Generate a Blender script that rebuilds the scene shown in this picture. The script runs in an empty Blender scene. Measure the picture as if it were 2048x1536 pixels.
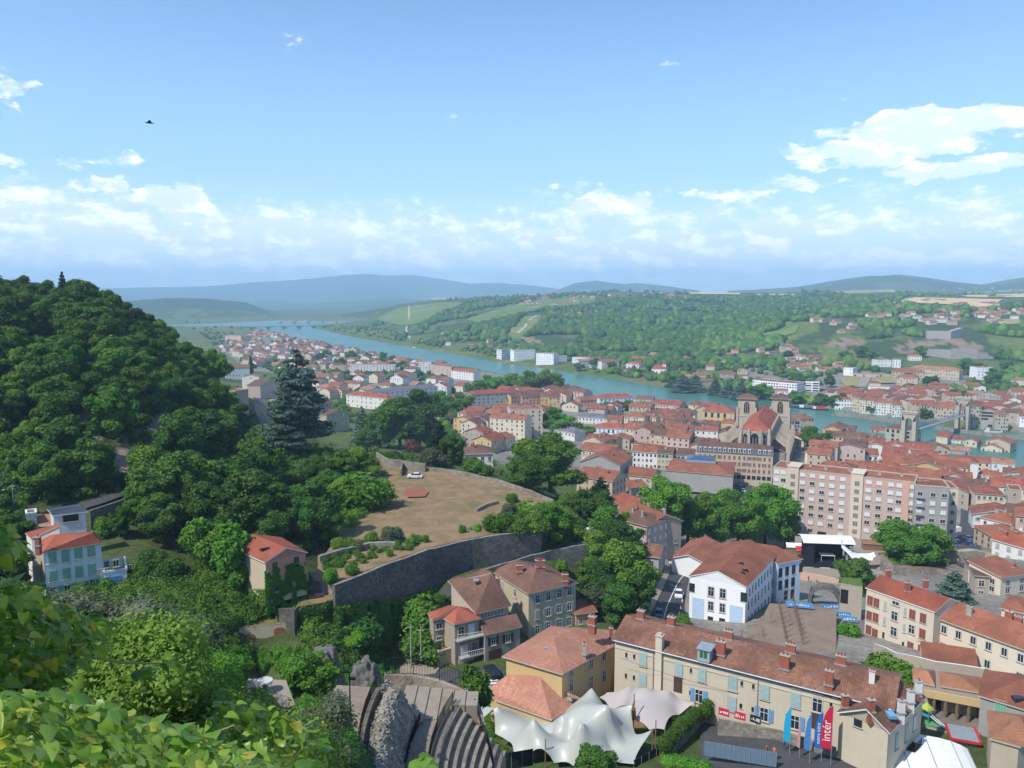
import bpy,bmesh,math,random
import numpy as np
from math import sin,cos,tan,atan,atan2,pi,sqrt,radians,exp,log
from mathutils import Vector,Matrix
from mathutils.geometry import delaunay_2d_cdt
S = bpy.context.scene
COL = S.collection
rnd = random.Random(7)
# ------------------------------------------------------------ camera, world, sun, exposure
FPX,CX,CY,PITCH,CZ = 1550.0,1024.0,768.0,radians(6.55),115.0
cam_d = bpy.data.cameras.new('camera'); cam = bpy.data.objects.new('camera',cam_d); COL.objects.link(cam)
cam.location = (0,0,CZ); cam.rotation_euler = (pi/2 - PITCH,0,0)
cam_d.sensor_width = 36; cam_d.lens = 36*FPX/2048; cam_d.clip_start = 0.1; cam_d.clip_end = 90000
S.camera = cam
SUN_AZ,SUN_EL = radians(-128),radians(50)      # clockwise from the view direction (+Y)
sv = Vector((sin(SUN_AZ)*cos(SUN_EL),cos(SUN_AZ)*cos(SUN_EL),sin(SUN_EL)))
sun_d = bpy.data.lights.new('sun','SUN'); sun = bpy.data.objects.new('sun',sun_d); COL.objects.link(sun)
sun_d.energy = 3.5; sun_d.angle = radians(0.53); sun_d.color = (1,.955,.88)
sun.rotation_euler = sv.to_track_quat('Z','Y').to_euler(); sun.location = (0,0,500)
S.view_settings.view_transform = 'Standard'; S.view_settings.look = 'None'
S.view_settings.exposure = 0.60; S.view_settings.gamma = 1
S.cycles.max_bounces = 6; S.cycles.transparent_max_bounces = 12; S.cycles.volume_bounces = 1
S.cycles.diffuse_bounces = 3; S.cycles.caustics_reflective = False; S.cycles.caustics_refractive = False
def raydir(px,py):
 u = (px-CX)/FPX; v = (CY-py)/FPX
 return (u,cos(PITCH)+v*sin(PITCH),-sin(PITCH)+v*cos(PITCH))
def azel(px,py):
 d = raydir(px,py)
 return atan2(d[0],d[1]),atan2(d[2],math.hypot(d[0],d[1]))
W = bpy.data.worlds.new('World'); S.world = W; W.use_nodes = True
nt = W.node_tree; nt.nodes.clear()
class NB:                                   # small node builder
 def __init__(s,nt): s.nt = nt
 def n(s,t,**kw):
  nd = s.nt.nodes.new(t)
  for k,v in kw.items():
   if hasattr(nd,k): setattr(nd,k,v)
  return nd
 def link(s,a,b): s.nt.links.new(a,b)
 def setin(s,nd,i,v):
  if isinstance(v,bpy.types.NodeSocket): s.link(v,nd.inputs[i])
  elif v is not None: nd.inputs[i].default_value = v
 def m(s,op,a,b=None,c=None,clamp=False):
  nd = s.nt.nodes.new('ShaderNodeMath'); nd.operation = op; nd.use_clamp = clamp
  s.setin(nd,0,a); s.setin(nd,1,b); s.setin(nd,2,c); return nd.outputs[0]
 def vm(s,op,a,b=None,out=0):
  nd = s.nt.nodes.new('ShaderNodeVectorMath'); nd.operation = op
  s.setin(nd,0,a); s.setin(nd,1,b); return nd.outputs[out]
 def noise(s,vec,scale,detail=4,rough=.5,dim='3D',out=0):
  nd = s.nt.nodes.new('ShaderNodeTexNoise'); nd.noise_dimensions = dim
  if vec is not None: s.link(vec,nd.inputs['Vector'])
  nd.inputs['Scale'].default_value = scale; nd.inputs['Detail'].default_value = detail
  nd.inputs['Roughness'].default_value = rough; return nd.outputs[out]
 def mr(s,v,a,b,c=0,d=1,smooth=True):
  nd = s.nt.nodes.new('ShaderNodeMapRange')
  if smooth: nd.interpolation_type = 'SMOOTHSTEP'
  for i,x in enumerate((v,a,b,c,d)): s.setin(nd,i,x)
  return nd.outputs[0]
 def mix(s,f,a,b,mode='MIX'):
  nd = s.nt.nodes.new('ShaderNodeMix'); nd.data_type = 'RGBA'; nd.blend_type = mode
  s.setin(nd,0,f)
  for i,x in ((6,a),(7,b)):
   if isinstance(x,(tuple,list)) and len(x) == 3: x = (*x,1)
   s.setin(nd,i,x)
  return nd.outputs[2]
 def ramp(s,f,stops):
  nd = s.nt.nodes.new('ShaderNodeValToRGB'); e = nd.color_ramp.elements
  while len(e) < len(stops): e.new(.5)
  for i,(p,c) in enumerate(stops): e[i].position = p; e[i].color = (*c,1)
  s.link(f,nd.inputs[0]); return nd.outputs[0]
 def comb(s,x,y,z):
  nd = s.nt.nodes.new('ShaderNodeCombineXYZ')
  for i,v in enumerate((x,y,z)): s.setin(nd,i,v)
  return nd.outputs[0]
 def sep(s,v):
  nd = s.nt.nodes.new('ShaderNodeSeparateXYZ'); s.link(v,nd.inputs[0]); return nd.outputs
nb = NB(nt)
tc = nb.n('ShaderNodeTexCoord')
sky = nb.n('ShaderNodeTexSky'); sky.sky_type = 'NISHITA'; sky.sun_disc = False
sky.sun_elevation = SUN_EL; sky.sun_rotation = SUN_AZ; sky.altitude = 250; sky.air_density = 1.0; sky.dust_density = 1.0; sky.ozone_density = 2.5
dx,dy,dz = nb.sep(tc.outputs['Generated'])
A_ = nb.m('ARCTAN2',dx,dy)                           # azimuth
E_ = nb.m('ARCSINE',dz)                               # elevation
# wispy fbm stretched along the horizon
vec = nb.comb(A_,nb.m('MULTIPLY',E_,2.0),0.0)
n1 = nb.noise(vec,5.0,9,.62)
n2 = nb.noise(vec,22.0,8,.6)
vec_up = nb.comb(nb.m('ADD',A_,0.012),nb.m('MULTIPLY',nb.m('ADD',E_,0.010),2.0),0.0)
n2u = nb.noise(vec_up,22.0,6,.6)
wc = nb.sep(nb.noise(vec,16.0,6,.6,out=1)); A2 = nb.m('ADD',A_,nb.m('MULTIPLY',nb.m('SUBTRACT',wc[0],.5),.16)); E2 = nb.m('ADD',E_,nb.m('MULTIPLY',nb.m('SUBTRACT',wc[1],.5),.055))
# placed clouds: (px, py, half width px, half height px, strength)
CL = [(500,548,560,24,.8),(1500,540,620,30,.85),(1000,560,900,16,.75),(1900,250,250,50,1.1),(1780,290,200,26,.9),(1960,330,170,32,1.0),(1720,320,100,20,.8),
 (1480,392,90,15,.75),(1590,372,80,18,.7),(1215,405,90,26,.85),(1060,470,60,18,1.05),
 (1340,490,100,24,1.0),(1250,520,160,30,.8),(1565,465,90,28,1.0),(1760,500,70,22,.85),(1980,424,36,15,1.0),(2000,510,90,24,.85),
 (335,394,72,18,1.05),(205,370,50,13,.9),(215,318,60,12,.6),(25,178,60,18,.75),(20,325,60,10,.5),(15,145,30,8,.6),
 (120,430,230,50,.85),(450,465,240,40,.85),(620,470,80,34,.9),(790,440,160,18,.55),(860,510,70,20,.7),(1150,365,40,9,.6),
 (1310,134,36,8,.5),(1680,206,36,8,.4),(895,245,36,14,.45),(570,72,30,14,.35),(690,385,26,8,.5),(1080,505,80,20,.6),
 (1700,455,110,12,.5),(1350,380,20,14,.4),(640,545,160,14,.6),(900,545,300,16,.45)]
dens = None
for (px,py,hw,hh,st) in CL:
 a,e = azel(px,py); a2,e2 = azel(px+hw,py-hh*1.35)
 ra,re = abs(a2-a)*1.25,abs(e2-e)*1.0
 da = nb.m('DIVIDE',nb.m('SUBTRACT',A2,a),ra); de = nb.m('DIVIDE',nb.m('SUBTRACT',E2,e),re)
 q = nb.m('ADD',nb.m('MULTIPLY',da,da),nb.m('MULTIPLY',de,de))
 g = nb.m('MULTIPLY',nb.mr(q,0.0,1.7,1.0,0.0),st)
 dens = g if dens is None else nb.m('MAXIMUM',dens,g)
# broad veil of small cumulus close to the horizon
veil = nb.m('MULTIPLY',nb.mr(E_,radians(-1.5),radians(1.0)),nb.mr(E_,radians(5),radians(9.5),1.0,0.0))
dens = nb.m('MAXIMUM',dens,nb.m('MULTIPLY',veil,.58))
n3 = nb.noise(vec,85.0,6,.6)
turb = nb.m('ADD',nb.m('ADD',nb.m('MULTIPLY',n1,1.0),nb.m('MULTIPLY',n2,1.3)),nb.m('MULTIPLY',n3,.6))
thr = nb.m('SUBTRACT',nb.m('ADD',dens,turb),1.84)
mask = nb.mr(thr,-0.02,0.46)
lit = nb.mr(nb.m('ADD',nb.m('SUBTRACT',n2,n2u),nb.m('MULTIPLY',thr,-.15)),-.10,.07,0.0,1.0)
ccol = nb.mix(lit,(6.6,7.2,8.0),(10.0,9.8,9.6))
hz = nb.mr(E_,radians(-1),radians(26),1.0,0.0)
base = nb.mix(nb.m('MULTIPLY',hz,.55),sky.outputs[0],(5.1,6.6,8.8))
base = nb.mix(nb.m('MULTIPLY',nb.mr(E_,radians(-1),radians(9),1.0,0.0),.70),base,(11.8,9.7,8.7))
SKYTINT = nb.mix(1.0,base,(.79,.965,1.11),'MULTIPLY')
skyc = nb.mix(nb.m('MULTIPLY',mask,.84),SKYTINT,ccol)
bg = nb.n('ShaderNodeBackground'); nb.link(skyc,bg.inputs[0]); bg.inputs[1].default_value = 0.114
wo = nb.n('ShaderNodeOutputWorld'); nb.link(bg.outputs[0],wo.inputs[0])
# ------------------------------------------------------------ helpers
def tag(o,label=None,cat=None,group=None,kind=None):
 if label: o['label'] = label
 if cat: o['category'] = cat
 if group: o['group'] = group
 if kind: o['kind'] = kind
 return o
def empty(name,loc,rz=0,label=None,cat=None,group=None,kind=None):
 o = bpy.data.objects.new(name,None); COL.objects.link(o); o.location = loc; o.rotation_euler = (0,0,rz)
 o.empty_display_size = .5
 return tag(o,label,cat,group,kind)
class MB:
 """collects faces, builds ONE mesh"""
 def __init__(s): s.v = []; s.f = []; s.mi = []; s.uv = []
 def face(s,pts,mi=0,uv=None):
  i = len(s.v); s.v += [tuple(p) for p in pts]; s.f.append(tuple(range(i,i+len(pts)))); s.mi.append(mi)
  if uv is None: uv = MB.autouv(pts)
  s.uv += uv
 @staticmethod
 def autouv(pts):
  a = Vector(pts[0]); n = Vector((0,0,0)); k = len(pts)
  for i in range(k):
   p,q = Vector(pts[i]),Vector(pts[(i+1) % k]); n += p.cross(q)
  if n.length < 1e-9: return [(0,0)]*k
  n.normalize()
  t = Vector((0,0,1)).cross(n)
  t = Vector((1,0,0)) if t.length < .05 else t.normalized()
  b = n.cross(t)
  return [(Vector(p).dot(t),Vector(p).dot(b)) for p in pts]
 def box(s,x0,x1,y0,y1,z0,z1,mi=0,M=None):
  p = [(x0,y0,z0),(x1,y0,z0),(x1,y1,z0),(x0,y1,z0),(x0,y0,z1),(x1,y0,z1),(x1,y1,z1),(x0,y1,z1)]
  if M is not None: p = [tuple(M @ Vector(q)) for q in p]
  for f in ((0,3,2,1),(4,5,6,7),(0,1,5,4),(1,2,6,5),(2,3,7,6),(3,0,4,7)): s.face([p[i] for i in f],mi)
 def prism(s,poly,z0,z1,mi=0,top=True,bottom=False,mtop=None):
  n = len(poly)
  ar = sum(poly[i][0]*poly[(i+1)%n][1]-poly[(i+1)%n][0]*poly[i][1] for i in range(n))
  if ar < 0: poly = poly[::-1]
  zz1 = z1 if isinstance(z1,(list,tuple)) else None
  for i in range(n):
   a,b = poly[i],poly[(i+1) % n]
   s.face([(a[0],a[1],z0),(b[0],b[1],z0),(b[0],b[1],z1),(a[0],a[1],z1)],mi)
  if top: s.face([(p[0],p[1],z1) for p in poly],mi if mtop is None else mtop)
  if bottom: s.face([(p[0],p[1],z0) for p in poly[::-1]],mi)
 def tube(s,pts,r,n=8,mi=0,caps=True):
  pts = [Vector(p) for p in pts]; rs = r if isinstance(r,(list,tuple)) else [r]*len(pts)
  rings = []
  for i,p in enumerate(pts):
   d = (pts[min(i+1,len(pts)-1)]-pts[max(i-1,0)]).normalized()
   a = d.cross(Vector((0,0,1)))
   a = Vector((1,0,0)) if a.length < .05 else a.normalized()
   b = d.cross(a)
   rings.append([p+(a*cos(2*pi*k/n)+b*sin(2*pi*k/n))*rs[i] for k in range(n)])
  for i in range(len(rings)-1):
   for k in range(n):
    s.face([rings[i][k],rings[i+1][k],rings[i+1][(k+1)%n],rings[i][(k+1)%n]],mi,[(0,0)]*4)
  if caps:
   s.face(rings[0],mi); s.face(rings[-1][::-1],mi)
 def lathe(s,prof,n=16,c=(0,0,0),mi=0):
  for (r0,z0),(r1,z1) in zip(prof[:-1],prof[1:]):
   for k in range(n):
    a,b = 2*pi*k/n,2*pi*(k+1)/n
    q = [(c[0]+r0*cos(a),c[1]+r0*sin(a),c[2]+z0),(c[0]+r0*cos(b),c[1]+r0*sin(b),c[2]+z0),
     (c[0]+r1*cos(b),c[1]+r1*sin(b),c[2]+z1),(c[0]+r1*cos(a),c[1]+r1*sin(a),c[2]+z1)]
    if r0 < 1e-4: q = q[1:]
    elif r1 < 1e-4: q = q[:3]
    s.face(q,mi)
 def add(s,o,M=None):
  i = len(s.v); s.v += [tuple(M @ Vector(p)) for p in o.v] if M is not None else o.v
  s.f += [tuple(j+i for j in f) for f in o.f]; s.mi += o.mi; s.uv += o.uv
 def mesh(s,name,mats,smooth=False,weld=False):
  me = bpy.data.meshes.new(name); me.from_pydata(s.v,[],s.f)
  for m in (mats if isinstance(mats,(list,tuple)) else [mats]): me.materials.append(m)
  me.polygons.foreach_set('material_index',s.mi)
  ul = me.uv_layers.new(name='UVMap'); ul.data.foreach_set('uv',np.array(s.uv,dtype=np.float32).ravel())
  if weld:
   bm = bmesh.new(); bm.from_mesh(me); bmesh.ops.remove_doubles(bm,verts=bm.verts,dist=1e-4); bm.to_mesh(me); bm.free()
  if smooth: me.polygons.foreach_set('use_smooth',[True]*len(me.polygons))
  me.update(); return me
 def build(s,name,mats,parent=None,smooth=False,weld=False,loc=None):
  return mobj(name,s.mesh(name,mats,smooth,weld),parent,loc)
def mobj(name,me,parent=None,loc=None):
 o = bpy.data.objects.new(name,me); COL.objects.link(o)
 if parent is not None: o.parent = parent
 if loc is not None: o.location = loc
 return o
def np_mesh(name,V,F,mats,mi=None,attrs=None,smooth=False):
 """fast mesh from numpy; F is (n,3) or (n,4)"""
 me = bpy.data.meshes.new(name); V = np.asarray(V,dtype=np.float32); F = np.asarray(F,dtype=np.int32)
 me.vertices.add(len(V)); me.vertices.foreach_set('co',V.ravel())
 k = F.shape[1]; me.loops.add(F.size); me.loops.foreach_set('vertex_index',F.ravel())
 me.polygons.add(len(F)); me.polygons.foreach_set('loop_start',np.arange(0,F.size,k,dtype=np.int32))
 try: me.polygons.foreach_set('loop_total',np.full(len(F),k,dtype=np.int32))
 except Exception: pass
 for m in (mats if isinstance(mats,(list,tuple)) else [mats]): me.materials.append(m)
 if mi is not None: me.polygons.foreach_set('material_index',np.asarray(mi,dtype=np.int32))
 if smooth: me.polygons.foreach_set('use_smooth',np.ones(len(F),dtype=bool))
 me.update(calc_edges=True); me.validate()
 if attrs:
  for nm,arr in attrs.items():
   a = me.attributes.new(nm,'FLOAT_COLOR' if arr.ndim == 2 else 'FLOAT','POINT')
   a.data.foreach_set('color' if arr.ndim == 2 else 'value',arr.astype(np.float32).ravel())
 return me
def copy_tree(o,parent=None,depth=0):
 c = o.copy(); COL.objects.link(c); c.parent = parent
 for ch in o.children: copy_tree(ch,c,depth+1)
 return c
# ------------------------------------------------------------ materials
_mats = {}
def newmat(name):
 m = bpy.data.materials.new(name); m.use_nodes = True; m.node_tree.nodes.clear(); return m,NB(m.node_tree)
def finish(m,b,col,rough=.8,bump=None,bdist=.02,metal=0,spec=.3,transl=None,alpha=None,emit=None):
 p = b.n('ShaderNodeBsdfPrincipled')
 b.setin(p,'Base Color',(*col,1) if isinstance(col,tuple) and len(col) == 3 else col)
 b.setin(p,'Roughness',rough); b.setin(p,'Metallic',metal); b.setin(p,'Specular IOR Level',spec)
 if bump is not None:
  bp = b.n('ShaderNodeBump'); b.link(bump,bp.inputs['Height']); bp.inputs['Distance'].default_value = bdist
  bp.inputs['Strength'].default_value = .7; b.link(bp.outputs[0],p.inputs['Normal'])
 out = p.outputs[0]
 if transl is not None:
  t = b.n('ShaderNodeBsdfTranslucent'); b.setin(t,0,transl[1] if not isinstance(transl[1],tuple) else (*transl[1],1))
  mx = b.n('ShaderNodeMixShader'); mx.inputs[0].default_value = transl[0]
  b.link(out,mx.inputs[1]); b.link(t.outputs[0],mx.inputs[2]); out = mx.outputs[0]
 o = b.n('ShaderNodeOutputMaterial'); b.link(out,o.inputs[0]); return m
def simple(name,col,rough=.7,var=.12,scale=3.0,metal=0,spec=.3,bump=0):
 if name in _mats: return _mats[name]
 m,b = newmat(name); t = b.n('ShaderNodeTexCoord')
 n = b.noise(t.outputs['Object'],scale,5,.6)
 f = b.mr(n,.25,.75,1-var,1+var,False)
 v = b.n('ShaderNodeHueSaturation'); v.inputs['Color'].default_value = (*col,1); b.link(f,v.inputs['Value'])
 finish(m,b,v.outputs[0],rough,n if bump else None,bump,metal,spec); _mats[name] = m; return m
def wallmat(name,col,stain=.25,rough=.9):
 """rendered wall: blotches, rain streaks, damp foot"""
 if name in _mats: return _mats[name]
 m,b = newmat(name); t = b.n('ShaderNodeTexCoord'); g = b.n('ShaderNodeNewGeometry'); oi = b.n('ShaderNodeObjectInfo')
 pos = b.vm('ADD',t.outputs['Object'],b.vm('SCALE',oi.outputs['Random'],None)) if False else t.outputs['Object']
 n1 = b.noise(pos,.35,5,.6); n2 = b.noise(pos,6,4,.6)
 x,y,z = b.sep(pos)
 st = b.noise(b.comb(b.m('MULTIPLY',x,1.6),b.m('MULTIPLY',y,1.6),b.m('MULTIPLY',z,.12)),1.0,5,.65)
 k = b.m('ADD',b.m('MULTIPLY',b.mr(n1,.3,.7),.6),b.m('MULTIPLY',b.mr(st,.45,.75),.6))
 c = b.mix(b.m('MULTIPLY',k,stain,clamp=True),col,tuple(q*.55 for q in col))
 c = b.mix(b.mr(n2,.35,.7,0,.12),c,tuple(q*.8 for q in col))
 tint = b.mr(oi.outputs['Random'],0,1,.9,1.06,False)
 v = b.n('ShaderNodeHueSaturation'); b.link(c,v.inputs['Color']); b.link(tint,v.inputs['Value'])
 finish(m,b,v.outputs[0],rough,n2,.01,0,.15); _mats[name] = m; return m
def roofmat(name,cols,tile=.22,row=.36,lich=.25,patch=.62):
 """tiles by uv in metres (u along the eave, v up the slope)"""
 if name in _mats: return _mats[name]
 m,b = newmat(name); uvn = b.n('ShaderNodeUVMap'); uvn.uv_map = 'UVMap'; uv = uvn.outputs[0]; oi = b.n('ShaderNodeObjectInfo')
 u,v,_ = b.sep(uv)
 cu = b.m('FLOOR',b.m('DIVIDE',u,tile)); cv = b.m('FLOOR',b.m('DIVIDE',v,row))
 wn = b.n('ShaderNodeTexWhiteNoise'); wn.noise_dimensions = '3D'; b.link(b.comb(cu,cv,oi.outputs['Random']),wn.inputs[0])
 off = b.vm('ADD',uv,b.comb(b.m('MULTIPLY',oi.outputs['Random'],57.0),0.0,0.0))
 n1 = b.noise(off,.16,5,.65); n2 = b.noise(off,1.3,4,.6)
 c = b.ramp(wn.outputs[0],[(i/(len(cols)-1),cc) for i,cc in enumerate(cols)])
 mean = tuple(sum(cc[k] for cc in cols)/len(cols) for k in range(3))
 c = b.mix(.35,c,mean)
 c = b.mix(b.mr(n1,.38,.62,0,.75),c,tuple(q*patch for q in mean))
 c = b.mix(b.mr(n2,.52,.72,0,lich),c,(.20,.17,.14))
 fr = b.m('FRACT',b.m('DIVIDE',u,tile)); hu = b.m('SINE',b.m('MULTIPLY',fr,pi))
 fv = b.m('FRACT',b.m('DIVIDE',v,row))
 groove = b.mr(hu,0,.45,.55,1.0)
 rowl = b.mr(fv,0,.14,.72,1.0)
 vv = b.m('MULTIPLY',b.m('MULTIPLY',groove,rowl),b.mr(oi.outputs['Random'],0,1,.84,1.12,False))
 h = b.n('ShaderNodeHueSaturation'); b.link(c,h.inputs['Color']); b.link(vv,h.inputs['Value'])
 finish(m,b,h.outputs[0],.85,b.m('ADD',hu,b.m('MULTIPLY',fv,-.3)),.05,0,.2); _mats[name] = m; return m
def leafmat(name,dark,light,transl=.28,rough=.6,scale=.35,yell=None):
 if name in _mats: return _mats[name]
 m,b = newmat(name); g = b.n('ShaderNodeNewGeometry'); oi = b.n('ShaderNodeObjectInfo')
 t = b.n('ShaderNodeTexCoord')
 n = b.noise(b.vm('ADD',t.outputs['Object'],b.comb(b.m('MULTIPLY',oi.outputs['Random'],31.0),0.0,0.0)),scale,3,.6)
 f = b.m('ADD',b.m('MULTIPLY',g.outputs['Random Per Island'],.5),b.m('MULTIPLY',b.mr(n,.3,.7),.5))
 c = b.mix(f,dark,light)
 if yell: c = b.mix(b.mr(g.outputs['Random Per Island'],.90,.96),c,yell)
 h = b.n('ShaderNodeHueSaturation'); b.link(c,h.inputs['Color'])
 b.link(b.mr(oi.outputs['Random'],0,1,.75,1.3,False),h.inputs['Value'])
 b.link(b.mr(b.m('FRACT',b.m('MULTIPLY',oi.outputs['Random'],7.3)),0,1,.485,.515,False),h.inputs['Hue'])
 finish(m,b,h.outputs[0],rough,None,0,0,.08,(transl,h.outputs[0])); _mats[name] = m; return m
# ------------------------------------------------------------ pixel <-> world
def P(px,py,z):
 d = raydir(px,py); t = (z-CZ)/d[2]
 return Vector((d[0]*t,d[1]*t,z))
def PR(px,py,y):
 """point of the view ray at forward distance y"""
 d = raydir(px,py); t = y/d[1]
 return Vector((d[0]*t,y,CZ+d[2]*t))
# ------------------------------------------------------------ terrain
TCOL = {
-300: [(3,111),(10,109),(60,85),(110,68),(150,72),(200,95),(320,128),(600,120),(1200,60),(3000,5)],
0: [(3,111),(10,108),(20,101),(40,91),(75,76),(105,67),(140,68),(160,73),(200,88),(300,110),(450,106),(900,60),(2000,8),(3000,4)],
150: [(20,101),(45,89),(75,76),(105,66),(130,66),(155,72),(180,80),(240,100),(300,108),(420,101),(900,50),(1800,8)],
250: [(20,101),(40,92),(75,76),(105,66),(130,66),(155,71),(175,76),(220,90),(290,103),(400,98),(800,40),(1500,8)],
400: [(3,111),(20,100),(45,90),(75,78),(100,66),(130,64),(160,66),(200,72),(250,80),(320,80),(450,60),(700,26),(1200,8),(2500,3)],
500: [(20,100),(50,88.5),(75,76),(95,62),(112,53),(123,53),(129,60.5),(160,64),(200,64),(240,66),(290,66),(350,63),(425,58),(600,35),(900,12),(2500,3)],
600: [(20,100),(45,88),(58,81),(75,70),(95,56),(115,53),(124,56),(131,60.3),(160,64),(200,66),(230,67),(260,64),(350,45),(500,22),(800,10),(1500,4)],
740: [(3,111),(20,100),(45,84),(54,81),(60,79),(70,77),(76,74),(82,62),(95,52),(120,50),(142,49),(152,56),(165,60),(240,62),(300,52),(400,30),(500,18),(800,8),(1500,4)],
900: [(20,100),(40,86),(50,75),(57,72),(64,72),(71,72),(80,58),(98,51),(125,49),(134,50),(142,51),(148,56.5),(155,58),(168,59),(185,60),(230,62),(260,60),(320,45),(400,28),(500,18),(640,14),(1000,5)],
1000: [(20,99),(50,78),(60,70),(80,57),(100,51),(130,50),(146,51),(152,57),(163,58.3),(175,60),(230,60),(260,55),(320,42),(400,27),(500,18),(640,14),(1000,5)],
1100: [(3,111),(20,98),(50,78),(60,68),(80,56),(105,51),(125,50),(147,50),(155,54),(162,58),(178,58.3),(190,57),(205,55),(235,53),(260,48),(300,38),(350,26),(450,18),(700,12),(950,4)],
1350: [(20,96),(50,75),(80,57),(105,52),(130,49),(165,45),(219,38),(260,32),(300,26),(400,18),(500,15),(700,8)],
1600: [(3,111),(20,95),(50,72),(80,56),(105,54),(130,50),(160,47),(200,38),(230,32),(266,26),(350,20),(500,14),(700,6)],
1900: [(20,95),(50,72),(85,54),(115,52),(160,46),(200,38),(245,32),(282,24),(400,16),(550,6)],
2350: [(3,111),(20,95),(50,72),(90,54),(130,48),(200,40),(300,26),(500,8)]}
TFAR = {
720: [(2500,2),(3200,15),(4500,5)],550: [(3500,3),(6000,4)],300: [(3500,5),(6000,8)],
800: [(1800,4),(2700,40),(3200,75),(3800,68),(5500,20)],
900: [(1580,6),(2200,45),(3000,85),(3500,97),(5000,60)],
1050: [(1380,8),(1900,52),(2600,96),(3200,110),(4500,108)],
1200: [(1230,6),(1400,15),(2000,58),(2800,110),(3300,120),(4500,118)],
1400: [(1060,6),(1300,16),(1500,38),(1700,40),(2200,70),(2800,110),(3300,122),(4500,120)],
1600: [(900,5),(1200,16),(1500,66),(1800,62),(2300,86),(2800,113),(3300,124),(4500,122)],
1800: [(760,5),(1000,12),(1200,24),(1350,50),(1600,78),(1900,97),(2500,111),(3300,121),(4500,122)],
2000: [(720,5),(1000,12),(1200,30),(1350,55),(1600,84),(1950,99),(2600,110),(3300,116),(5000,120)],
2350: [(700,6),(1000,14),(1200,34),(1600,86),(2000,102),(3300,118)]}
def azp(px): return atan2((px-CX)/FPX,cos(PITCH))
cp = []
for D in (TCOL,TFAR):
 for px,L in D.items():
  for r,z in L: cp.append((azp(px),log(r/cos(azp(px))),z))   # r is the forward distance
for px in (-500,300,1200,2600): cp.append((azp(px),log(45000),0))
for px in (-500,100,500): cp.append((azp(px),log(9000),5))
for px in (800,1200,1700,2500): cp.append((azp(px),log(9000),60))
cp = np.array(cp); KA = 1.6
def _feat(a,l): return np.stack([a*KA,l],-1)
X = _feat(cp[:,0],cp[:,1])
D_ = np.sqrt(((X[:,None]-X[None])**2).sum(-1)+1e-4)
n_ = len(X); Am = np.zeros((n_+3,n_+3)); Am[:n_,:n_] = D_+np.eye(n_)*-1e-3
Am[:n_,n_] = 1; Am[:n_,n_+1:] = X; Am[n_,:n_] = 1; Am[n_+1:,:n_] = X.T
wts = np.linalg.solve(Am,np.concatenate([cp[:,2],np.zeros(3)]))
NA,NR = 561,620
AZ = np.linspace(radians(-62),radians(62),NA); LR = np.linspace(log(3),log(19200),NR)
G_A,G_L = np.meshgrid(AZ,LR,indexing='ij')
H = np.zeros((NA,NR))
for i in range(NA):
 q = _feat(G_A[i],G_L[i]); d = np.sqrt(((q[:,None]-X[None])**2).sum(-1)+1e-4)
 H[i] = d @ wts[:n_] + wts[n_] + q @ wts[n_+1:]
R_ = np.exp(G_L); XW = R_*np.sin(G_A); YW = R_*np.cos(G_A)
def vnoise(x,y,seed=0):
 xi = np.floor(x).astype(np.int64); yi = np.floor(y).astype(np.int64); fx = x-xi; fy = y-yi
 fx = fx*fx*(3-2*fx); fy = fy*fy*(3-2*fy)
 def h(a,b):
  k = (a*374761393+b*668265263+seed*974711) & 0x7fffffff
  k = ((k ^ (k >> 13))*1274126177) & 0x7fffffff
  return ((k ^ (k >> 16)) & 0xffff)/65535.0
 return (h(xi,yi)*(1-fx)+h(xi+1,yi)*fx)*(1-fy)+(h(xi,yi+1)*(1-fx)+h(xi+1,yi+1)*fx)*fy
def fbm(x,y,oct=4,seed=0):
 s = 0; a = .5
 for k in range(oct): s = s+a*vnoise(x*2**k+17*k,y*2**k-9*k,seed+k); a *= .5
 return s
# far relief noise on hills
H = H+(fbm(XW/420,YW/420,4,3)-.47)*np.clip((R_-1300)/1500,0,1)*np.clip(H/70,0,1)*26
def ridge(pts,r,w,wfront=None,nz=6):
 global H
 az = np.array([azp(p[0]) for p in pts]); zc = []
 for p in pts:
  a,e = azel(*p); zc.append(CZ+tan(e)*r)
 z = np.interp(G_A,az,zc,left=zc[0]-r*.02,right=zc[-1]-r*.02)
 d = G_L-log(r)
 ww = np.where(d < 0,wfront or w,w)
 zz = z*np.exp(-(d/ww)**2)+(fbm(G_A*90,G_L*22,4,int(r))-.47)*nz*(r/1000)*np.exp(-(d/ww)**2)*(.25+np.clip(np.abs(d)/ww,0,.75))
 H = np.maximum(H,zz)
ridge([(150,606),(250,604),(340,596),(430,597),(500,606),(535,620),(565,638),(600,652)],4800,.18,.16)
ridge([(380,655),(540,622),(640,606),(760,599),(850,598),(960,600),(1080,600)],8500,.25,.28,3)
ridge([(-300,585),(0,580),(250,576),(420,573),(500,566),(545,563),(590,561),(650,555),(700,551),(735,548),(780,552),(830,550),(860,555),(900,561),(940,567),(1000,566),(1060,571),(1100,576),(1160,584)],14500,.22,.3,4)
ridge([(1090,592),(1125,575),(1150,566),(1190,561),(1215,565),(1245,568),(1270,566),(1320,571),(1400,582)],9500,.16,.2,3)
ridge([(1450,582),(1580,575),(1620,569),(1650,563),(1720,553),(1790,550),(1850,557),(1900,565),(1950,569),(2000,560),(2048,553),(2200,545),(2500,560)],6800,.2,.28,3)
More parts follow.
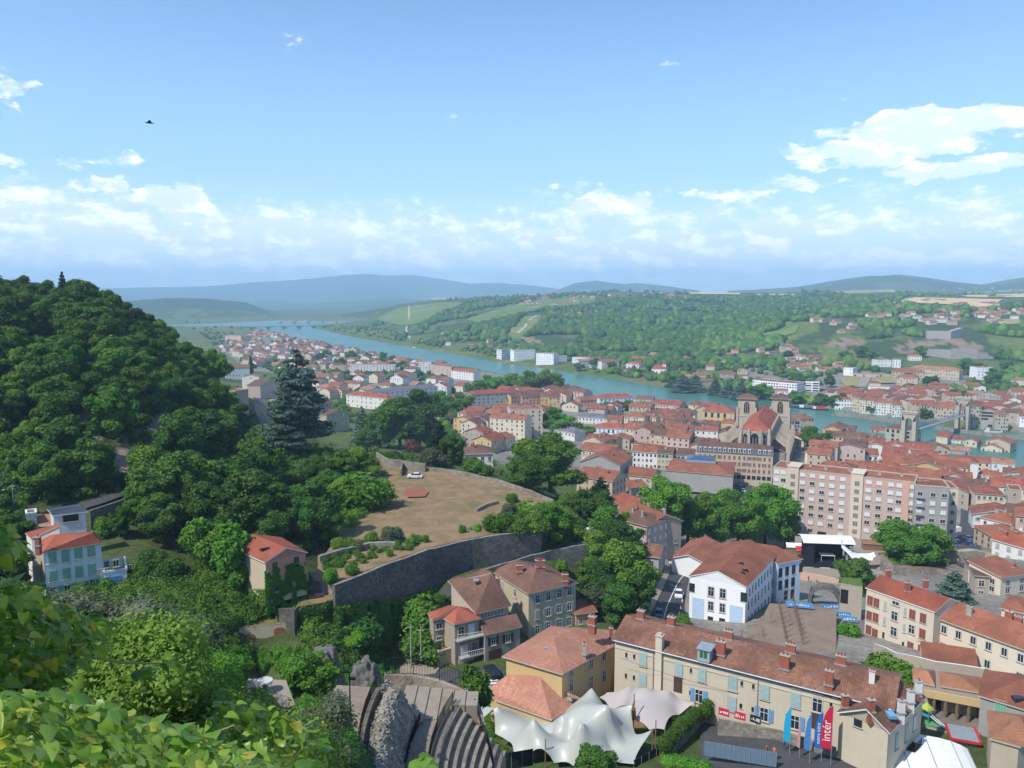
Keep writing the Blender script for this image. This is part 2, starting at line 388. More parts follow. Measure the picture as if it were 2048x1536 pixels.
# river
RIV_N = [(300,652),(500,653),(560,668),(640,690),(700,704),(760,714),(840,722),(945,738),(1060,764),(1130,778),(1210,790),(1300,798),(1390,812),(1470,830),(1560,845),(1660,858),(1760,880),(1830,893),(1900,908),(1990,930),(2100,950),(2300,990),(2700,1060)]
RIV_F = [(2700,940),(2300,902),(2100,872),(2040,864),(1990,862),(1900,852),(1840,842),(1760,830),(1700,822),(1640,814),(1560,802),(1500,795),(1440,788),(1380,778),(1300,770),(1220,756),(1160,748),(1100,738),(1040,730),(1000,725),(930,712),(860,700),(800,690),(740,680),(700,673),(660,664),(630,656),(640,651),(690,646),(700,643),(560,641)]
RIV_N = [(px,py+(0 if px < 1100 else min(18,(px-1100)*.2))) for px,py in RIV_N]
river = [tuple(P(px,py,0)[:2]) for px,py in RIV_N+RIV_F]
def inside(poly,x,y):
 r = np.zeros(np.shape(x),bool); n = len(poly)
 for i in range(n):
  (x0,y0),(x1,y1) = poly[i],poly[(i+1) % n]
  c = ((y0 > y) != (y1 > y));
  with np.errstate(divide='ignore',invalid='ignore'):
   r ^= c & (x < (x1-x0)*(y-y0)/((y1-y0) if y1 != y0 else 1e-9)+x0)
 return r
def dist_poly(poly,x,y):
 d = np.full(np.shape(x),1e9); n = len(poly)
 for i in range(n):
  (x0,y0),(x1,y1) = poly[i],poly[(i+1) % n]; vx,vy = x1-x0,y1-y0
  t = np.clip(((x-x0)*vx+(y-y0)*vy)/(vx*vx+vy*vy+1e-9),0,1)
  d = np.minimum(d,np.hypot(x-x0-t*vx,y-y0-t*vy))
 return d
ins = inside(river,XW,YW); dr = dist_poly(river,XW,YW)
bankh = 2.6
H = np.where(ins,np.where(dr > 4,-3,-1.0),np.maximum(H,1.6))
near = np.exp(-dr/60.0); H = np.where(ins,H,np.where(dr < 180,np.minimum(H,bankh+np.clip(dr-3,0,400)*.09+(H*0)),H))
H = np.where(ins,H,np.maximum(H,1.6))
def Hat(x,y):
 """terrain height (bilinear on the same grid as the mesh)"""
 a = atan2(x,y); l = log(max(math.hypot(x,y),3.01))
 i = (a-AZ[0])/(AZ[1]-AZ[0]); j = (l-LR[0])/(LR[1]-LR[0])
 i = min(max(i,0),NA-1.001); j = min(max(j,0),NR-1.001); i0,j0 = int(i),int(j); fi,fj = i-i0,j-j0
 return float((H[i0,j0]*(1-fi)+H[i0+1,j0]*fi)*(1-fj)+(H[i0,j0+1]*(1-fi)+H[i0+1,j0+1]*fi)*fj)
def G(px,py,dz=0.0,rmin=25.0):
 """first hit of a pixel's ray with the terrain (+dz)"""
 a,e = azel(px,py); te = tan(e)
 i = min(max((a-AZ[0])/(AZ[1]-AZ[0]),0),NA-1.001); i0 = int(i); fi = i-i0
 h = H[i0]*(1-fi)+H[i0+1]*fi+dz; r = np.exp(LR); zr = CZ+r*te-h
 ok = np.where((zr < 0) & (r > rmin))[0]
 if len(ok) == 0: j = NR-2; rr = r[j]
 else:
  j = ok[0]
  if j == 0: rr = r[0]
  else: t = zr[j-1]/(zr[j-1]-zr[j]) if zr[j-1] > 0 else 1.0; rr = r[j-1]+(r[j]-r[j-1])*t
 x,y = rr*sin(a),rr*cos(a)
 return Vector((x,y,Hat(x,y)))
def rng(p): return math.hypot(p[0],p[1])
# ------------------------------------------------------------ the ground sheet, water, haze
def wpoly(pts,dz=0): return [tuple(G(px,py,dz)[:2]) for px,py in pts]
C_GRASS,C_DRY,C_WOOD,C_TOWN = (.085,.120,.030),(.20,.17,.085),(.022,.036,.014),(.20,.185,.16)
GC = np.zeros((NA,NR,3)); GC[:] = C_GRASS
nz = fbm(XW/60,YW/60,4,11)[...,None]; nz2 = fbm(XW/14,YW/14,4,21)[...,None]
GC = GC*(1-np.clip((nz-.45)*3,0,.6))+np.array(C_DRY)*np.clip((nz-.45)*3,0,.6)*.8
far = (R_ > 4200)[...,None]
GC = np.where(far,np.where(fbm(XW/500,YW/400,4,5)[...,None] > (.52-.16*np.clip(H/40,0,1))[...,None],np.array((.035,.06,.022)),np.array((.075,.10,.035))),GC)
GC = np.where(((R_ > 11000))[...,None],np.array((.030,.05,.022)),GC)
def paint(poly,col,noise=None):
 global GC
 m = inside(poly,XW,YW)
 if noise is not None: m &= (nz2[...,0] > noise)
 GC[m] = col
town_polys = [
wpoly([(430,690),(520,662),(700,705),(945,740),(1130,778),(1300,800),(1500,835),(1760,882),(2100,952),(2500,1100),(2300,1300),(2048,1400),(1400,1290),(1330,1220),(1240,1100),(1160,960),(1020,940),(960,900),(870,870),(780,800),(640,760),(500,740)]),
wpoly([(1640,815),(1760,832),(2100,875),(2400,905),(2400,760),(1950,745),(1700,735),(1500,725),(1480,780)])]
for tp in town_polys: paint(tp,C_TOWN)
fz = (R_ > 900) & (R_ < 4200) & (H > 12)
GC[fz] = np.where((nz > .42),np.array((.045,.075,.025)),np.array((.095,.125,.035)))[fz]
near_zone = wpoly([(-200,1900),(-300,1000),(60,1010),(250,1010),(560,1000),(700,1000),(850,1160),(760,1300),(1000,1500),(1200,1900)])
scrub = (R_ < 330+60*(nz[...,0]-.5)) & ~inside(town_polys[0],XW,YW)
GC[scrub] = (.060,.085,.028)
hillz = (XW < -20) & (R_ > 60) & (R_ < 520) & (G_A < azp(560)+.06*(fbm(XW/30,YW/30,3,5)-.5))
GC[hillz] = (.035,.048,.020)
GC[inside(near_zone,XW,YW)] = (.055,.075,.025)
rock = fbm(XW/16,YW/16,3,77)
GC[hillz & (rock > .60) & (H > 70)] = (.15,.125,.10)
# bare rocky slopes above the right-hand bank and vineyards on the far hills
for poly in ([(1760,712),(1800,690),(1860,672),(1905,672),(1960,690),(1990,714),(1900,716),(1800,706)],[(1630,700),(1680,672),(1725,676),(1730,706),(1690,712)],
   [(1010,668),(1070,672),(1090,690),(1060,698),(1020,690)]):
 paint(wpoly(poly),(.23,.165,.115),.42)
for poly in ([(1480,650),(1560,628),(1650,620),(1640,660),(1560,690),(1480,690)],[(1160,700),(1240,680),(1330,688),(1300,712)],[(1960,640),(2100,640),(2100,700),(1980,690)],[(1640,690),(1760,712),(1800,730),(1640,730)],[(830,700),(1000,700),(1060,715),(900,712)]):
 paint(wpoly(poly),(.11,.145,.035))
ROCKPX = [[(120,850),(170,815),(215,835),(205,890),(150,905)],[(285,860),(330,820),(372,850),(368,915),(310,930)],[(225,905),(262,890),(285,940),(240,955)],[(380,850),(420,835),(430,880),(400,900)]]
for pg in ROCKPX: paint(wpoly(pg),(.19,.16,.125),.36)
m,b = newmat('ground_cover'); at = b.n('ShaderNodeAttribute',attribute_name='ground_tint'); t = b.n('ShaderNodeTexCoord')
n1 = b.noise(t.outputs['Object'],.9,6,.65); n2 = b.noise(t.outputs['Object'],.06,6,.6)
h = b.n('ShaderNodeHueSaturation'); b.link(at.outputs['Color'],h.inputs['Color'])
b.link(b.m('MULTIPLY',b.mr(n1,.25,.75,.7,1.3),b.mr(n2,.25,.75,.75,1.25)),h.inputs['Value'])
MAT_GROUND = finish(m,b,h.outputs[0],.95,n1,.25,0,.1)
idx = np.arange(NA*NR).reshape(NA,NR)
Fq = np.stack([idx[:-1,:-1],idx[1:,:-1],idx[1:,1:],idx[:-1,1:]],-1).reshape(-1,4)[:,::-1]
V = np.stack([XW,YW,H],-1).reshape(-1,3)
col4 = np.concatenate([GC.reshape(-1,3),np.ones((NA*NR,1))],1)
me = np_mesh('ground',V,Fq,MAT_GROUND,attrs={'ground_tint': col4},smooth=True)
tag(mobj('ground',me),kind='structure')
# water
m,b = newmat('river_water'); t = b.n('ShaderNodeTexCoord')
n1 = b.noise(t.outputs['Object'],.25,5,.6); n2 = b.noise(t.outputs['Object'],.006,3,.5)
c = b.mix(b.mr(n2,.3,.7),(.045,.135,.10),(.065,.17,.125))
MAT_WATER = finish(m,b,c,.3,n1,.15,0,.14)
mb = MB(); mb.face([(-9000,250,0),(4000,250,0),(4000,14000,0),(-9000,14000,0)])
tag(mb.build('river',MAT_WATER),kind='structure')
def drape(name,poly,mat,dz=.12,step=None,kind='structure',flat=None):
 """sheet laid on the terrain inside a polygon given in photo pixels"""
 xs = [p[0] for p in poly]; ys = [p[1] for p in poly]
 step = step or max(3.0,(max(xs)-min(xs))/40)
 pts = []; n = len(poly); edges = []
 for i in range(n):
  a,b_ = poly[i],poly[(i+1) % n]; L = math.hypot(b_[0]-a[0],b_[1]-a[1]); k = max(1,int(L/step))
  for j in range(k): pts.append((a[0]+(b_[0]-a[0])*j/k,a[1]+(b_[1]-a[1])*j/k))
 m_ = len(pts); edges = [(i,(i+1) % m_) for i in range(m_)]
 gx = np.arange(min(xs)+step/2,max(xs),step); gy = np.arange(min(ys)+step/2,max(ys),max(1.2,step*.6))
 for y in gy:
  for x in gx:
   if inside(poly,np.array(x),np.array(y)) and dist_poly(poly,np.array(x),np.array(y)) > step*.35: pts.append((x,y))
 v,e,f,*_ = delaunay_2d_cdt([Vector(p) for p in pts],edges,[],1,1e-4)
 out = []
 for p in v:
  g = G(p[0],p[1]) if flat is None else P(p[0],p[1],flat)
  r = rng(g); out.append((g[0],g[1],g[2]+dz+(r*.0006 if flat is None else 0)))
 mb = MB()
 for tri in f:
  q = [out[i] for i in tri]
  ar = (q[1][0]-q[0][0])*(q[2][1]-q[0][1])-(q[2][0]-q[0][0])*(q[1][1]-q[0][1])
  if ar < 0: q = q[::-1]
  mb.face(q,0,[(p[0],p[1]) for p in q])
 o = mb.build(name,mat,weld=True,smooth=True)
 return tag(o,kind=kind)
# haze: one closed box, sky outside
mb = MB(); mb.box(-17000,17000,-600,19500,-6,640)
m,b = newmat('haze_air'); pv = b.n('ShaderNodeVolumePrincipled'); pv.inputs['Color'].default_value = (.50,.75,1,1)
pv.inputs['Density'].default_value = 1.3e-4; pv.inputs['Anisotropy'].default_value = 0.0
o = b.n('ShaderNodeOutputMaterial'); b.link(pv.outputs[0],o.inputs['Volume'])
tag(mb.build('haze',m),kind='stuff')
# ------------------------------------------------------------ shared materials
M_GLASS = simple('window_glass',(.018,.026,.038),.12,.3,.4,0,.6)
M_WHITE = simple('white_paint',(.62,.62,.60),.6)
M_STONE = simple('dressed_stone',(.42,.38,.31),.85,.2,2)
M_DARK = simple('dark_opening',(.012,.012,.014),.9)
M_ZINC = simple('zinc_sheet',(.36,.40,.44),.45,.12,1,.4)
M_BRICK = simple('chimney_brick',(.30,.095,.055),.9,.25,4)
M_BARK = simple('bark',(.075,.058,.042),.95,.3,3)
M_METAL = simple('dark_metal',(.02,.02,.022),.5,.1,3,.6)
M_CONC = simple('concrete',(.33,.32,.29),.9,.15,1.2)
M_WOOD = simple('weathered_wood',(.20,.14,.085),.85,.2,5)
SH = {'red': simple('red_shutter',(.22,.050,.038),.7),'green': simple('green_shutter',(.14,.35,.27),.7),
 'grey': simple('grey_shutter',(.30,.345,.35),.7),'blue': simple('blue_shutter',(.12,.30,.47),.7),
 'brown': simple('brown_shutter',(.085,.035,.030),.7),'white': simple('white_shutter',(.60,.61,.62),.6),
 'teal': simple('teal_shutter',(.30,.42,.42),.7)}
WC = {'cream': (.50,.42,.30),'pale': (.60,.53,.41),'white': (.66,.64,.60),'ochre': (.52,.37,.18),'pink': (.52,.27,.20),
 'grey': (.34,.33,.31),'stone': (.36,.31,.245),'rose': (.51,.39,.33),'bluewhite': (.60,.68,.76),'yellow': (.55,.40,.20),'beige': (.42,.36,.28)}
WM = {k: wallmat('wall_'+k,v) for k,v in WC.items()}
WM['white2'] = wallmat('wall_bright',(.74,.74,.74),.12)
RM = {'rust': roofmat('roof_rust',[(.25,.09,.052),(.33,.122,.070),(.285,.105,.065),(.38,.15,.088)]),
 'red': roofmat('roof_red',[(.31,.085,.052),(.37,.105,.062),(.335,.095,.058),(.40,.13,.08)],lich=.15),
 'brown': roofmat('roof_brown',[(.145,.075,.055),(.19,.10,.075),(.22,.115,.08),(.165,.09,.07)],lich=.3),
 'orange': roofmat('roof_orange',[(.40,.185,.10),(.46,.22,.12),(.37,.16,.09),(.43,.20,.12)],lich=.2),
 'old': roofmat('roof_old',[(.14,.085,.065),(.33,.125,.06),(.18,.10,.08),(.25,.14,.10),(.15,.09,.075),(.44,.165,.07)],.30,.42,.5,.45),
 'new': roofmat('roof_new',[(.44,.20,.13),(.50,.27,.19),(.34,.13,.08),(.46,.23,.16)],.34,.50,.10,.75),
 'grey': roofmat('roof_slate',[(.13,.14,.16),(.17,.18,.20),(.15,.16,.18)],lich=.1)}
RADJ = {'rust': 'rust-brown tiled','red': 'bright red tiled','brown': 'dull brown tiled','orange': 'orange tiled','old': 'mottled old tiled','new': 'pale new tiled','grey': 'slate grey'}
WADJ = {'cream': 'cream','pale': 'pale plastered','white': 'white','ochre': 'ochre','pink': 'pink','grey': 'grey','stone': 'bare stone','rose': 'rose','bluewhite': 'bluish white','yellow': 'yellow','beige': 'beige','white2': 'bright white'}
# ------------------------------------------------------------ building kit
def roof_shell(mb,faces,t=.18,mi=0,mf=1):
 """faces: top polygons; adds tops, undersides and the rim"""
 cnt = {}
 key = lambda p: (round(p[0],3),round(p[1],3),round(p[2],3))
 for f in faces:
  tr = [f]
  if len(f) > 3:
   a,b,c = (Vector(f[i]) for i in range(3)); n = (b-a).cross(c-a)
   if n.length > 0 and any(abs((Vector(p)-a).dot(n.normalized())) > .03 for p in f[3:]): tr = [[f[0],f[i],f[i+1]] for i in range(1,len(f)-1)]
  uvs = MB.autouv(f)
  for g in tr:
   mb.face(g,mi,[uvs[f.index(p)] for p in g])
   mb.face([(p[0],p[1],p[2]-t) for p in g[::-1]],mf)
  for i in range(len(f)):
   a,b = f[i],f[(i+1) % len(f)]; cnt.setdefault(frozenset((key(a),key(b))),[]).append((a,b))
 for es in cnt.values():
  if len(es) == 1:
   a,b = es[0]; mb.face([(a[0],a[1],a[2]-t),(b[0],b[1],b[2]-t),b,a],mf)
def rect_roof(kind,x0,x1,y0,y1,h,rise,o):
 """returns top faces and gable wall triangles (CCW seen from above / outside)"""
 L,D = x1-x0,y1-y0; X0,X1,Y0,Y1 = x0-o,x1+o,y0-o,y1+o; gab = []
 if kind == 'hip':
  k = rise/(min(L,D)/2); e = h-k*o
  if L >= D:
   m = (y0+y1)/2; a,b = (x0+D/2,m,h+rise),(x1-D/2,m,h+rise)
   if L-D < .05: a = b = ((x0+x1)/2,m,h+rise)
   F = [[(X0,Y0,e),(X1,Y0,e),b,a],[(X1,Y1,e),(X0,Y1,e),a,b],[(X0,Y1,e),(X0,Y0,e),a],[(X1,Y0,e),(X1,Y1,e),b]]
  else:
   m = (x0+x1)/2; a,b = (m,y0+L/2,h+rise),(m,y1-L/2,h+rise)
   F = [[(X0,Y1,e),(X0,Y0,e),a,b],[(X1,Y0,e),(X1,Y1,e),b,a],[(X0,Y0,e),(X1,Y0,e),a],[(X1,Y1,e),(X0,Y1,e),b]]
  F = [[p for i,p in enumerate(f) if p != f[i-1]] for f in F]
 elif kind == 'gable':                    # ridge parallel to the front
  k = rise/(D/2); e = h-k*o; m = (y0+y1)/2; r = h+rise
  F = [[(X0,Y0,e),(X1,Y0,e),(X1,m,r),(X0,m,r)],[(X1,Y1,e),(X0,Y1,e),(X0,m,r),(X1,m,r)]]
  gab = [[(x0,y1,h),(x0,y0,h),(x0,m,r-.02)],[(x1,y0,h),(x1,y1,h),(x1,m,r-.02)]]
 elif kind == 'front':                    # gable towards the viewer
  k = rise/(L/2); e = h-k*o; m = (x0+x1)/2; r = h+rise
  F = [[(X0,Y1,e),(X0,Y0,e),(m,Y0,r),(m,Y1,r)],[(X1,Y0,e),(X1,Y1,e),(m,Y1,r),(m,Y0,r)]]
  gab = [[(x0,y0,h),(x1,y0,h),(m,y0,r-.02)],[(x1,y1,h),(x0,y1,h),(m,y1,r-.02)]]
 elif kind == 'shed':                     # falls towards the front
  k = rise/D; F = [[(X0,Y0,h-k*o),(X1,Y0,h-k*o),(X1,Y1,h+rise+k*o),(X0,Y1,h+rise+k*o)]]
  gab = [[(x0,y1,h),(x0,y0,h),(x0,y1,h+rise)],[(x1,y0,h),(x1,y1,h),(x1,y1,h+rise)],[(x1,y1,h),(x0,y1,h),(x0,y1,h+rise),(x1,y1,h+rise)]]
 return F,gab
_wproto = {}
def winmesh(w,h,style,frame='white',shut='grey'):
 """window standing on the plane y=0, facing -y, centred on the origin"""
 k = (round(w,2),round(h,2),style,frame,shut)
 if k in _wproto: return _wproto[k]
 fm = {'white': M_WHITE,'stone': M_STONE,'dark': M_METAL,'wood': M_WOOD}[frame]
 mb = MB(); mats = [fm,M_GLASS,SH[shut],M_STONE]
 t = .07; x,z = w/2,h/2
 if style == 'closed':
  mb.box(-x-.10,x+.10,-.05,.06,-z-.08,z+.10,3); mb.box(-x,x,-.12,-.05,-z,z,2); mb.box(-.015,.015,-.13,-.12,-z,z,3)
  mb.box(-x-.15,x+.15,-.2,.02,-z-.17,-z-.08,3)
 elif style == 'dark':
  mb.box(-x,x,-.03,.06,-z,z,1); mb.box(-x-.08,x+.08,-.10,.02,-z-.09,-z,3)
 elif style == 'grid':
  mb.box(-x,x,-.03,.05,-z,z,1)
  for i in range(4): q = -x+(2*x)*i/3; mb.box(q-.05,q+.05,-.10,-.03,-z,z,0)
  for i in range(5): q = -z+(2*z)*i/4; mb.box(-x,x,-.13,-.03,q-.05,q+.05,0)
 else:
  mb.box(-x-.10,x+.10,-.03,.06,-z-.02,z+.12,3)
  mb.box(-x,x,-.045,-.03,-z,z,1)
  for a,b in ((-x,-x+t),(x-t,x),(-t*.45,t*.45)): mb.box(a,b,-.09,-.045,-z,z,0)
  for a,b in ((-z,-z+t),(z-t,z)): mb.box(-x+t,x-t,-.09,-.045,a,b,0)
  if h > 1.5:
   for s_ in (-1,1): mb.box(min(s_*t*.45,s_*(x-t)),max(s_*t*.45,s_*(x-t)),-.088,-.045,z*.25,z*.25+.05,0)
  mb.box(-x-.16,x+.16,-.2,.02,-z-.13,-z-.02,3)
  if style == 'openm':
   mb.box(-x-.06-w/2,-x-.06,-.11,-.05,-z,z,2); mb.box(x+.06,x+.06+w/2,-.11,-.05,-z,z,2)
 me = mb.mesh('window',mats); _wproto[k] = me
 if style == 'open':
  m2 = MB(); m2.box(0,w/2,-.045,.0,-z,z)
  for q in range(int(h/.16)): m2.box(.05,w/2-.05,-.06,-.045,-z+.06+q*.16,-z+.13+q*.16)
  _wproto[('shutter',round(w,2),round(h,2),shut)] = m2.mesh('shutter',SH[shut])
 return me
def add_window(parent,loc,ang,w,h,style='plain',frame='white',shut='grey',name='window'):
 me = winmesh(w,h,style,frame,shut)
 o = mobj(name,me,parent,loc); o.rotation_euler = (0,0,ang)
 if style == 'open':
  sm = _wproto[('shutter',round(w,2),round(h,2),shut)]
  for x in (-w/2-.08-w/2,w/2+.08):
   s_ = mobj('shutter',sm,o,(x,-.05,0))
 return o
_chim = {}
def chimney(parent,x,y,z,w=.9,d=.6,h=1.8,mat=None,pots=2,rot=0):
 mat = mat or M_BRICK; k = (w,d,h,mat.name,pots)
 if k not in _chim:
  mb = MB(); mb.box(-w/2,w/2,-d/2,d/2,-1.6,h); mb.box(-w/2-.08,w/2+.08,-d/2-.08,d/2+.08,h,h+.12,1)
  mb.box(-w/2-.12,w/2+.12,-d/2-.12,d/2+.12,-.15,.05,2)
  for i in range(pots): mb.lathe([(.13,h+.12),(.10,h+.55),(0,h+.55)],8,(-w/2+w*(i+.5)/pots,0,0),3)
  _chim[k] = mb.mesh('chimney',[mat,M_CONC,M_ZINC,M_BRICK])
 o = mobj('chimney',_chim[k],parent,(x,y,z)); o.rotation_euler = (0,0,rot); return o
BUILT = []          # (x, y, radius) of every building footprint
def frame_of(A,B):
 A,B = Vector(A[:2]),Vector(B[:2]); L = (B-A).length; return A,B,L,atan2(B.y-A.y,B.x-A.x)
def house(name,label,A,B,depth,ze,roof='hip',rise=None,over=.45,wall='cream',roofm='rust',floors=None,bays=None,
  win=(1.0,1.5),style='plain',shut='grey',frame='white',sides=True,chims=1,cat='house',group=None,z0=None,lod=None,rnd_=None,sfl=2.9,extra_gap=0,seed=1):
 """box building: A,B world points of the front eave line (left, right seen from outside), depth away from the viewer"""
 A,B,L,ang = frame_of(A,B); rr = random.Random(seed*31+int(A.x*7+A.y*3))
 n = Vector((-(B-A).y,(B-A).x)).normalized()                 # away from the viewer
 cs = [A,B,B+n*depth,A+n*depth]; c = (A+B)/2+n*depth/2
 zb = z0 if z0 is not None else min(Hat(p.x,p.y) for p in cs)-.2
 h = ze-zb; r = c.length; house.h = h
 zo = Hat(c.x,c.y) if z0 is None else zb
 e = empty(name,(c.x,c.y,zb),ang,label,cat,group)
 BUILT.append((c.x,c.y,max(L,depth)/2,L,depth,ang))
 x0,x1,y0,y1 = -L/2,L/2,-depth/2,depth/2
 far = lod == 'far' if lod else r > 430
 if rise is None: rise = min(L,depth)*.5*.42 if roof != 'gable' else depth*.5*.42
 if roof == 'front': rise = L*.5*.42 if rise is None else rise
 mw = MB(); mw.prism([(x0,y0),(x1,y0),(x1,y1),(x0,y1)],0,h,0,top=(roof == 'flat'),mtop=1)
 mats = [WM[wall],M_CONC,M_GLASS,SH[shut],M_STONE]
 ro = None
 if roof != 'flat':
  F,gab = rect_roof(roof,x0,x1,y0,y1,h,rise,over)
  for g in gab: mw.face(g,0)
  mr = MB(); roof_shell(mr,F,.2)
 else:
  mr = MB(); p = .35
  mr.box(x0-.1,x1+.1,y0-.1,y0+.25,h,h+p,1); mr.box(x0-.1,x1+.1,y1-.25,y1+.1,h,h+p,1)
  mr.box(x0-.1,x0+.25,y0+.25,y1-.25,h,h+p,1); mr.box(x1-.25,x1+.1,y0+.25,y1-.25,h,h+p,1); mr.box(x0+.25,x1-.25,y0+.25,y1-.25,h+.005,h+.06,0)
 # windows
 floors = floors if floors is not None else max(1,int(h/sfl)); ww,wh = win
 faces = [((0,y0),L,0)] + ([((x1,0),depth,pi/2),((x0,0),depth,-pi/2)] if sides else [])
 todo = []
 for fi,((fx,fy),fl,fa) in enumerate(faces):
  nb_ = bays if (bays and fi == 0) else max(1,int(fl/3.3))
  if fi > 0 and rr.random() < .35: continue
  for f in range(floors):
   zc = h-1.25-wh/2-f*(h-.6)/max(floors,1)+ (.15 if f else 0)
   if zc-wh/2 < .5: continue
   for k in range(nb_):
    if rr.random() < .06: continue
    s_ = (k+.5)/nb_*fl-fl/2; todo.append((fx+cos(fa)*s_,fy+sin(fa)*s_,zc,fa))
 if far:
  for (wx,wy,zc,fa) in todo:
   M = Matrix.Translation((wx,wy,zc)) @ Matrix.Rotation(fa,4,'Z')
   cl = rr.random() < .3
   mw.box(-ww/2,ww/2,-.06,.05,-wh/2,wh/2,3 if cl else 2,M)
   if style in ('open','closed') and not cl and r < 900:
    mw.box(-ww*1.05,-ww/2,-.10,.04,-wh/2,wh/2,3,M); mw.box(ww/2,ww*1.05,-.10,.04,-wh/2,wh/2,3,M)
 mw.build('wall',mats,e)
 ro = mr.build('roof',[RM.get(roofm,M_CONC) if roofm in RM else M_CONC,M_WHITE if wall in ('white','white2','bluewhite') else M_STONE],e)
 if not far:
  for (wx,wy,zc,fa) in todo:
   st = style
   if style == 'mix': st = rr.choice(['openm','closed','plain'])
   if st == 'open' and r > 230: st = 'openm'
   if st in ('open','openm') and rr.random() < .25: st = 'closed'
   add_window(e,(wx,wy,zc),fa,ww,wh,st,frame,shut)
 for i in range(chims):
  t_ = rr.uniform(.15,.85); x = x0+L*t_; y = rr.choice([-.2,.15])*depth
  if roof == 'flat': zz = h
  elif roof == 'front': zz = h+rise*(1-abs(x)/(L/2));
  else: zz = h+rise*(1-abs(y)/(depth/2))*(.9)
  if roof == 'hip': zz = h+min(1-abs(y)/(depth/2),(L/2-abs(x))/(min(L,depth)/2),1)*rise
  if roof == 'shed': zz = h+rise*.5
  chimney(ro,x,y,zz,rr.choice([.6,.9,1.3]),.55,rr.choice([1.1,1.5]),rr.choice([M_BRICK,M_CONC,M_BRICK]),rr.choice([1,2,3]))
 return e
def pl(px,py,z): return P(px,py,z)
def custom(name,label,pts,faces,wallm,roofm,zb,cat='house',group=None,over=0,walls=None,rim=None,wallpoly=None):
 """hand-measured roof: pts {key:(px,py,z)}, faces = lists of keys CCW from above; walls drop from eave keys to zb"""
 Wp = {k: (v if isinstance(v,Vector) else P(*v)) for k,v in pts.items()}
 wk = wallpoly or walls
 c = sum((Wp[k] for k in wk),Vector((0,0,0)))/len(wk); o = Vector((c.x,c.y,zb))
 e = empty(name,o,0,label,cat,group)
 mr = MB()
 Fs = []
 for f in faces:
  q = [tuple(Wp[k]-o) for k in f]
  nz_ = sum(q[i][0]*q[(i+1)%len(q)][1]-q[(i+1)%len(q)][0]*q[i][1] for i in range(len(q)))
  Fs.append(q if nz_ > 0 else q[::-1])
 # overhang: move the rim outward from the wall polygon
 roof_shell(mr,Fs,.2)
 ro = mr.build('roof',[roofm,rim or M_STONE],e)
 mw = MB(); k = len(wk); cc = c
 poly = [Wp[q]-o for q in wk]
 ar = sum(poly[i].x*poly[(i+1)%k].y-poly[(i+1)%k].x*poly[i].y for i in range(k))
 ip = []
 for i in range(k):                       # inset the walls by `over`
  a,b_,c_ = poly[i-1],poly[i],poly[(i+1) % k]
  d1 = Vector((b_.x-a.x,b_.y-a.y)).normalized(); d2 = Vector((c_.x-b_.x,c_.y-b_.y)).normalized()
  s_ = 1 if ar > 0 else -1
  n1,n2 = Vector((-d1.y,d1.x))*s_,Vector((-d2.y,d2.x))*s_
  bis = (n1+n2); bis = bis/max(.3,bis.length_squared)*2
  ip.append(Vector((b_.x+bis.x*over,b_.y+bis.y*over,b_.z-.1)))
 for i in range(k):
  a,b_ = ip[i],ip[(i+1) % k]
  f = [(a.x,a.y,0),(b_.x,b_.y,0),tuple(b_),tuple(a)]
  mw.face(f if ar > 0 else f[::-1],0)
 wl = mw.build('wall',wallm,e)
 BUILT.append((c.x,c.y,max((Wp[q]-c).length for q in wk)*.8,0,0,0))
 e['_o'] = 0; del e['_o']
 e_data = dict(e=e,o=o,ip={wk[i]: ip[i]+o for i in range(k)},roof=ro,W=Wp)
 return e_data
def on_wall(D,a,b,px,py):
 """point where a pixel's ray meets the vertical wall a-b (world), local coords of the building and wall angle"""
 A,B = D['ip'][a],D['ip'][b]; d = raydir(px,py); dx,dy = B.x-A.x,B.y-A.y
 den = d[0]*dy-d[1]*dx; t = (A.x*dy-A.y*dx)/den
 w = Vector((d[0]*t,d[1]*t,CZ+d[2]*t)); ang = atan2(dy,dx)
 nrm = Vector((-sin(ang),cos(ang)))      # local +y of a window must point away from the viewer
 if nrm.dot(Vector((w.x,w.y))) < 0: ang += pi
 return w-D['o'],ang
def wins(D,a,b,lst,w=1.0,h=1.6,style='open',shut='grey',frame='white'):
 for it in lst:
  px,py = it[0],it[1]; st = it[2] if len(it) > 2 else style; w_,h_ = (it[3],it[4]) if len(it) > 4 else (w,h)
  l,ang = on_wall(D,a,b,px,py); add_window(D['e'],l,ang,w_,h_,st,frame,it[5] if len(it) > 5 else shut)
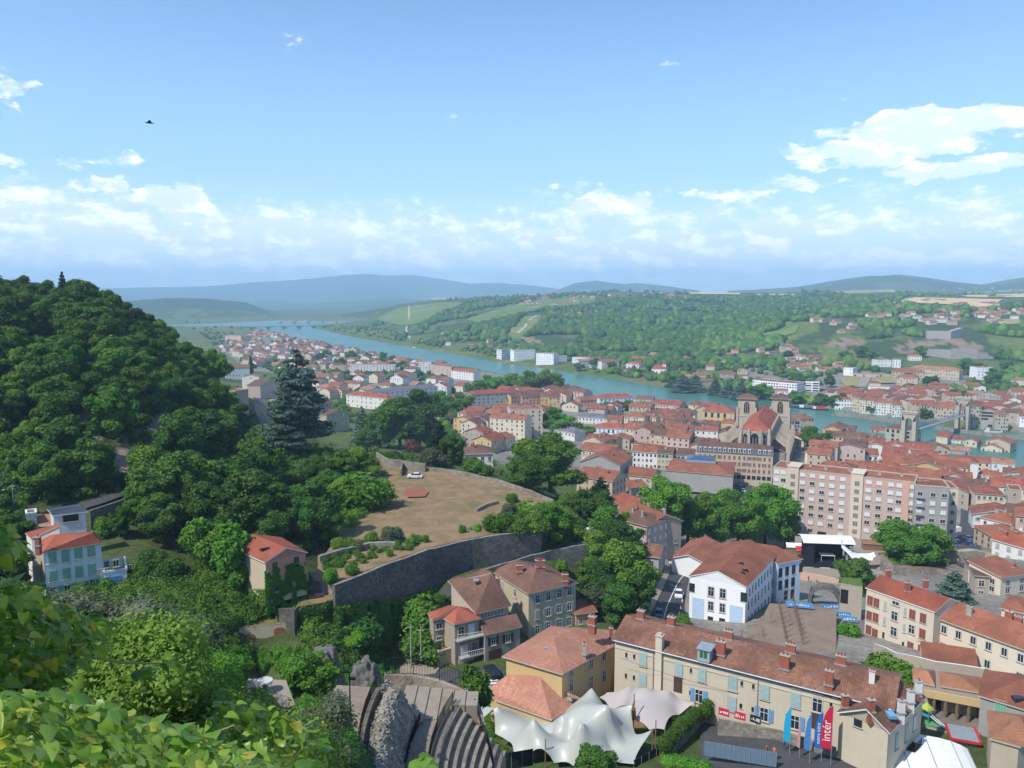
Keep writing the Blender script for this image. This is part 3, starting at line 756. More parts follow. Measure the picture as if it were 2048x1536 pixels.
# ------------------------------------------------------------ trees
def sphere_dirs(n,g):
 v = g.normal(size=(n,3)); return v/np.linalg.norm(v,axis=1,keepdims=True)
def ico(sub=1):
 bm = bmesh.new(); bmesh.ops.create_icosphere(bm,subdivisions=sub,radius=1)
 V = np.array([v.co[:] for v in bm.verts]); F = np.array([[v.index for v in f.verts] for f in bm.faces]); bm.free(); return V,F
IV1,IF1 = ico(1); IV2,IF2 = ico(2)
def leaves_on(lobes,n,size,g,up=.15,core=.82,flat=0,droop=0,fill=.3):
 C = np.array([l[0] for l in lobes]); Rr = np.array([l[1] for l in lobes])
 w = (Rr[:,0]*Rr[:,1]+Rr[:,0]*Rr[:,2]); w = w/w.sum()
 k = g.choice(len(lobes),n,p=w); d = sphere_dirs(n,g); d[:,2] += up; d /= np.linalg.norm(d,axis=1,keepdims=True)
 rad = (1-fill*g.random((n,1))**1.5)*(.93+.2*g.random((n,1)))*(1+.38*g.random((n,1))*(g.random((n,1)) < .16))
 p = C[k]+d*Rr[k]*rad
 keep = np.ones(n,bool)                      # drop leaves buried in another lobe
 for j in range(len(lobes)):
  q = (((p-C[j])/Rr[j])**2).sum(1); keep &= ~((q < .55) & (k != j))
 p,d = p[keep],d[keep]; m = len(p)
 nrm = d*.75+sphere_dirs(m,g)*.65; nrm[:,2] += .25
 if flat: nrm = nrm*np.array([1-flat,1-flat,1])
 nrm /= np.linalg.norm(nrm,axis=1,keepdims=True)
 a = np.cross(nrm,sphere_dirs(m,g)); a /= np.linalg.norm(a,axis=1,keepdims=True)+1e-9; b = np.cross(nrm,a)
 s = size*(.55+.8*g.random((m,1)))
 V = np.stack([p-a*s,p-b*s*.62,p+a*s,p+b*s*.62],1);
 V[:,2,2] -= droop*s[:,0]
 Fq = np.arange(m*4).reshape(m,4); Vs = [V.reshape(-1,3)]; Fs = [Fq]; off = m*4
 for j in range(len(lobes)):                  # closed cores so crowns are not see-through
  Vs.append(C[j]+IV1*Rr[j]*core*(.75+.3*g.random((len(IV1),1)))); Fs.append(np.concatenate([IF1,IF1[:,:1]],1)+off); off += len(IV1)
 return np.concatenate(Vs),np.concatenate(Fs)
def quad_mesh(name,V,F,mat):
 """quads where a triangle repeats its first vertex become triangles"""
 tri = F[:,3] == F[:,0]; Fq,Ft = F[~tri],F[tri][:,:3]
 me = bpy.data.meshes.new(name); me.vertices.add(len(V)); me.vertices.foreach_set('co',V.astype(np.float32).ravel())
 loops = np.concatenate([Fq.ravel(),Ft.ravel()]).astype(np.int32); me.loops.add(len(loops)); me.loops.foreach_set('vertex_index',loops)
 starts = np.concatenate([np.arange(len(Fq))*4,len(Fq)*4+np.arange(len(Ft))*3]).astype(np.int32)
 me.polygons.add(len(starts)); me.polygons.foreach_set('loop_start',starts)
 me.materials.append(mat); me.update(calc_edges=True); me.validate(); return me
LM = {'scrub': leafmat('leaf_scrub',(.065,.145,.020),(.18,.30,.05),.25),
 'dark': leafmat('leaf_dark',(.026,.078,.014),(.088,.175,.030),.24),
 'mid': leafmat('leaf_mid',(.044,.112,.014),(.132,.245,.033),.25),
 'light': leafmat('leaf_light',(.060,.16,.015),(.16,.32,.035),.3),
 'plane': leafmat('leaf_plane',(.055,.152,.013),(.16,.32,.034),.25),
 'cedar': leafmat('leaf_cedar',(.052,.098,.068),(.13,.19,.14),.12),
 'spruce': leafmat('leaf_spruce',(.012,.028,.016),(.030,.055,.028),.1),
 'ivy': leafmat('leaf_ivy',(.035,.105,.014),(.11,.23,.03),.25),
 'olive': leafmat('leaf_olive',(.060,.085,.045),(.12,.15,.085),.22),
 'copper': leafmat('leaf_copper',(.10,.035,.03),(.20,.07,.05),.2)}
def proto_tree(kind,seed):
 g = np.random.default_rng(seed); rr = random.Random(seed); H1 = 10.0; lobes = []; tr = MB(); size = .30; n = 8000; droop = 0
 if kind in ('broad','plane','light'):
  nl = {'broad': 34,'plane': 42,'light': 30}[kind]; cz,rx,rz = 5.3,{'broad': 3.3,'plane': 3.8,'light': 3.0}[kind],4.0
  n = {'broad': 13000,'plane': 24000,'light': 11000}[kind]; size = {'broad': .22,'plane': .18,'light': .25}[kind]
  for i in range(nl):
   d = sphere_dirs(1,g)[0]; q = .40+.62*g.random()**.7; rad = .65+.75*g.random()
   lobes.append((np.array([d[0]*rx*q,d[1]*rx*q,cz+d[2]*rz*q]),np.array([rad,rad,rad*.8])))
  lobes.append((np.array([0,0,cz]),np.array([rx*.55,rx*.55,rz*.6])))
  lobes.append((np.array([g.normal()*.4,g.normal()*.4,8.9]),np.array([1.0,1.0,.95])))
  tr.tube([(0,0,-1),(.05,0,1.5),(.1,.05,4)],[.32,.25,.16],8)
  for i in range(5):
   a = rr.uniform(0,6.3); tr.tube([(.05,0,1.5+.4*i),(cos(a)*1.2,sin(a)*1.2,3.6+.5*i),(cos(a)*2.0,sin(a)*2.0,5.2+.5*i)],[.13,.09,.04],6)
 elif kind == 'cedar':
  tr.tube([(0,0,-1),(0,0,5),(0,0,9.6)],[.35,.2,.05],8); n = 15000; size = .17
  for i in range(26):
   t = i/25; z = 1.9+t*7.7; R = (3.0*(1-t)**.75+.3)*(.75+.4*g.random()); k = 3 if t < .8 else 2
   a0 = g.random()*6.3
   for j in range(k):
    a = a0+j*6.28/k+g.normal()*.3; q = R*.55
    lobes.append((np.array([cos(a)*q,sin(a)*q,z+g.normal()*.12]),np.array([R*.46,R*.46,.20+.1*g.random()])))
    if j == 0: tr.tube([(0,0,z-.3),(cos(a)*R*.8,sin(a)*R*.8,z)],[.08,.03],5)
 elif kind == 'conifer':
  tr.tube([(0,0,-1),(0,0,9.6)],[.25,.04],7); n = 7000; size = .24
  for i in range(13):
   t = i/12; z = 1.0+t*8.6; R = 2.5*(1-t)**.9+.22
   for j in range(5):
    a = j*6.28/5+i*.7+g.normal()*.15
    lobes.append((np.array([cos(a)*R*.55,sin(a)*R*.55,z-.15]),np.array([R*.42,R*.42,.28])))
 elif kind == 'cypress':
  tr.tube([(0,0,-1),(0,0,8)],[.2,.05],6); n = 5000; size = .2
  for i in range(12):
   t = i/11; R = .85*sin(pi*(.12+.83*t))**.6+.1; lobes.append((np.array([g.normal()*.06,g.normal()*.06,.9+t*8.4]),np.array([R,R,.8])))
 elif kind == 'shrub':
  n = 4200; size = .42
  for i in range(12):
   d = sphere_dirs(1,g)[0]; rad = 1.7+1.5*g.random(); lobes.append((np.array([d[0]*3.2,d[1]*3.2,3.6+d[2]*2.6]),np.array([rad,rad,rad*.9])))
  lobes.append((np.array([0,0,2.8]),np.array([3.4,3.4,2.8])))
  for i in range(4): a = i*1.6; tr.tube([(0,0,-1),(cos(a)*1.2,sin(a)*1.2,3)],[.25,.1],5)
 elif kind == 'feather':
  n = 7500; size = .36; droop = .9
  for i in range(16):
   a = g.random()*6.3; q = g.random()**.6*2.6; rad = .9+.7*g.random(); lobes.append((np.array([cos(a)*q,sin(a)*q,4.2+g.random()*4.4]),np.array([rad,rad,rad*1.25])))
  tr.tube([(0,0,-1),(.1,0,5),(0,0,8)],[.25,.15,.05],7)
  for i in range(5): a = i*1.3; tr.tube([(0,0,2+i*.5),(cos(a)*1.6,sin(a)*1.6,5+.5*i)],[.1,.04],5)
 if kind == 'cedar': V,F = leaves_on(lobes,n,size,g,.3,.7,.5,.2)
 else: V,F = leaves_on(lobes,n,size,g,.15,.80,0,droop)
 return V,F,tr
TP = {}
def tproto(kind,mat,seed):
 k = (kind,mat,seed)
 if k not in TP:
  V,F,tr = proto_tree(kind,seed*13+len(kind)); key = (kind,0,seed)
  TP[k] = (quad_mesh('crown',V,F,LM[mat]),tr.mesh('trunk',M_BARK,smooth=True))
 return TP[k]
TNAME = {'broad': ('broadleaf_tree','tree'),'plane': ('plane_tree','tree'),'light': ('broadleaf_tree','tree'),'cedar': ('cedar_tree','tree'),
  'conifer': ('conifer_tree','tree'),'cypress': ('cypress_tree','tree'),'shrub': ('shrub','shrub'),'feather': ('feathery_tree','tree')}
TREES = []
def tree_at(x,y,h,kind,mat,seed,label,group=None,wid=1.0,z=None,sink=.2):
 cm,tm = tproto(kind,mat,seed); nm,cat = TNAME[kind]; s = h/10.0
 e = empty(nm,(x,y,(Hat(x,y) if z is None else z)-sink),rnd.uniform(0,6.28),label,cat,group)
 e.scale = (s*wid,s*wid,s)
 mobj('crown',cm,e); mobj('trunk',tm,e); TREES.append((x,y,h*.35*wid)); return e
def tree_px(px,top,base=None,y=None,kind='broad',mat='mid',seed=1,label='',group=None,wid=1.0,z=None):
 """tree whose foot is at pixel (px, base) - or at forward distance y - and whose top reaches pixel row `top`"""
 g = (G(px,base) if z is None else P(px,base,z)) if base is not None else PR(px,top,y)
 d = raydir(px,top); zt = CZ+d[2]/d[1]*g.y; zb = Hat(g.x,g.y) if z is None else z
 # keep the column of the photo: x from the row of the foot
 return tree_at(g.x,g.y,max(zt-zb,1.5),kind,mat,seed,label,group,wid,zb)
# ------------------------------------------------------------ hand-measured buildings
HERO = [(1394,1546,952,893,390),(1330,1470,940,905,330),(1478,1600,893,785,445),(1804,1834,850,823,575)]
def zat(px,py,y): d = raydir(px,py); return CZ+d[2]/d[1]*y
def blk(label,a,b,base,depth,gz=None,name='house',mind=0,**kw):
 """eave pixels a, b and the pixel row of the foot below a"""
 g = G(a[0],base) if gz is None else P(a[0],base,gz)
 HERO.append((min(a[0],b[0]),max(a[0],b[0]),base,min(a[1],b[1]),rng(g)))
 ze = zat(a[0],a[1],g.y); A = P(a[0],a[1],ze); B = P(b[0],b[1],ze)
 return house(name,label,A,B,depth,ze,**kw)
def k5(X,Y): return (840+X/5.12,1080+Y/5.12)
def k37(X,Y): return (950+X/3.7236,1150+Y/3.7236)
def k3(X,Y): return (1400+X/3.1605,1150+Y/3.1605)
def k746(X,Y): return (1200+X/3.746,850+Y/3.746)
def k839(X,Y): return (1600+X/3.839,850+Y/3.839)
def k7(X,Y): return (440+X/7.314,1040+Y/7.314)
def k548(X,Y): return (X/5.487,950+Y/5.487)
def k537(X,Y): return (1780+X/5.37,1250+Y/5.37)
def k68(X,Y): return (1400+X/6.827,740+Y/6.827)
def k457(X,Y): return (1600+X/4.571,740+Y/4.571)
def q(p,z): return (p[0],p[1],z)
def bars(parent,name,A,B,h,n,mat,r=.03,rails=(1.0,),z=0):
 """fence in local coords: posts and rails as one mesh"""
 mb = MB(); A,B = Vector(A),Vector(B)
 for i in range(n+1):
  p = A.lerp(B,i/n); mb.box(p.x-r,p.x+r,p.y-r,p.y+r,p.z,p.z+h)
 for f in rails: mb.tube([A+Vector((0,0,h*f)),B+Vector((0,0,h*f))],r*1.2,5)
 return mb.build(name,mat,parent)
# --- white house with green shutters (left)
ze = 73.6
D = custom('house','white four-storey house with closed green shutters and red roof on the hillside',{
'a': q(k548(465,845),ze),'b': q(k548(1128,742),ze),'c': q(k548(1040,625),ze),'d': q(k548(345,690),ze),'r1': q(k548(612,650),75.4),'r2': q(k548(1000,640),75.4)},
[['a','b','r2','r1'],['b','c','r2'],['c','d','r1','r2'],['d','a','r1']],WM['bluewhite'],RM['red'],62.5,over=.25,walls=['a','b','c','d'])
wins(D,'a','b',[k548(x,y) for x,y in ((578,908),(722,884),(863,860),(1003,836),(588,1107),(732,1080),(872,1053),(1010,1032))],1.0,1.75,'closed','green')
wins(D,'a','b',[k548(583,1272),k548(740,1240),k548(877,1212),k548(1016,1183)],.95,1.25,'open','green')
for py in (938,1140):
 a_,ang = on_wall(D,'a','b',*k548(500,py+50)); b_,_ = on_wall(D,'a','b',*k548(1115,py-55))
 mb = MB(); mb.tube([a_,b_],.09,4); mb.build('string_course',M_WHITE,D['e'])
chimney(D['roof'],*(P(*q(k548(420,770),75.0))-D['o']),.7,.7,1.3,M_BRICK,1)
mw = MB(); A,C2 = D['ip']['a']-D['o'],D['ip']['d']-D['o']
n_ = Vector((-(A-C2).y,(A-C2).x,0)).normalized()*.06
mw.face([C2+n_*-1+Vector((0,0,-C2.z)),A+n_*-1+Vector((0,0,-A.z)),A-n_,C2-n_]); mw.build('gable_render',WM['beige'],D['e'])
D = custom('lean_to_house','narrow lean-to wing with sloping red roof behind the green-shuttered house',{
'a': q(k548(340,695),74.6),'b': q(k548(655,555),76.6),'c': q(k548(668,525),76.9),'d': q(k548(275,635),74.6)},
[['a','b','c','d']],WM['white'],RM['red'],63,over=.1,walls=['a','b','c','d'])
D = custom('house','white upper house with dark solar panel roof beside the road',{
'a': q(k548(575,445),75.8),'b': q(k548(968,398),75.8),'c': q(k548(868,315),76.9),'d': q(k548(517,370),76.9)},
[['a','b','c','d']],WM['white'],simple('solar_panel',(.05,.06,.08),.3,.1,1,0,.5),69,over=.25,walls=['a','b','c','d'],rim=M_WHITE)
wins(D,'a','b',[k548(776,470)],2.4,1.3,'plain','grey','dark')
blk('small orange roofed lean-to between the lean-to wing and the solar roof house',k548(370,545),k548(545,535),1075,3,gz=70,roof='shed',rise=.9,wall='white',roofm='orange',floors=0,chims=0,sides=False,name='shed')
blk('flat grey-roofed white shed at the roadside behind the orange lean-to',k548(285,440),k548(400,425),1062,3,gz=71.5,roof='flat',wall='white',floors=0,chims=0,sides=False,name='shed')
e = blk('white garage wing with roof terrace joined to the green-shuttered house',k548(1135,1080),k548(1392,1040),1192,6.5,gz=64.5,roof='flat',wall='bluewhite',floors=0,chims=0,name='garage',cat='garage')
for nm,px,py,w_,h_,mt in (('garage_door',1215,1290,2.9,2.2,simple('blue_door',(.10,.26,.52),.6)),):
 g = e.matrix_basis; mb = MB(); mb.box(-1.45,1.45,-3.36,-3.24,.1,2.2); mb.build(nm,mt,e,loc=(-.6,0,0))
add_window(e,(.2,-3.25,4.4),0,.95,1.2,'open','white','green')
bars(e,'balustrade',(-2.6,-3.1,house.h),(2.6,-3.1,house.h),.8,14,M_STONE,.07)
# --- abandoned house with holed roof
ze = 70.2
D = custom('abandoned_house','abandoned small house with holed red roof and creeper-covered pink gable',{
'a': q(k7(305,465),ze),'b': q(k7(655,620),ze),'r': q(k7(975,405),72.0),'c': q(k7(1285,470),ze),'s': q(k7(465,200),72.0),'d': q(k7(900,250),ze)},
[['a','b','r','s'],['r','c','d','s']],WM['cream'],RM['red'],62.5,over=.3,walls=['a','b','c','d'],rim=M_WHITE)
HAB = D; W_ = D['ip']; mb = MB()
mb.face([W_['b']-D['o'],W_['c']-D['o'],P(*q(k7(968,430),71.6))-D['o']]); mb.build('gable',WM['pink'],D['e'])
nf = (W_['c']-W_['b']).normalized(); nn = Vector((nf.y,-nf.x,0))*.015
mb = MB(); mb.face([W_['b']-D['o']+nn+Vector((0,0,-4.2)),W_['c']-D['o']+nn+Vector((0,0,-4.2)),W_['c']-D['o']+nn,W_['b']-D['o']+nn]); mb.build('pink_render',WM['pink'],D['e'])
wins(D,'b','c',[(*k7(805,695),'dark'),(*k7(1120,615),'dark')],.95,1.9); wins(D,'b','c',[(*k7(820,975),'dark')],.8,1.6)
c_ = P(*q(k7(670,430),71.25))-D['o']; mb = MB()
for i in range(6): mb.box(c_.x-1+i*.3,c_.x-.8+i*.3,c_.y-.5+.1*i,c_.y+.35+.08*i,c_.z-.05,c_.z+.12+.03*i)
mb.build('broken_tiles',M_DARK,D['roof'])
# --- stone villa with balconies
ze = 57.4
D = custom('villa','stone-faced villa with bright red hipped roof and two front balconies',{
'a': q(k5(75,745),ze),'b': q(k5(125,824),ze),'c': q(k5(240,802),ze),'d': q(k5(350,868),ze),'e': q(k5(628,800),ze),'f': q(k5(520,700),ze),'g': q(k5(300,665),ze),
'p': q(k5(190,722),58.6),'r': q(k5(392,678),59.3)},
[['a','b','p'],['b','c','r','p'],['c','d','r'],['d','e','r'],['e','f','r'],['f','g','r'],['g','a','p','r']],WM['stone'],RM['red'],48.5,over=.35,walls=['a','b','c','d','e','f','g'])
wins(D,'b','c',[(*k5(195,880),'plain',1.2,1.2),(*k5(192,1005),'plain',1.0,.7)])
wins(D,'d','e',[(*k5(420,940),'plain',1.2,2.0),(*k5(525,915),'closed',1.2,2.0,'white'),(*k5(455,1128),'closed',1.3,2.0,'white'),(*k5(560,1098),'plain',1.2,2.0)])
for (x0_,y0_,x1_,y1_) in ((358,985,655,950),(395,1175,650,1120)):
 a_,an = on_wall(D,'d','e',*k5(x0_,y0_+15)); b_,_ = on_wall(D,'d','e',*k5(x1_-15,y1_+15))
 d_ = (b_-a_); d_.z = 0; d_.normalize(); o_ = Vector((d_.y,-d_.x,0)); zz = (a_.z+b_.z)/2
 mb = MB(); c4 = [a_,b_,b_+o_*1.2,a_+o_*1.2]; mb.prism([(p.x,p.y) for p in c4],zz-.2,zz,0,bottom=True)
 mb.tube([(a_+o_*1.15)+Vector((0,0,1)),(b_+o_*1.15)+Vector((0,0,1))],.05,5,1)
 for i in range(13): p = (a_+o_*1.15).lerp(b_+o_*1.15,i/12); mb.box(p.x-.03,p.x+.03,p.y-.03,p.y+.03,zz,zz+1,1)
 mb.build('balcony',[M_CONC,M_WHITE],D['e'])
l,an = on_wall(D,'d','e',*k5(470,1260)); mb = MB(); mb.box(-1.5,1.5,-.08,.02,-1.1,1.1); g_ = mb.build('garage_door',M_WHITE,D['e']); g_.location = l; g_.rotation_euler = (0,0,an)
blk('low cream garage block with flat roof and green door below the stone villa',k5(190,1160),k5(372,1105),1340,4.5,gz=49,roof='flat',wall='cream',floors=0,chims=0,name='garage',cat='garage')
# --- long brown-roofed workshop house with lower shed roof
D = custom('house','grey rendered house with maroon shutters and garage door beneath a low brown roof',{
'a': q(k5(655,978),54.9),'b': q(k5(1048,884),54.9),'c': q(k5(985,752),56.4),'d': q(k5(608,830),56.4)},[['a','b','c','d']],WM['grey'],RM['brown'],48.5,over=.3,walls=['a','b','c','d'])
wins(D,'a','b',[k5(750,1033),k5(900,1003)],1.0,1.6,'open','brown')
l,an = on_wall(D,'a','b',*k5(768,1190)); mb = MB(); mb.box(-1.3,1.3,-.08,.02,-1.4,1.3); g_ = mb.build('garage_door',SH['brown'],D['e']); g_.location = l; g_.rotation_euler = (0,0,an)
D = custom('house','tall house under one big dark brown roof slope with a ribbon of white windows',{
'a': q(k5(570,755),58.0),'b': q(k5(937,668),58.0),'c': q(k5(735,325),63.2),'d': q(k5(655,300),63.2),'e': q(k5(283,412),61.0)},[['a','b','c','d','e']],WM['beige'],RM['brown'],49,over=.35,walls=['a','b','c','e'])
wins(D,'a','b',[(*k5(640+i*33,776-i*8.2),'plain') for i in range(7)],.55,1.0)
chimney(D['roof'],*(P(*q(k5(800,470),60.6))-D['o']),.8,.6,1.5,M_BRICK,1)
sk = P(*q(k5(572,403),62.3))-D['o']; mb = MB(); mb.box(sk.x-.5,sk.x+.5,sk.y-.4,sk.y+.4,sk.z-.3,sk.z); mb.build('skylight',M_ZINC,D['roof'])
# --- tall cream house with grey shutters
ze = 58.8
D = custom('house','tall three-storey cream house with grey shutters and brown hipped roof',{
'l': q(k5(735,318),ze),'f': q(k5(1105,553),ze),'r': q(k5(1625,437),ze),'b': q(k5(1300,250),ze),'p': q(k5(1190,292),61.4),'s': q(k5(985,200),61.4)},
[['l','f','p','s'],['f','r','p'],['r','b','s','p'],['b','l','s']],WM['cream'],RM['brown'],49,over=.4,walls=['l','f','r','b'])
wins(D,'f','r',[k5(1203,603),k5(1313,575),k5(1424,548),k5(1530,522),(*k5(1203,762),'closed'),k5(1313,735),k5(1424,700),k5(1530,678),k5(1203,915),k5(1313,878),k5(1424,850),k5(1525,832)],1.0,1.7,'open','grey')
wins(D,'l','f',[(*k5(975,540),'plain'),(*k5(975,690),'closed'),(*k5(840,460),'closed')],.9,1.6)
for X,Y,z_ in ((1020,320,60.6),(1485,415,59.6),(1212,270,61.4),(1250,270,61.4)): chimney(D['roof'],*(P(*q(k5(X,Y),z_))-D['o']),1.2,.6,1.2,M_BRICK,3)
blk('small brick annex with rusty tin roof right of the tall cream house',k5(1600,745),k5(1790,720),1258,4,gz=49.5,roof='shed',rise=.9,wall='pink',roofm='rust',floors=1,bays=2,win=(.8,1.2),chims=0,name='annex',cat='annex')
# --- yellow house with pale new tiles
ze = 59.5
D = custom('house','yellow house with pale new clay tile roof and roof hatch behind the white tent',{
'L': q(k37(198,605),ze),'F': q(k37(655,740),ze),'E': q(k37(1032,533),ze),'D': q(k37(1095,413),ze),'K': q(k37(565,378),ze),'p': q(k37(587,475),61.9),'s': q(k37(722,410),61.9)},
[['L','F','p'],['F','E','s','p'],['E','D','s'],['D','K','s'],['K','L','p','s']],WM['yellow'],RM['new'],49.5,over=.5,walls=['L','F','E','D','K'])
wins(D,'F','E',[(*k37(864,660),'plain',1.0,1.5),(*k37(960,607),'plain',1.0,1.4),(*k37(862,800),'plain',1.0,2.2),(*k37(960,752),'plain',1.0,2.0),(*k37(717,720),'plain',.8,1.1),(*k37(715,815),'plain',.9,2.2)])
for X,Y,w_ in ((548,548,1.5),):
 c_ = P(*q(k37(X,Y),60.8))-D['o']; mb = MB(); mb.box(c_.x-.7,c_.x+.7,c_.y-.5,c_.y+.5,c_.z-.5,c_.z+.35); mb.build('roof_hatch',M_ZINC,D['roof'])
chimney(D['roof'],*(P(*q(k37(812,590),60.4))-D['o']),.5,.5,1.6,M_STONE,1); chimney(D['roof'],*(P(*q(k37(1012,455),60.3))-D['o']),.5,.5,1.3,M_BRICK,1)
D = custom('house','low hall with steep pale tile roof between yellow house and white tent',{
'a': q(k37(90,850),54.6),'b': q(k37(148,930),54.6),'c': q(k37(572,1078),54.6),'d': q(k37(815,928),54.6),'e': q(k37(690,870),55.6),'p': q(k37(472,716),58.2),'f': q(k37(240,745),56.5)},
[['a','b','c','p'],['c','d','e','p'],['a','p','f']],WM['yellow'],RM['new'],50,over=.4,walls=['a','b','c','d','e','f'])
chimney(D['roof'],*(P(*q(k37(705,925),55.4))-D['o']),.5,.5,.7,M_STONE,1)
# --- long cream terrace building with mottled tiles
ZE,ZR = 62.0,63.7
fl,fr = P(1236,1277,ZE),P(1700,1392,ZE); rl,rr_ = P(1226,1231,ZR),P(1796,1356,ZR)
dirv = (fr-fl).normalized(); nrm = Vector((-dirv.y,dirv.x,0)); dep = 10.5
L_ = (fr-fl).length+6
A_w = fl-dirv*.5; B_w = fl+dirv*(L_-1)
e = empty('house',((A_w.x+B_w.x)/2,(A_w.y+B_w.y)/2,51.5),atan2(dirv.y,dirv.x),'long cream terraced building with mottled old tiles and grey-green shutters','house')
Lh = (B_w-A_w).length/2; hh = ZE-51.5
BUILT.append((e.location.x+nrm.x*5,e.location.y+nrm.y*5,Lh,0,0,0))
for t_ in range(6): BUILT.append((A_w.x+(B_w.x-A_w.x)*t_/5+nrm.x*5,A_w.y+(B_w.y-A_w.y)*t_/5+nrm.y*5,8,0,0,0))
mw = MB(); mw.prism([(-Lh,0),(Lh,0),(Lh,dep),(-Lh,dep)],0,hh,0,top=False)
F,gab = rect_roof('gable',-Lh,Lh,0,dep,hh,1.75,.45)
for g in gab: mw.face(g)
mw.box(-Lh,Lh,-.10,-.002,hh-1.55,hh-1.4); wl = mw.build('wall',WM['pale'],e)
mr = MB(); roof_shell(mr,F,.2); ro = mr.build('roof',[RM['old'],M_ZINC],e)
def onl(px,py):
 d = raydir(px,py); dx_,dy_ = dirv.x,dirv.y; t = (A_w.x*dy_-A_w.y*dx_)/(d[0]*dy_-d[1]*dx_)
 w = Vector((d[0]*t,d[1]*t,CZ+d[2]*t)); return ((w-e.location).dot(dirv),0,w.z-51.5)
for X,Y,k_ in [(1253,628,'c'),(1518,700,'c'),(1692,742,'c'),(1920,805,'c'),(1250,785,'c'),(1915,960,'c')]: add_window(e,onl(*k37(X,Y)),0,1.1,2.0,'closed','white','teal')
for X,Y in [(208,685),(410,740),(605,790),(203,815)]: add_window(e,onl(*k3(X,Y)),0,1.2,2.1,'closed','white','teal')
for X,Y in [(405,880),(600,930)]: add_window(e,onl(*k3(X,Y)),0,1.2,2.0,'open','white','blue')
add_window(e,onl(*k37(1668,900)),0,1.2,2.0,'open','white','blue'); add_window(e,onl(*k3(742,818)),0,1.3,2.2,'plain','white')
for X,Y in [(1255,540),(1520,603),(1697,650),(1925,708)]: add_window(e,onl(*k37(X,Y)),0,1.1,.5,'plain','white')
for X,Y in [(212,600),(415,652),(610,702),(745,735),(905,772)]: add_window(e,onl(*k3(X,Y)),0,1.1,.5,'plain','white')
for X,Y in [(1127,595),(1186,608),(1124,750),(1184,765),(1608,712),(1604,878),(1987,808),(1980,975)]: add_window(e,onl(*k37(X,Y)),0,.35,.7,'dark')
for X,Y in [(264,687),(337,705),(258,830),(333,850),(828,815),(826,865)]: add_window(e,onl(*k3(X,Y)),0,.35,.7,'dark')
for nm,(px_,py_) in (('door',k37(1512,815)),('door',k3(735,920))):
 mb = MB(); mb.box(-.65,.65,-.08,.02,-1.2,1.2); mb.build(nm,simple('dark_wood_door',(.07,.045,.035),.7),e,loc=onl(px_,py_))
for X,Y,br in [(1375,520,0)]:
 l = onl(*k37(X,Y)); mb = MB(); mb.box(-.5,.5,-.45,.6,-hh*.7,2.2); mb.box(-.62,.62,-.55,.7,2.2,2.4,1); mb.box(-.3,.3,-.2,.3,2.4,2.7,1); mb.build('chimney_breast',[WM['pale'],M_STONE],e,loc=(l[0],0,hh-.2))
def on_roof(px,py,f=.5):                       # local roof point under a pixel, fraction of slope f
 z = ZE+1.75*f; w = P(px,py,z)-e.location; return (w.dot(dirv),w.dot(nrm),z-51.5)
for (X,Y,w_,m_) in [(130,500,1.3,M_BRICK),(535,590,1.2,M_BRICK),(815,690,1.0,M_BRICK),(1085,690,.7,M_WHITE)]: chimney(ro,*on_roof(*k3(X,Y),.45),w_,.7,1.9,m_,2)
for (X,Y) in [(180,400),(573,485),(890,560)]: chimney(ro,*on_roof(*k3(X,Y),1.0),1.3,.7,1.1,M_BRICK,3)
for (X,Y) in [(875,365),(1237,320),(1462,370)]: chimney(ro,*on_roof(*k37(X,Y),1.0),1.1,.8,1.2,M_BRICK,2)
l = on_roof(*k37(1715,600),.35); mb = MB(); mb.box(-.9,.9,-.9,1.5,-.6,1.2); mb.box(-1.1,1.1,-1.1,1.6,1.2,1.32,1); mb.box(-.55,.55,-.93,-.9,0,1.0,2); mb.box(-.05,.05,-.97,-.93,0,1.0,0); mb.build('dormer',[simple('grey_green_paint',(.30,.36,.33),.7),M_ZINC,simple('green_glass',(.03,.14,.08),.3)],ro,loc=l)
mb = MB(); mb.tube([(-Lh,-.52,hh-.25),(Lh,-.52,hh-.25)],.09,6)
for s_ in (-.42,.08,.5): mb.tube([(Lh*s_*1.6,-.12,hh-.3),(Lh*s_*1.6,-.12,.3)],.06,5)
mb.build('gutter',M_ZINC,e)
# --- gabled end house
D = custom('house','cream gable-ended house with dark lichened roof at the road corner, blue roof window',{
'a': q(k3(862,868),60.5),'b': q(k3(1200,1000),60.5),'c': q(k3(1432,770),60.5),'d': q(k3(985,740),60.5),'p': q(k3(1050,846),62.9),'s': q(k3(1250,652),62.9)},
[['a','p','s','d'],['p','b','c','s']],WM['pale'],RM['old'],51.5,over=.3,walls=['a','b','c','d'],rim=M_WHITE)
W_ = D['ip']; mb = MB(); mb.face([W_['a']-D['o'],W_['b']-D['o'],P(*q(k3(1050,852),62.6))-D['o']]); mb.build('gable',WM['pale'],D['e'])
mb = MB(); mb.face([W_['c']-D['o'],W_['d']-D['o'],P(*q(k3(1250,660),62.6))-D['o']]); mb.build('gable',WM['pale'],D['e'])
wins(D,'a','b',[(*k3(1000,925),'plain')],1.0,1.4,frame='dark'); wins(D,'b','c',[(*k3(1242,1050),'closed',.9,2.0,'teal'),(*k3(1303,995),'closed',.9,2.3,'teal'),(*k3(1355,935),'closed',.9,2.0,'white')])
for X,Y,z_,m_ in ((915,830,61.2,M_BRICK),(1080,860,62.4,M_BRICK),(1270,865,61.6,M_WHITE),(1330,800,61.6,M_WHITE),(1380,740,61.3,M_WHITE)): chimney(D['roof'],*(P(*q(k3(X,Y),z_))-D['o']),.8,.6,1.5,m_,1)
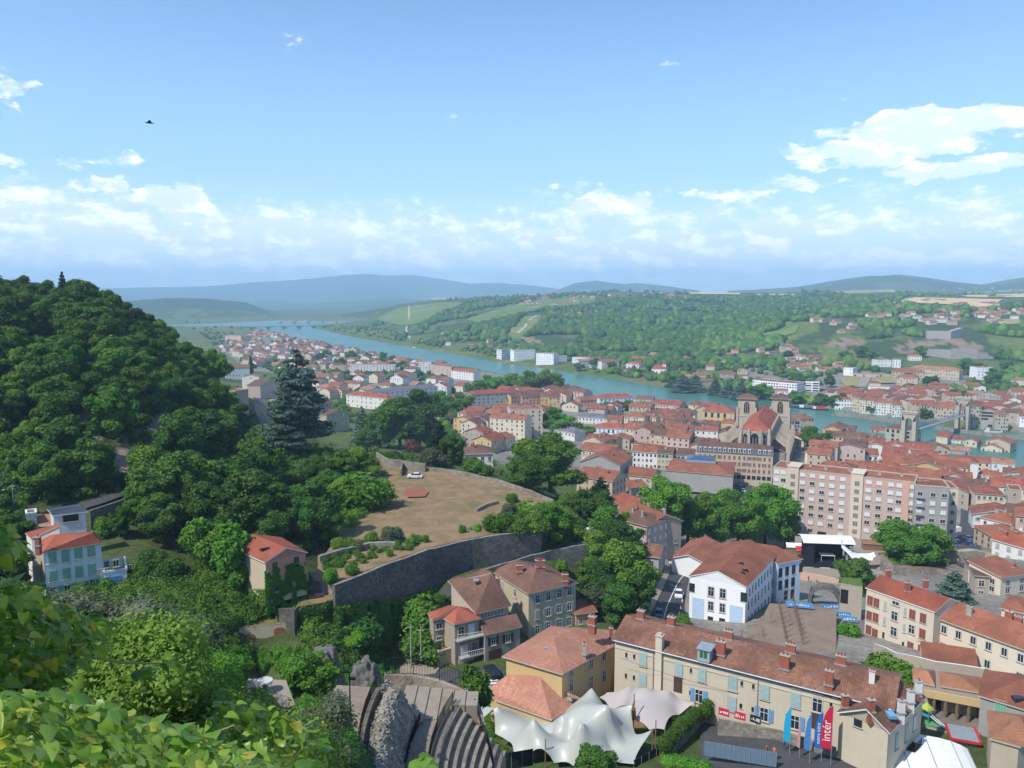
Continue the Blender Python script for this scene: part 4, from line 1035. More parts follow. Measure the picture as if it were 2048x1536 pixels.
for X,Y,z_ in ((1208,880,61.8),):
 c_ = P(*q(k3(X,Y),z_))-D['o']; mb = MB(); mb.box(c_.x-.5,c_.x+.5,c_.y-.7,c_.y+.7,c_.z-.3,c_.z+.12); mb.build('roof_window',simple('sky_blue_glass',(.15,.32,.48),.15),D['roof'])
l,an = on_wall(D,'b','c',*k3(1325,1075)); mb = MB(); mb.box(-1.2,1.2,-1.1,0,-.15,0);
for i in range(13): mb.box(-1.2+i*.2-.02,-1.2+i*.2+.02,-1.1,-1.06,0,.95)
mb.box(-1.2,1.2,-1.12,-1.05,.95,1.0); b_ = mb.build('balcony',M_METAL,D['e']); b_.location = l; b_.rotation_euler = (0,0,an)
# --- white and pale blue school building
ze = 54.4
D = custom('school_building','large white and pale blue gabled building with brown tile roof above the road bend',{
'a': q(k746(662,1132),ze),'b': q(k746(1100,1216),ze),'c': q(k746(1330,972),ze),'d': q(k746(918,884),ze),'p': q(k746(884,1094),56.7),'s': q(k746(1122,856),56.7)},
[['a','p','s','d'],['p','b','c','s']],WM['white2'],RM['rust'],43.5,over=.25,walls=['a','b','c','d'],rim=M_WHITE,cat='building')
W_ = D['ip']; mb = MB(); mb.face([W_['a']-D['o'],W_['b']-D['o'],P(*q(k746(884,1104),56.4))-D['o']]); mb.face([W_['c']-D['o'],W_['d']-D['o'],P(*q(k746(1122,866),56.4))-D['o']]); mb.build('gable',WM['white2'],D['e'])
M_PB = simple('pale_blue_panel',(.40,.52,.68),.7)
def panel(D,a,b,px,py,w,h,mat,name='panel',t=.06):
 l,an = on_wall(D,a,b,px,py); mb = MB(); mb.box(-w/2,w/2,-t,.02,-h/2,h/2); o = mb.build(name,mat,D['e']); o.location = l; o.rotation_euler = (0,0,an)
panel(D,'a','b',*k746(735,1390),2.6,5.6,M_PB); panel(D,'a','b',*k746(1018,1450),2.7,5.6,M_PB)
wins(D,'a','b',[(*k746(690,1218),'dark',1.2,1.9),(*k746(832,1247),'plain',1.3,2.1),(*k746(920,1262),'plain',1.3,2.1),(*k746(1078,1290),'dark',1.4,2.0),(*k746(830,1355),'plain',1.2,2.0),(*k746(917,1370),'plain',1.2,2.0),(*k746(826,1475),'dark',1.2,2.4),(*k746(914,1492),'dark',1.3,2.6)],frame='white')
wins(D,'b','c',[(*k746(1122+i*22.5,1250-i*23.5),'dark',.75,1.6) for i in range(9)]+[(*k746(1113+i*25,1350-i*24),'dark',.75,1.8) for i in range(9)]+[(*k746(1112+i*25,1465-i*25.5),'dark',.75,1.7) for i in range(9)])
mb = MB(); hq = [P(*q(k746(x,y),55.9+z_))-D['o'] for x,y,z_ in ((985,1010,.1),(1050,1035,.1),(1085,1085,-.4),(1060,1105,-.5))]
for h_ in hq: mb.box(h_.x-.7,h_.x+.7,h_.y-.35,h_.y+.35,h_.z-.35,h_.z+.08)
mb.build('missing_tiles_patch',M_DARK,D['roof'])
D = custom('school_wing','white wing with dark windows and rust roof joined behind the white gabled building',{
'a': q(k746(1330,1040),53.4),'b': q(k746(1522,1003),53.4),'c': q(k746(1320,905),55.2),'d': q(k746(1140,880),55.2)},
[['a','b','c','d']],WM['bluewhite'],RM['rust'],42.5,over=.25,walls=['a','b','c','d'],rim=M_WHITE,cat='building')
wins(D,'a','b',[(*k746(x,y),'dark',1.1,2.2) for x,y in ((1352,1108),(1401,1095),(1450,1082),(1505,1068),(1350,1200),(1397,1188),(1445,1175),(1392,1275),(1440,1265))])
blk('white rear block with small gable and rust roof behind the white gabled building',k746(790,1035),k746(925,900),1165,9,gz=41,roof='gable',rise=1.6,wall='white2',roofm='rust',floors=2,bays=2,chims=0,name='building',cat='building')
# --- pink apartment slab, 8 floors
ze = 50.3
A,B = P(1547,935,ze),P(1830.5,966,ze)
e = house('apartment_block','long eight-storey salmon pink apartment block with white shutters and stair towers',A,B,12.5,ze,roof='flat',wall='rose',floors=0,chims=0,cat='apartment block',z0=25)
Lb = (B-A).length; ex = Vector(((B-A).x,(B-A).y,0)).normalized()
M_SALM = wallmat('wall_salmon',(.53,.33,.26),.15); M_CRM = wallmat('wall_stair',(.58,.49,.38),.15)
mb = MB(); mb.box(-Lb/2+9.5,Lb/2-.05,-6.30,-6.26,22.2,25.0); mb.build('top_band',M_SALM,e)
for xs in (-Lb/2+7.2,5.4):
 mb = MB(); mb.box(xs-2.0,xs+2.0,-6.75,-6.2,.1,26.4); mb.box(xs-2.2,xs+2.2,-6.95,2,26.4,26.6); st_ = mb.build('stair_tower',M_CRM,e)
 for f in range(8): add_window(st_,(xs,-6.76,2.3+f*2.95),0,1.5,1.5,'grid','stone')
mb = MB(); mb.box(20.1,22.2,-6.6,-6.2,.1,25.4); mb.build('pier',M_SALM,e)
mb = MB(); mb.box(-Lb/2+.1,-Lb/2+5.1,-6.30,-6.26,.2,25.2); mb.build('cream_bay',M_CRM,e)
shw = [-Lb/2+1.6,-Lb/2+4.0]
for xs in [Lb/2-x for x in (36.3,32.7,29.2,25.6,22.0)][:5]+[8.9,12.3,16.0,19.2][:2]+[23.0-7,19.0][:0]: shw.append(xs)
shw = [-22.6,-20.1,-13.2,-9.8,-6.4,-3.0,.6,9.2,12.6,16.4,19.0] if True else shw
rr = random.Random(5)
for xs in shw+[22.9]:
 for f in range(8):
  z_ = 23.8-f*2.95
  if f == 7 and rr.random() < .4: continue
  v_ = 'closed' if rr.random() < (.85 if f < 2 else .5) else 'plain'
  add_window(e,(xs,-6.27,z_),0,1.75,1.35,v_,'white','white')
mb = MB(); mb.box(-7.2,-4.2,-6.32,-6.2,.2,3.2); mb.build('passage',M_DARK,e)
for x_,y_ in ((-20,0),(-12,2),(-6,-1),(2,1),(12,0),(19,2)): chimney([c for c in e.children if c.name.startswith('roof')][0],x_,y_,25.3,1.0,.7,1.1,M_CONC,2)
e = house('apartment_block','grey-white apartment block with balconies at the right end of the pink slab',P(1830.5,971,50),P(1899,976,50),12,50,roof='flat',wall='grey',floors=0,chims=2,cat='apartment block',z0=25)
for xs in (-3.6,.4,3.8):
 for f in range(7):
  if (-3.6 == xs and f > 4): continue
  add_window(e,(xs,-6.0,22.2-f*3.0),0,1.6,1.4,'closed' if (f+int(xs)) % 3 else 'plain','white','white')
  if xs == -3.6: mb = MB(); mb.box(xs-1.2,xs+1.2,-7.0,-6.0,20.9-f*3.0,21.05-f*3.0); mb.box(xs-1.2,xs+1.2,-7.0,-6.95,21.05-f*3.0,21.9-f*3.0); mb.build('balcony',M_CONC,e)
house('apartment_block','narrow pale yellow apartment block by the street right of the grey block',P(1899,977,48.5),P(1917,978,48.5),11,48.5,roof='flat',wall='pale',floors=7,bays=1,win=(1.1,1.4),chims=0,cat='apartment block',z0=24.5,style='plain')
# --- cathedral
def cathedral():
 a0,a1 = PR(1511,865,440),PR(1533,800,502); ax = Vector((a1.x-a0.x,a1.y-a0.y)); Ln = ax.length; an = atan2(ax.y,ax.x)-pi/2
 zg = 13.0; e = empty('cathedral',(a0.x,a0.y,zg),an,'gothic stone cathedral with red nave roof, flying buttresses and two square towers','cathedral')
 for t_ in (0,.33,.66,1): BUILT.append((a0.x+ax.x*t_,a0.y+ax.y*t_,19,0,0,0))
 hw,hz,rz = 8.2,24.0,31.0; ST = WM['stone']; ST2 = wallmat('cathedral_stone',(.45,.385,.30),.6); ST3 = wallmat('cathedral_dark_stone',(.29,.26,.22),.6)
 apse = [(hw*sin(radians(t)),2.0-hw*.85*cos(radians(t))) for t in (-90,-60,-22,22,60,90)]
 poly = apse+[(hw,Ln),(-hw,Ln)]
 mw = MB(); mw.prism(poly,0,hz,0,top=False); mw.prism([(p[0]*1.06,p[1]-.25 if i < 6 else p[1]) for i,p in enumerate(poly)],hz,hz+.8,0); nave = mw.build('nave_wall',ST2,e)
 hub = (0,6.5,rz); mr = MB(); F = []
 ap = [(p[0]*1.02,p[1]-.2,hz+.85) for p in apse]
 for i in range(5): F.append([ap[i],ap[i+1],hub])
 F.append([ap[5],(hw*1.02,Ln,hz+.85),(0,Ln,rz),hub]); F.append([(-hw*1.02,Ln,hz+.85),ap[0],hub,(0,Ln,rz)])
 roof_shell(mr,F,.25); mr.build('nave_roof',[RM['red'],M_STONE],e)
 for i in range(5):                               # tall apse windows
  (x0,y0),(x1,y1) = apse[i],apse[i+1]; L = math.hypot(x1-x0,y1-y0); a = atan2(y1-y0,x1-x0); w = L*.36
  mb = MB(); pts = [(-w,11),(w,11)]+[(w*cos(radians(t)),20.5+w*1.4*sin(radians(t))) for t in range(0,181,20)]
  M = Matrix.Translation(((x0+x1)/2,(y0+y1)/2,0)) @ Matrix.Rotation(a,4,'Z')
  mb.face([tuple(M @ Vector((x,-.08,z))) for x,z in pts])
  wd = mb.build('apse_window',M_GLASS,nave)
  mb = MB()
  for x in (-w*.36,w*.36): mb.box(x-.12,x+.12,-.2,-.08,11,21,0,M)
  ring = [M @ Vector((x*1.1,-.12,z if z < 20 else 20.5+(z-20.5)*1.1)) for x,z in pts]; mb.tube(ring+[ring[0]],.22,5); mb.build('tracery',ST2,wd)
  mb = MB(); M2 = Matrix.Translation((x0,y0,0)) @ Matrix.Rotation(a,4,'Z'); mb.box(-.7,.7,-1.6,0,0,hz-1,0,M2); mb.box(-.5,.5,-1.2,0,hz-1,hz+2.0,0,M2); mb.build('buttress',ST2,e)
 for s_ in (-1,1):                               # side aisles and flying buttresses
  mb = MB(); mb.box(min(s_*hw,s_*(hw+8)),max(s_*hw,s_*(hw+8)),6,Ln,0,11.5); mb.build('aisle',ST3,e)
  mr = MB(); x_o = s_*(hw+8.4); f = [(s_*hw,6,15.5),(x_o,6,11.5),(x_o,Ln,11.5),(s_*hw,Ln,15.5)]; roof_shell(mr,[f[::-1] if s_ > 0 else f] if False else [f if s_ > 0 else f[::-1]],.2); mr.build('aisle_roof',[RM['brown'],M_STONE],e)
  for k in range(9):
   y = 7.5+k*(Ln-16)/8; mb = MB(); xo = hw+8.2
   mb.box(min(s_*xo,s_*(xo+2.2)),max(s_*xo,s_*(xo+2.2)),y-.55,y+.55,0,17.0); mb.box(min(s_*(xo+.3),s_*(xo+1.9)),max(s_*(xo+.3),s_*(xo+1.9)),y-.4,y+.4,17.0,19.5)
   pr = [(hw-.1,20.5),(xo+.5,14.0),(xo+.5,15.6),(hw-.1,22.4)]
   for yy,rev in ((y-.38,False),(y+.38,True)):
    ff = [(s_*x,yy,z) for x,z in pr]; mb.face(ff if (rev ^ (s_ > 0)) is False else ff[::-1])
   mb.face([(s_*pr[3][0],y-.38,pr[3][1]),(s_*pr[2][0],y-.38,pr[2][1]),(s_*pr[2][0],y+.38,pr[2][1]),(s_*pr[3][0],y+.38,pr[3][1])])
   mb.face([(s_*pr[0][0],y-.38,pr[0][1]),(s_*pr[1][0],y-.38,pr[1][1]),(s_*pr[1][0],y+.38,pr[1][1]),(s_*pr[0][0],y+.38,pr[0][1])])
   mb.lathe([(.7,22.0),(.45,24.5),(.5,25.0),(0,27.5)],6,(s_*(hw+.2),y,0)); mb.build('flying_buttress',ST2,e)
 for px_,s_ in ((1495.5,-1),(1562,1)):
  c = PR(px_,800,500); c = Matrix.Rotation(-an,3,'Z') @ Vector((c.x-a0.x,c.y-a0.y,0)); cx,cy = c.x,c.y; w = 5.6; hT = 36.2
  mb = MB(); mb.box(cx-w,cx+w,cy-w,cy+w,0,24); mb.box(cx-w-.25,cx+w+.25,cy-w-.25,cy+w+.25,24,24.7); mb.box(cx-w*.95,cx+w*.95,cy-w*.95,cy+w*.95,24.7,hT)
  for sx in (-1,1): mb.box(cx+sx*w-.7,cx+sx*w+.7,cy-w-.6,cy-w+.4,0,30)
  for sy in (1,): mb.box(cx+w-.4,cx+w+1.0,cy-1,cy+1,0,33)
  tw = mb.build('tower',ST2,e)
  F,_ = rect_roof('hip',cx-w,cx+w,cy-w,cy+w+.1,hT,2.6,.9); mr = MB(); roof_shell(mr,F,.25); mr.build('tower_roof',[RM['brown'],M_STONE],tw)
  for fa in (0,pi/2,-pi/2):
   mb = MB(); M = Matrix.Translation((cx,cy,0)) @ Matrix.Rotation(fa,4,'Z'); pts = [(-1.6,26.2),(1.6,26.2)]+[(1.6*cos(radians(t)),31.3+2.6*sin(radians(t))) for t in range(0,181,20)]
   mb.face([tuple(M @ Vector((x,-w*.95-.05,z))) for x,z in pts]); b_ = mb.build('belfry_opening',M_DARK,tw)
   mb = MB()
   for x in (-.55,.55): mb.box(x-.12,x+.12,-w*.95-.2,-w*.95-.05,26.2,32,0,M)
   rg = [M @ Vector((x*1.08,-w*.95-.1,z)) for x,z in pts]; mb.tube(rg+[rg[0]],.2,5); mb.tube([M @ Vector((.7*cos(t),-w*.95-.12,32.2+.7*sin(t))) for t in [k*pi/6 for k in range(13)]],.12,5); mb.build('tracery',ST2,b_)
cathedral()
# --- mansard building and neighbours
A,B = P(1394,904,34.2),P(1546,913,34.2)
e = house('mansard_building','long cream building with red shutters and dormers in its slate mansard roof',A,B,12,34.2,roof='flat',wall='cream',floors=0,chims=0,cat='building')
Lb = (B-A).length; hb = 34.2-e.location.z
rf = [c for c in e.children if c.name.startswith('roof')][0]
mb = MB(); x0,x1 = -Lb/2,Lb/2
mb.face([(x0-.3,-6.3,hb+.3),(x1+.3,-6.3,hb+.3),(x1,-5.2,hb+3.2),(x0,-5.2,hb+3.2)]); mb.face([(x1+.3,-6.3,hb+.3),(x1+.3,6.3,hb+.3),(x1,5.2,hb+3.2),(x1,-5.2,hb+3.2)]); mb.face([(x0-.3,6.3,hb+.3),(x0-.3,-6.3,hb+.3),(x0,-5.2,hb+3.2),(x0,5.2,hb+3.2)]); mb.face([(x1+.3,6.3,hb+.3),(x0-.3,6.3,hb+.3),(x0,5.2,hb+3.2),(x1,5.2,hb+3.2)])
mb.build('mansard',RM['grey'],e)
mr = MB(); F,_ = rect_roof('hip',x0,x1,-5.2,5.2,hb+3.2,1.7,.25); roof_shell(mr,F,.2); mr.build('upper_roof',[RM['brown'],M_ZINC],e)
for i in range(15):
 if i == 11: continue
 x = x0+1.6+i*(Lb-3.2)/14; mb = MB(); mb.box(x-.6,x+.6,-6.2,-5.2,hb+.9,hb+2.7); mb.box(x-.75,x+.75,-6.35,-5.1,hb+2.7,hb+2.85); mb.box(x-.35,x+.35,-6.23,-6.2,hb+1.1,hb+2.5,1); mb.build('dormer',[M_WHITE,M_GLASS],e)
rr = random.Random(3)
for i in range(15):
 for f in range(3):
  x = x0+1.6+i*(Lb-3.2)/14
  add_window(e,(x,-6.0,hb-1.7-f*3.2),0,.95,1.7,'closed' if rr.random() < .7 else 'openm','white','red')
 mb = MB(); mb.box(x-.9,x+.9,-6.08,-5.98,hb-12.6,hb-10.6); mb.build('shop_front',M_GLASS,e)
# market hall
D = custom('market_hall','square market hall with rust roof crowned by a blue glass lantern',{
'a': q(k746(488,338),30.5),'b': q(k746(1003,382),30.5),'c': q(k746(1012,285),30.5),'d': q(k746(545,246),30.5),'p': q(k746(655,282),33.0),'s': q(k746(862,292),33.0)},
[['a','b','s','p'],['b','c','s'],['c','d','p','s'],['d','a','p']],WM['grey'],RM['rust'],21,over=.4,walls=['a','b','c','d'],cat='market hall')
l0,l1,l2,l3 = [P(*q(k746(x,y),33.0))-D['o'] for x,y in ((645,278),(868,290),(858,250),(672,235))]
t0,t1 = [P(*q(k746(x,y),36.0))-D['o'] for x,y in ((705,232),(800,236))]
mb = MB(); up = Vector((0,0,1.2))
mb.face([l0,l1,l1+up,l0+up],1); mb.face([l1,l2,l2+up,l1+up],1); mb.face([l3,l0,l0+up,l3+up],1); mb.face([l2,l3,l3+up,l2+up],1)
mb.face([l0+up,l1+up,t1,t0],0); mb.face([l1+up,l2+up,t1],0); mb.face([l2+up,l3+up,t0,t1],0); mb.face([l3+up,l0+up,t0],0); mb.build('glass_lantern',[simple('blue_glass',(.035,.085,.19),.2,.2,1,0,.6),M_ZINC],D['roof'])
# ------------------------------------------------------------ terraces, walls, roads, street things
M_ASPH = simple('asphalt',(.060,.060,.062),.9,.2,.6); M_PAVE = simple('pavement',(.27,.225,.175),.9,.15,.8); M_MARK = simple('road_paint',(.62,.62,.60),.7)
def stonemat(name,a,b_,sc=.9):
 if name in _mats: return _mats[name]
 m,b = newmat(name); t = b.n('ShaderNodeTexCoord'); v = b.n('ShaderNodeTexVoronoi'); v.inputs['Scale'].default_value = sc*2.2
 b.link(t.outputs['Object'],v.inputs['Vector']); n = b.noise(t.outputs['Object'],.25,5,.65); n2 = b.noise(t.outputs['Object'],5,4,.6)
 c = b.mix(b.sep(v.outputs['Color'])[0],a,b_); c = b.mix(b.mr(n,.4,.65,0,.6),c,tuple(q*.45 for q in a)); c = b.mix(b.mr(n2,.3,.7,0,.35),c,b_)
 finish(m,b,c,.95,b.m('ADD',v.outputs['Distance'],n2),.06,0,.15); _mats[name] = m; return m
M_RUB = stonemat('rubble_stone',(.165,.145,.12),(.30,.27,.225)); M_RUBD = stonemat('dark_rubble_stone',(.078,.074,.070),(.17,.16,.145)); M_TAN = stonemat('tan_stone',(.30,.25,.18),(.38,.33,.26),1.2)
def groundmat(name,a,b_,c_=None,sc=.3):
 if name in _mats: return _mats[name]
 m,b = newmat(name); t = b.n('ShaderNodeTexCoord'); n = b.noise(t.outputs['Object'],sc,6,.65); n2 = b.noise(t.outputs['Object'],3.5,5,.65); n3 = b.noise(t.outputs['Object'],sc*.45,4,.6)
 c = b.mix(b.mr(n,.35,.65),a,b_); c = b.mix(b.mr(n2,.4,.75,0,.5),c,tuple(q*.6 for q in a))
 if c_: c = b.mix(b.mr(n3,.52,.66,0,.8),c,c_)
 finish(m,b,c,.95,n2,.08,0,.1); _mats[name] = m; return m
M_DIRT = groundmat('dry_earth',(.205,.140,.078),(.275,.195,.108),(.13,.125,.05)); M_LAWN = groundmat('lawn_grass',(.07,.12,.025),(.11,.16,.04)); M_RED = groundmat('red_earth',(.30,.085,.05),(.26,.13,.08),(.23,.155,.09),1.2)
M_GRAV = groundmat('gravel_path',(.22,.175,.135),(.29,.24,.185))
def platform(name,poly,z,bottom,mtop,mside,px=True,bump=.25,kind='structure',**kw):
 w = [P(*p,z) if px else Vector((*p,z)) for p in poly]; xs = [p.x for p in w]; ys = [p.y for p in w]
 base = [Vector((p.x,p.y)) for p in w]; n = len(base); pts = []; st = max(1.0,(max(xs)-min(xs))/40)
 for i in range(n):
  a,b_ = base[i],base[(i+1) % n]; k = max(1,int((b_-a).length/st))
  for j in range(k): pts.append(a.lerp(b_,j/k))
 m_ = len(pts); rim = list(pts); P2 = [(p.x,p.y) for p in base]
 for x in np.arange(min(xs)+st/2,max(xs),st):
  for y in np.arange(min(ys)+st/2,max(ys),st):
   if inside(P2,np.array(x),np.array(y)) and dist_poly(P2,np.array(x),np.array(y)) > st*.4: pts.append(Vector((x,y)))
 v,e,f,*_ = delaunay_2d_cdt(pts,[(i,(i+1) % m_) for i in range(m_)],[],1,1e-4)
 mb = MB(); hz = lambda p: z+bump*min(1,float(dist_poly(P2,np.array(p[0]),np.array(p[1])))/3)*(float(fbm(np.array(p[0]/5+50),np.array(p[1]/5),3,9))-.5)*2
 for t in f:
  qd = [(v[i][0],v[i][1],hz(v[i])) for i in t]
  if (qd[1][0]-qd[0][0])*(qd[2][1]-qd[0][1])-(qd[2][0]-qd[0][0])*(qd[1][1]-qd[0][1]) < 0: qd = qd[::-1]
  mb.face(qd,0)
 mb.prism([(p.x,p.y) for p in rim],bottom,z,1,top=False)
 return tag(mb.build(name,[mtop,mside]),kw.get('label'),kw.get('cat'),None,kind)
def wall_line(name,label,pts,top,th,mat,bottom=None,cap=None,cat='wall',sink=1.5,world=False):
 """free-standing or retaining wall; pts pixels on its top edge, top = height(s)"""
 tops = top if isinstance(top,(list,tuple)) else [top]*len(pts)
 w = [(p if world else P(p[0],p[1],t)) for p,t in zip(pts,tops)]; w = [Vector((p[0],p[1],t)) for p,t in zip(w,tops)]
 mb = MB(); c = sum(w,Vector((0,0,0)))/len(w); off = []
 for i,p in enumerate(w):
  d = (w[min(i+1,len(w)-1)]-w[max(i-1,0)]); d.z = 0; d.normalize(); off.append(Vector((-d.y,d.x,0))*th)
 for i in range(len(w)-1):
  a,b_ = w[i],w[i+1]; oa,ob = off[i],off[i+1]
  k = max(1,int((b_-a).length/2.5))
  for j in range(k):
   p0,p1 = a.lerp(b_,j/k),a.lerp(b_,(j+1)/k); o0,o1 = oa.lerp(ob,j/k),oa.lerp(ob,(j+1)/k)
   z0 = bottom if bottom is not None else Hat(p0.x,p0.y)-sink; z1 = bottom if bottom is not None else Hat(p1.x,p1.y)-sink
   j0,j1 = Vector((0,0,.08*sin(p0.x*3.1+p0.y))),Vector((0,0,.08*sin(p1.x*3.1+p1.y)))
   A0,A1,B0,B1 = p0+j0,p1+j1,p0+o0+j0,p1+o1+j1
   mb.face([(p0.x,p0.y,z0),(p1.x,p1.y,z1),A1,A0]); mb.face([(B1.x,B1.y,z1),(B0.x,B0.y,z0),B0,B1]); mb.face([A0,A1,B1,B0],1)
 a,b_ = w[0],w[0]+off[0]; mb.face([(b_.x,b_.y,bottom or Hat(a.x,a.y)-2),(a.x,a.y,bottom or Hat(a.x,a.y)-2),a,b_]); a,b_ = w[-1],w[-1]+off[-1]; mb.face([(a.x,a.y,bottom or Hat(a.x,a.y)-2),(b_.x,b_.y,bottom or Hat(a.x,a.y)-2),b_,a])
 o = mb.build(name,[mat,cap or mat]); return tag(o,label,cat)
# terrace field above the long wall
FIELD = [(668,1168),(760,1130),(850,1098),(940,1076),(1000,1067),(1078,1056),(1100,1025),(1104,1002),(1060,986),(1000,966),(940,952),(880,941),(820,935),(775,932),(735,945),(700,985),(690,1030),(672,1080),(640,1120),(625,1160)]
platform('terrace_field',FIELD,64.0,46,M_DIRT,M_RUB)
tag(drape('red_earth_patch',[(808,985),(815,978),(850,978),(858,985),(850,995),(815,996)],M_RED,dz=.26,flat=64.0))
wall_line('retaining_wall','long tall grey stone retaining wall below the brown terrace field',[(664,1170),(760,1131),(850,1099),(940,1077),(1000,1068),(1080,1057)],64.6,-.7,M_RUBD,46,M_RUB)
wall_line('boundary_wall','low pale stone wall curving along the back of the brown terrace field',[(845,934),(880,936),(940,947),(1000,961),(1060,981),(1106,1001)],65.1,.5,M_RUB,60)
wall_line('parapet_wall','rough grey stone parapet below the sloping lane behind the brown roofed houses',[(930,1158),(960,1140),(1000,1128),(1060,1110),(1100,1100),(1172,1087)],[59.0,59.8,60,60,60,60],-.5,M_RUB,46)
wall_line('garden_wall','broken low stone wall fragment lying across the right of the terrace field',[(955,1018),(975,1008),(998,1002)],64.7,.6,M_RUB,63)
wall_line('garden_wall','ruined stone wall along the lower left side of the terrace field',[(640,1112),(690,1098),(740,1086),(790,1085)],65.2,.8,M_RUB,62)
wall_line('garden_wall','stone wall beside the gateway behind the white car',[(752,905),(775,918),(815,922),(850,928)],65.6,.5,M_RUB,60)
wall_line('garden_wall','short stone wall directly behind the parked white car',[(803,938),(806,924),(850,930)],66,.4,M_RUB,62)
# lanes and roads
tag(drape('lane',[(748,1283),(790,1250),(850,1205),(920,1162),(1000,1132),(1080,1108),(1165,1086),(1215,1062),(1225,1072),(1180,1098),(1100,1112),(1000,1146),(930,1178),(850,1228),(765,1290)],M_ASPH,.3))
def zfix(name,poly,zs,mat,dz=.0,kind='structure'):
 """sheet through points with their own heights (pixel, z)"""
 mb = MB(); w = [P(p[0],p[1],z) for p,z in zip(poly,zs)]; c = sum(w,Vector((0,0,0)))/len(w)
 if sum(w[i].x*w[(i+1)%len(w)].y-w[(i+1)%len(w)].x*w[i].y for i in range(len(w))) < 0: w = w[::-1]
 mb.face([(p.x,p.y,p.z+dz) for p in w]); return tag(mb.build(name,mat),kind=kind)
ROAD1 = [(1290,1262),(1303,1230),(1322,1190),(1342,1145),(1337,1120),(1330,1088),(1336,1076),(1365,1092),(1400,1118),(1440,1135),(1425,1150),(1378,1152),(1372,1180),(1368,1215),(1376,1250),(1380,1268),(1300,1272)]
drape('road',ROAD1,M_ASPH,.12)
drape('pavement',[(1278,1262),(1290,1230),(1308,1190),(1328,1145),(1326,1110),(1334,1110),(1341,1145),(1321,1190),(1302,1230),(1289,1262)],M_PAVE,.25)
drape('pavement',[(1340,1075),(1375,1082),(1420,1108),(1415,1118),(1400,1116),(1366,1092),(1338,1082)],M_PAVE,.25)
def stripe(pts,w=1.6,dz=.30):
 mb = MB(); g = [G(*p) for p in pts]
 for a,b_ in zip(g[:-1],g[1:]):
  d = (b_-a); d.z = 0; d.normalize(); n = Vector((-d.y,d.x,0))*w*.1
  mb.face([a-n+Vector((0,0,dz)),b_-n+Vector((0,0,dz)),b_+n+Vector((0,0,dz)),a+n+Vector((0,0,dz))])
 return mb
mb = stripe([(1327,1258),(1327,1242),(1334,1215),(1345,1190),(1352,1175),(1361,1160),(1368,1152)],1.0)
for a,b_ in (((1358,1233),(1359,1226)),((1361,1220),(1362,1213)),((1364,1206),(1365,1200)),((1366,1194),(1367,1188)),((1342,1228),(1350,1234))): mb.add(stripe([a,b_],1.0))
tag(mb.build('road_marking',M_MARK),kind='structure')
mb = MB()
for i in range(9): mb.add(stripe([(1338+i*4.6,1130-i*.6),(1334+i*4.4+6,1124-i*.8)],2.4))
for i in range(6): mb.add(stripe([(1346+i*4,1142+i*.6),(1350+i*4,1146+i*.3)],2.0))
for i in range(7): mb.add(stripe([(1338+i*5,1108+i*2),(1346+i*5,1117+i*1.4)],1.2))
tag(mb.build('crossing_marking',M_MARK),kind='structure')
drape('road',[(1400,1448),(1437,1445),(1500,1466),(1600,1497),(1680,1522),(1760,1545),(1760,1620),(1400,1620)],M_ASPH,.12)
drape('pavement',[(1430,1434),(1440,1434),(1600,1482),(1675,1512),(1720,1530),(1720,1536),(1670,1520),(1598,1491),(1437,1443)],M_PAVE,.26)
drape('road',[(800,1352),(870,1345),(960,1337),(1000,1334),(1012,1350),(1008,1395),(985,1400),(960,1380),(900,1365),(800,1368)],M_ASPH,.14)
drape('forecourt',[(800,1335),(850,1300),(880,1338),(870,1350),(800,1358)],M_PAVE,.2)
mb = MB()
for i in range(5): mb.add(stripe([(977+i*.5,1347+i*6),(996,1345+i*6)],3.2,.33))
tag(mb.build('crossing_marking',M_MARK),kind='structure')
drape('road',[(505,790),(518,792),(545,840),(566,868),(560,905),(530,905),(532,870),(512,830)],M_ASPH,.3)
drape('road',[(165,1010),(200,1000),(262,978),(262,990),(215,1008),(170,1022)],M_ASPH,.4)
wall_line('retaining_wall','grey stone wall under the road left of the dark trees',[(178,1020),(215,1008),(262,992)],[73.8,74.4,75.2],-.6,M_RUBD,62)
drape('street',[(1890,1060),(1896,1120),(1950,1150),(1962,1100),(1955,1060),(1936,1015),(1932,1000),(1924,1000),(1920,1050)],M_ASPH,.2)
drape('car_park',[(1470,955),(1500,955),(1510,1010),(1450,1010),(1462,975)],M_ASPH,.25)
# courtyard with arches, festival ground
platform('courtyard',[k3(440,178),k3(862,215),k3(862,445),k3(835,560),k3(500,490),k3(300,360),k3(395,270)],49.5,40,M_DIRT if False else groundmat('courtyard_paving',(.21,.155,.115),(.25,.19,.145)),M_RUB,bump=.03)
platform('festival_ground',[(1590,1150),(1780,1190),(1800,1120),(1900,1130),(1880,1085),(1590,1072)],35.0,20,M_PAVE,M_RUB,bump=.05)
wall_line('retaining_wall','pinkish retaining wall beneath the festival stage',[(1597,1142),(1680,1158),(1745,1172)],38.6,-.6,simple('pink_wall',(.50,.34,.26),.9),28)
zfix('lawn',[(1597,1160),(1680,1176),(1745,1188),(1745,1198),(1680,1190),(1597,1178)],[36.5,36.2,36,37,37.2,37.5],M_LAWN)
platform('garden_terrace',[(1590,1178),(1690,1192),(1700,1215),(1600,1210)],39.5,30,M_GRAV,M_RUB,bump=.1)
ex_,ey_ = P(*k3(470,200),49.5),P(*k3(690,200),49.5)
hoop_me = {}
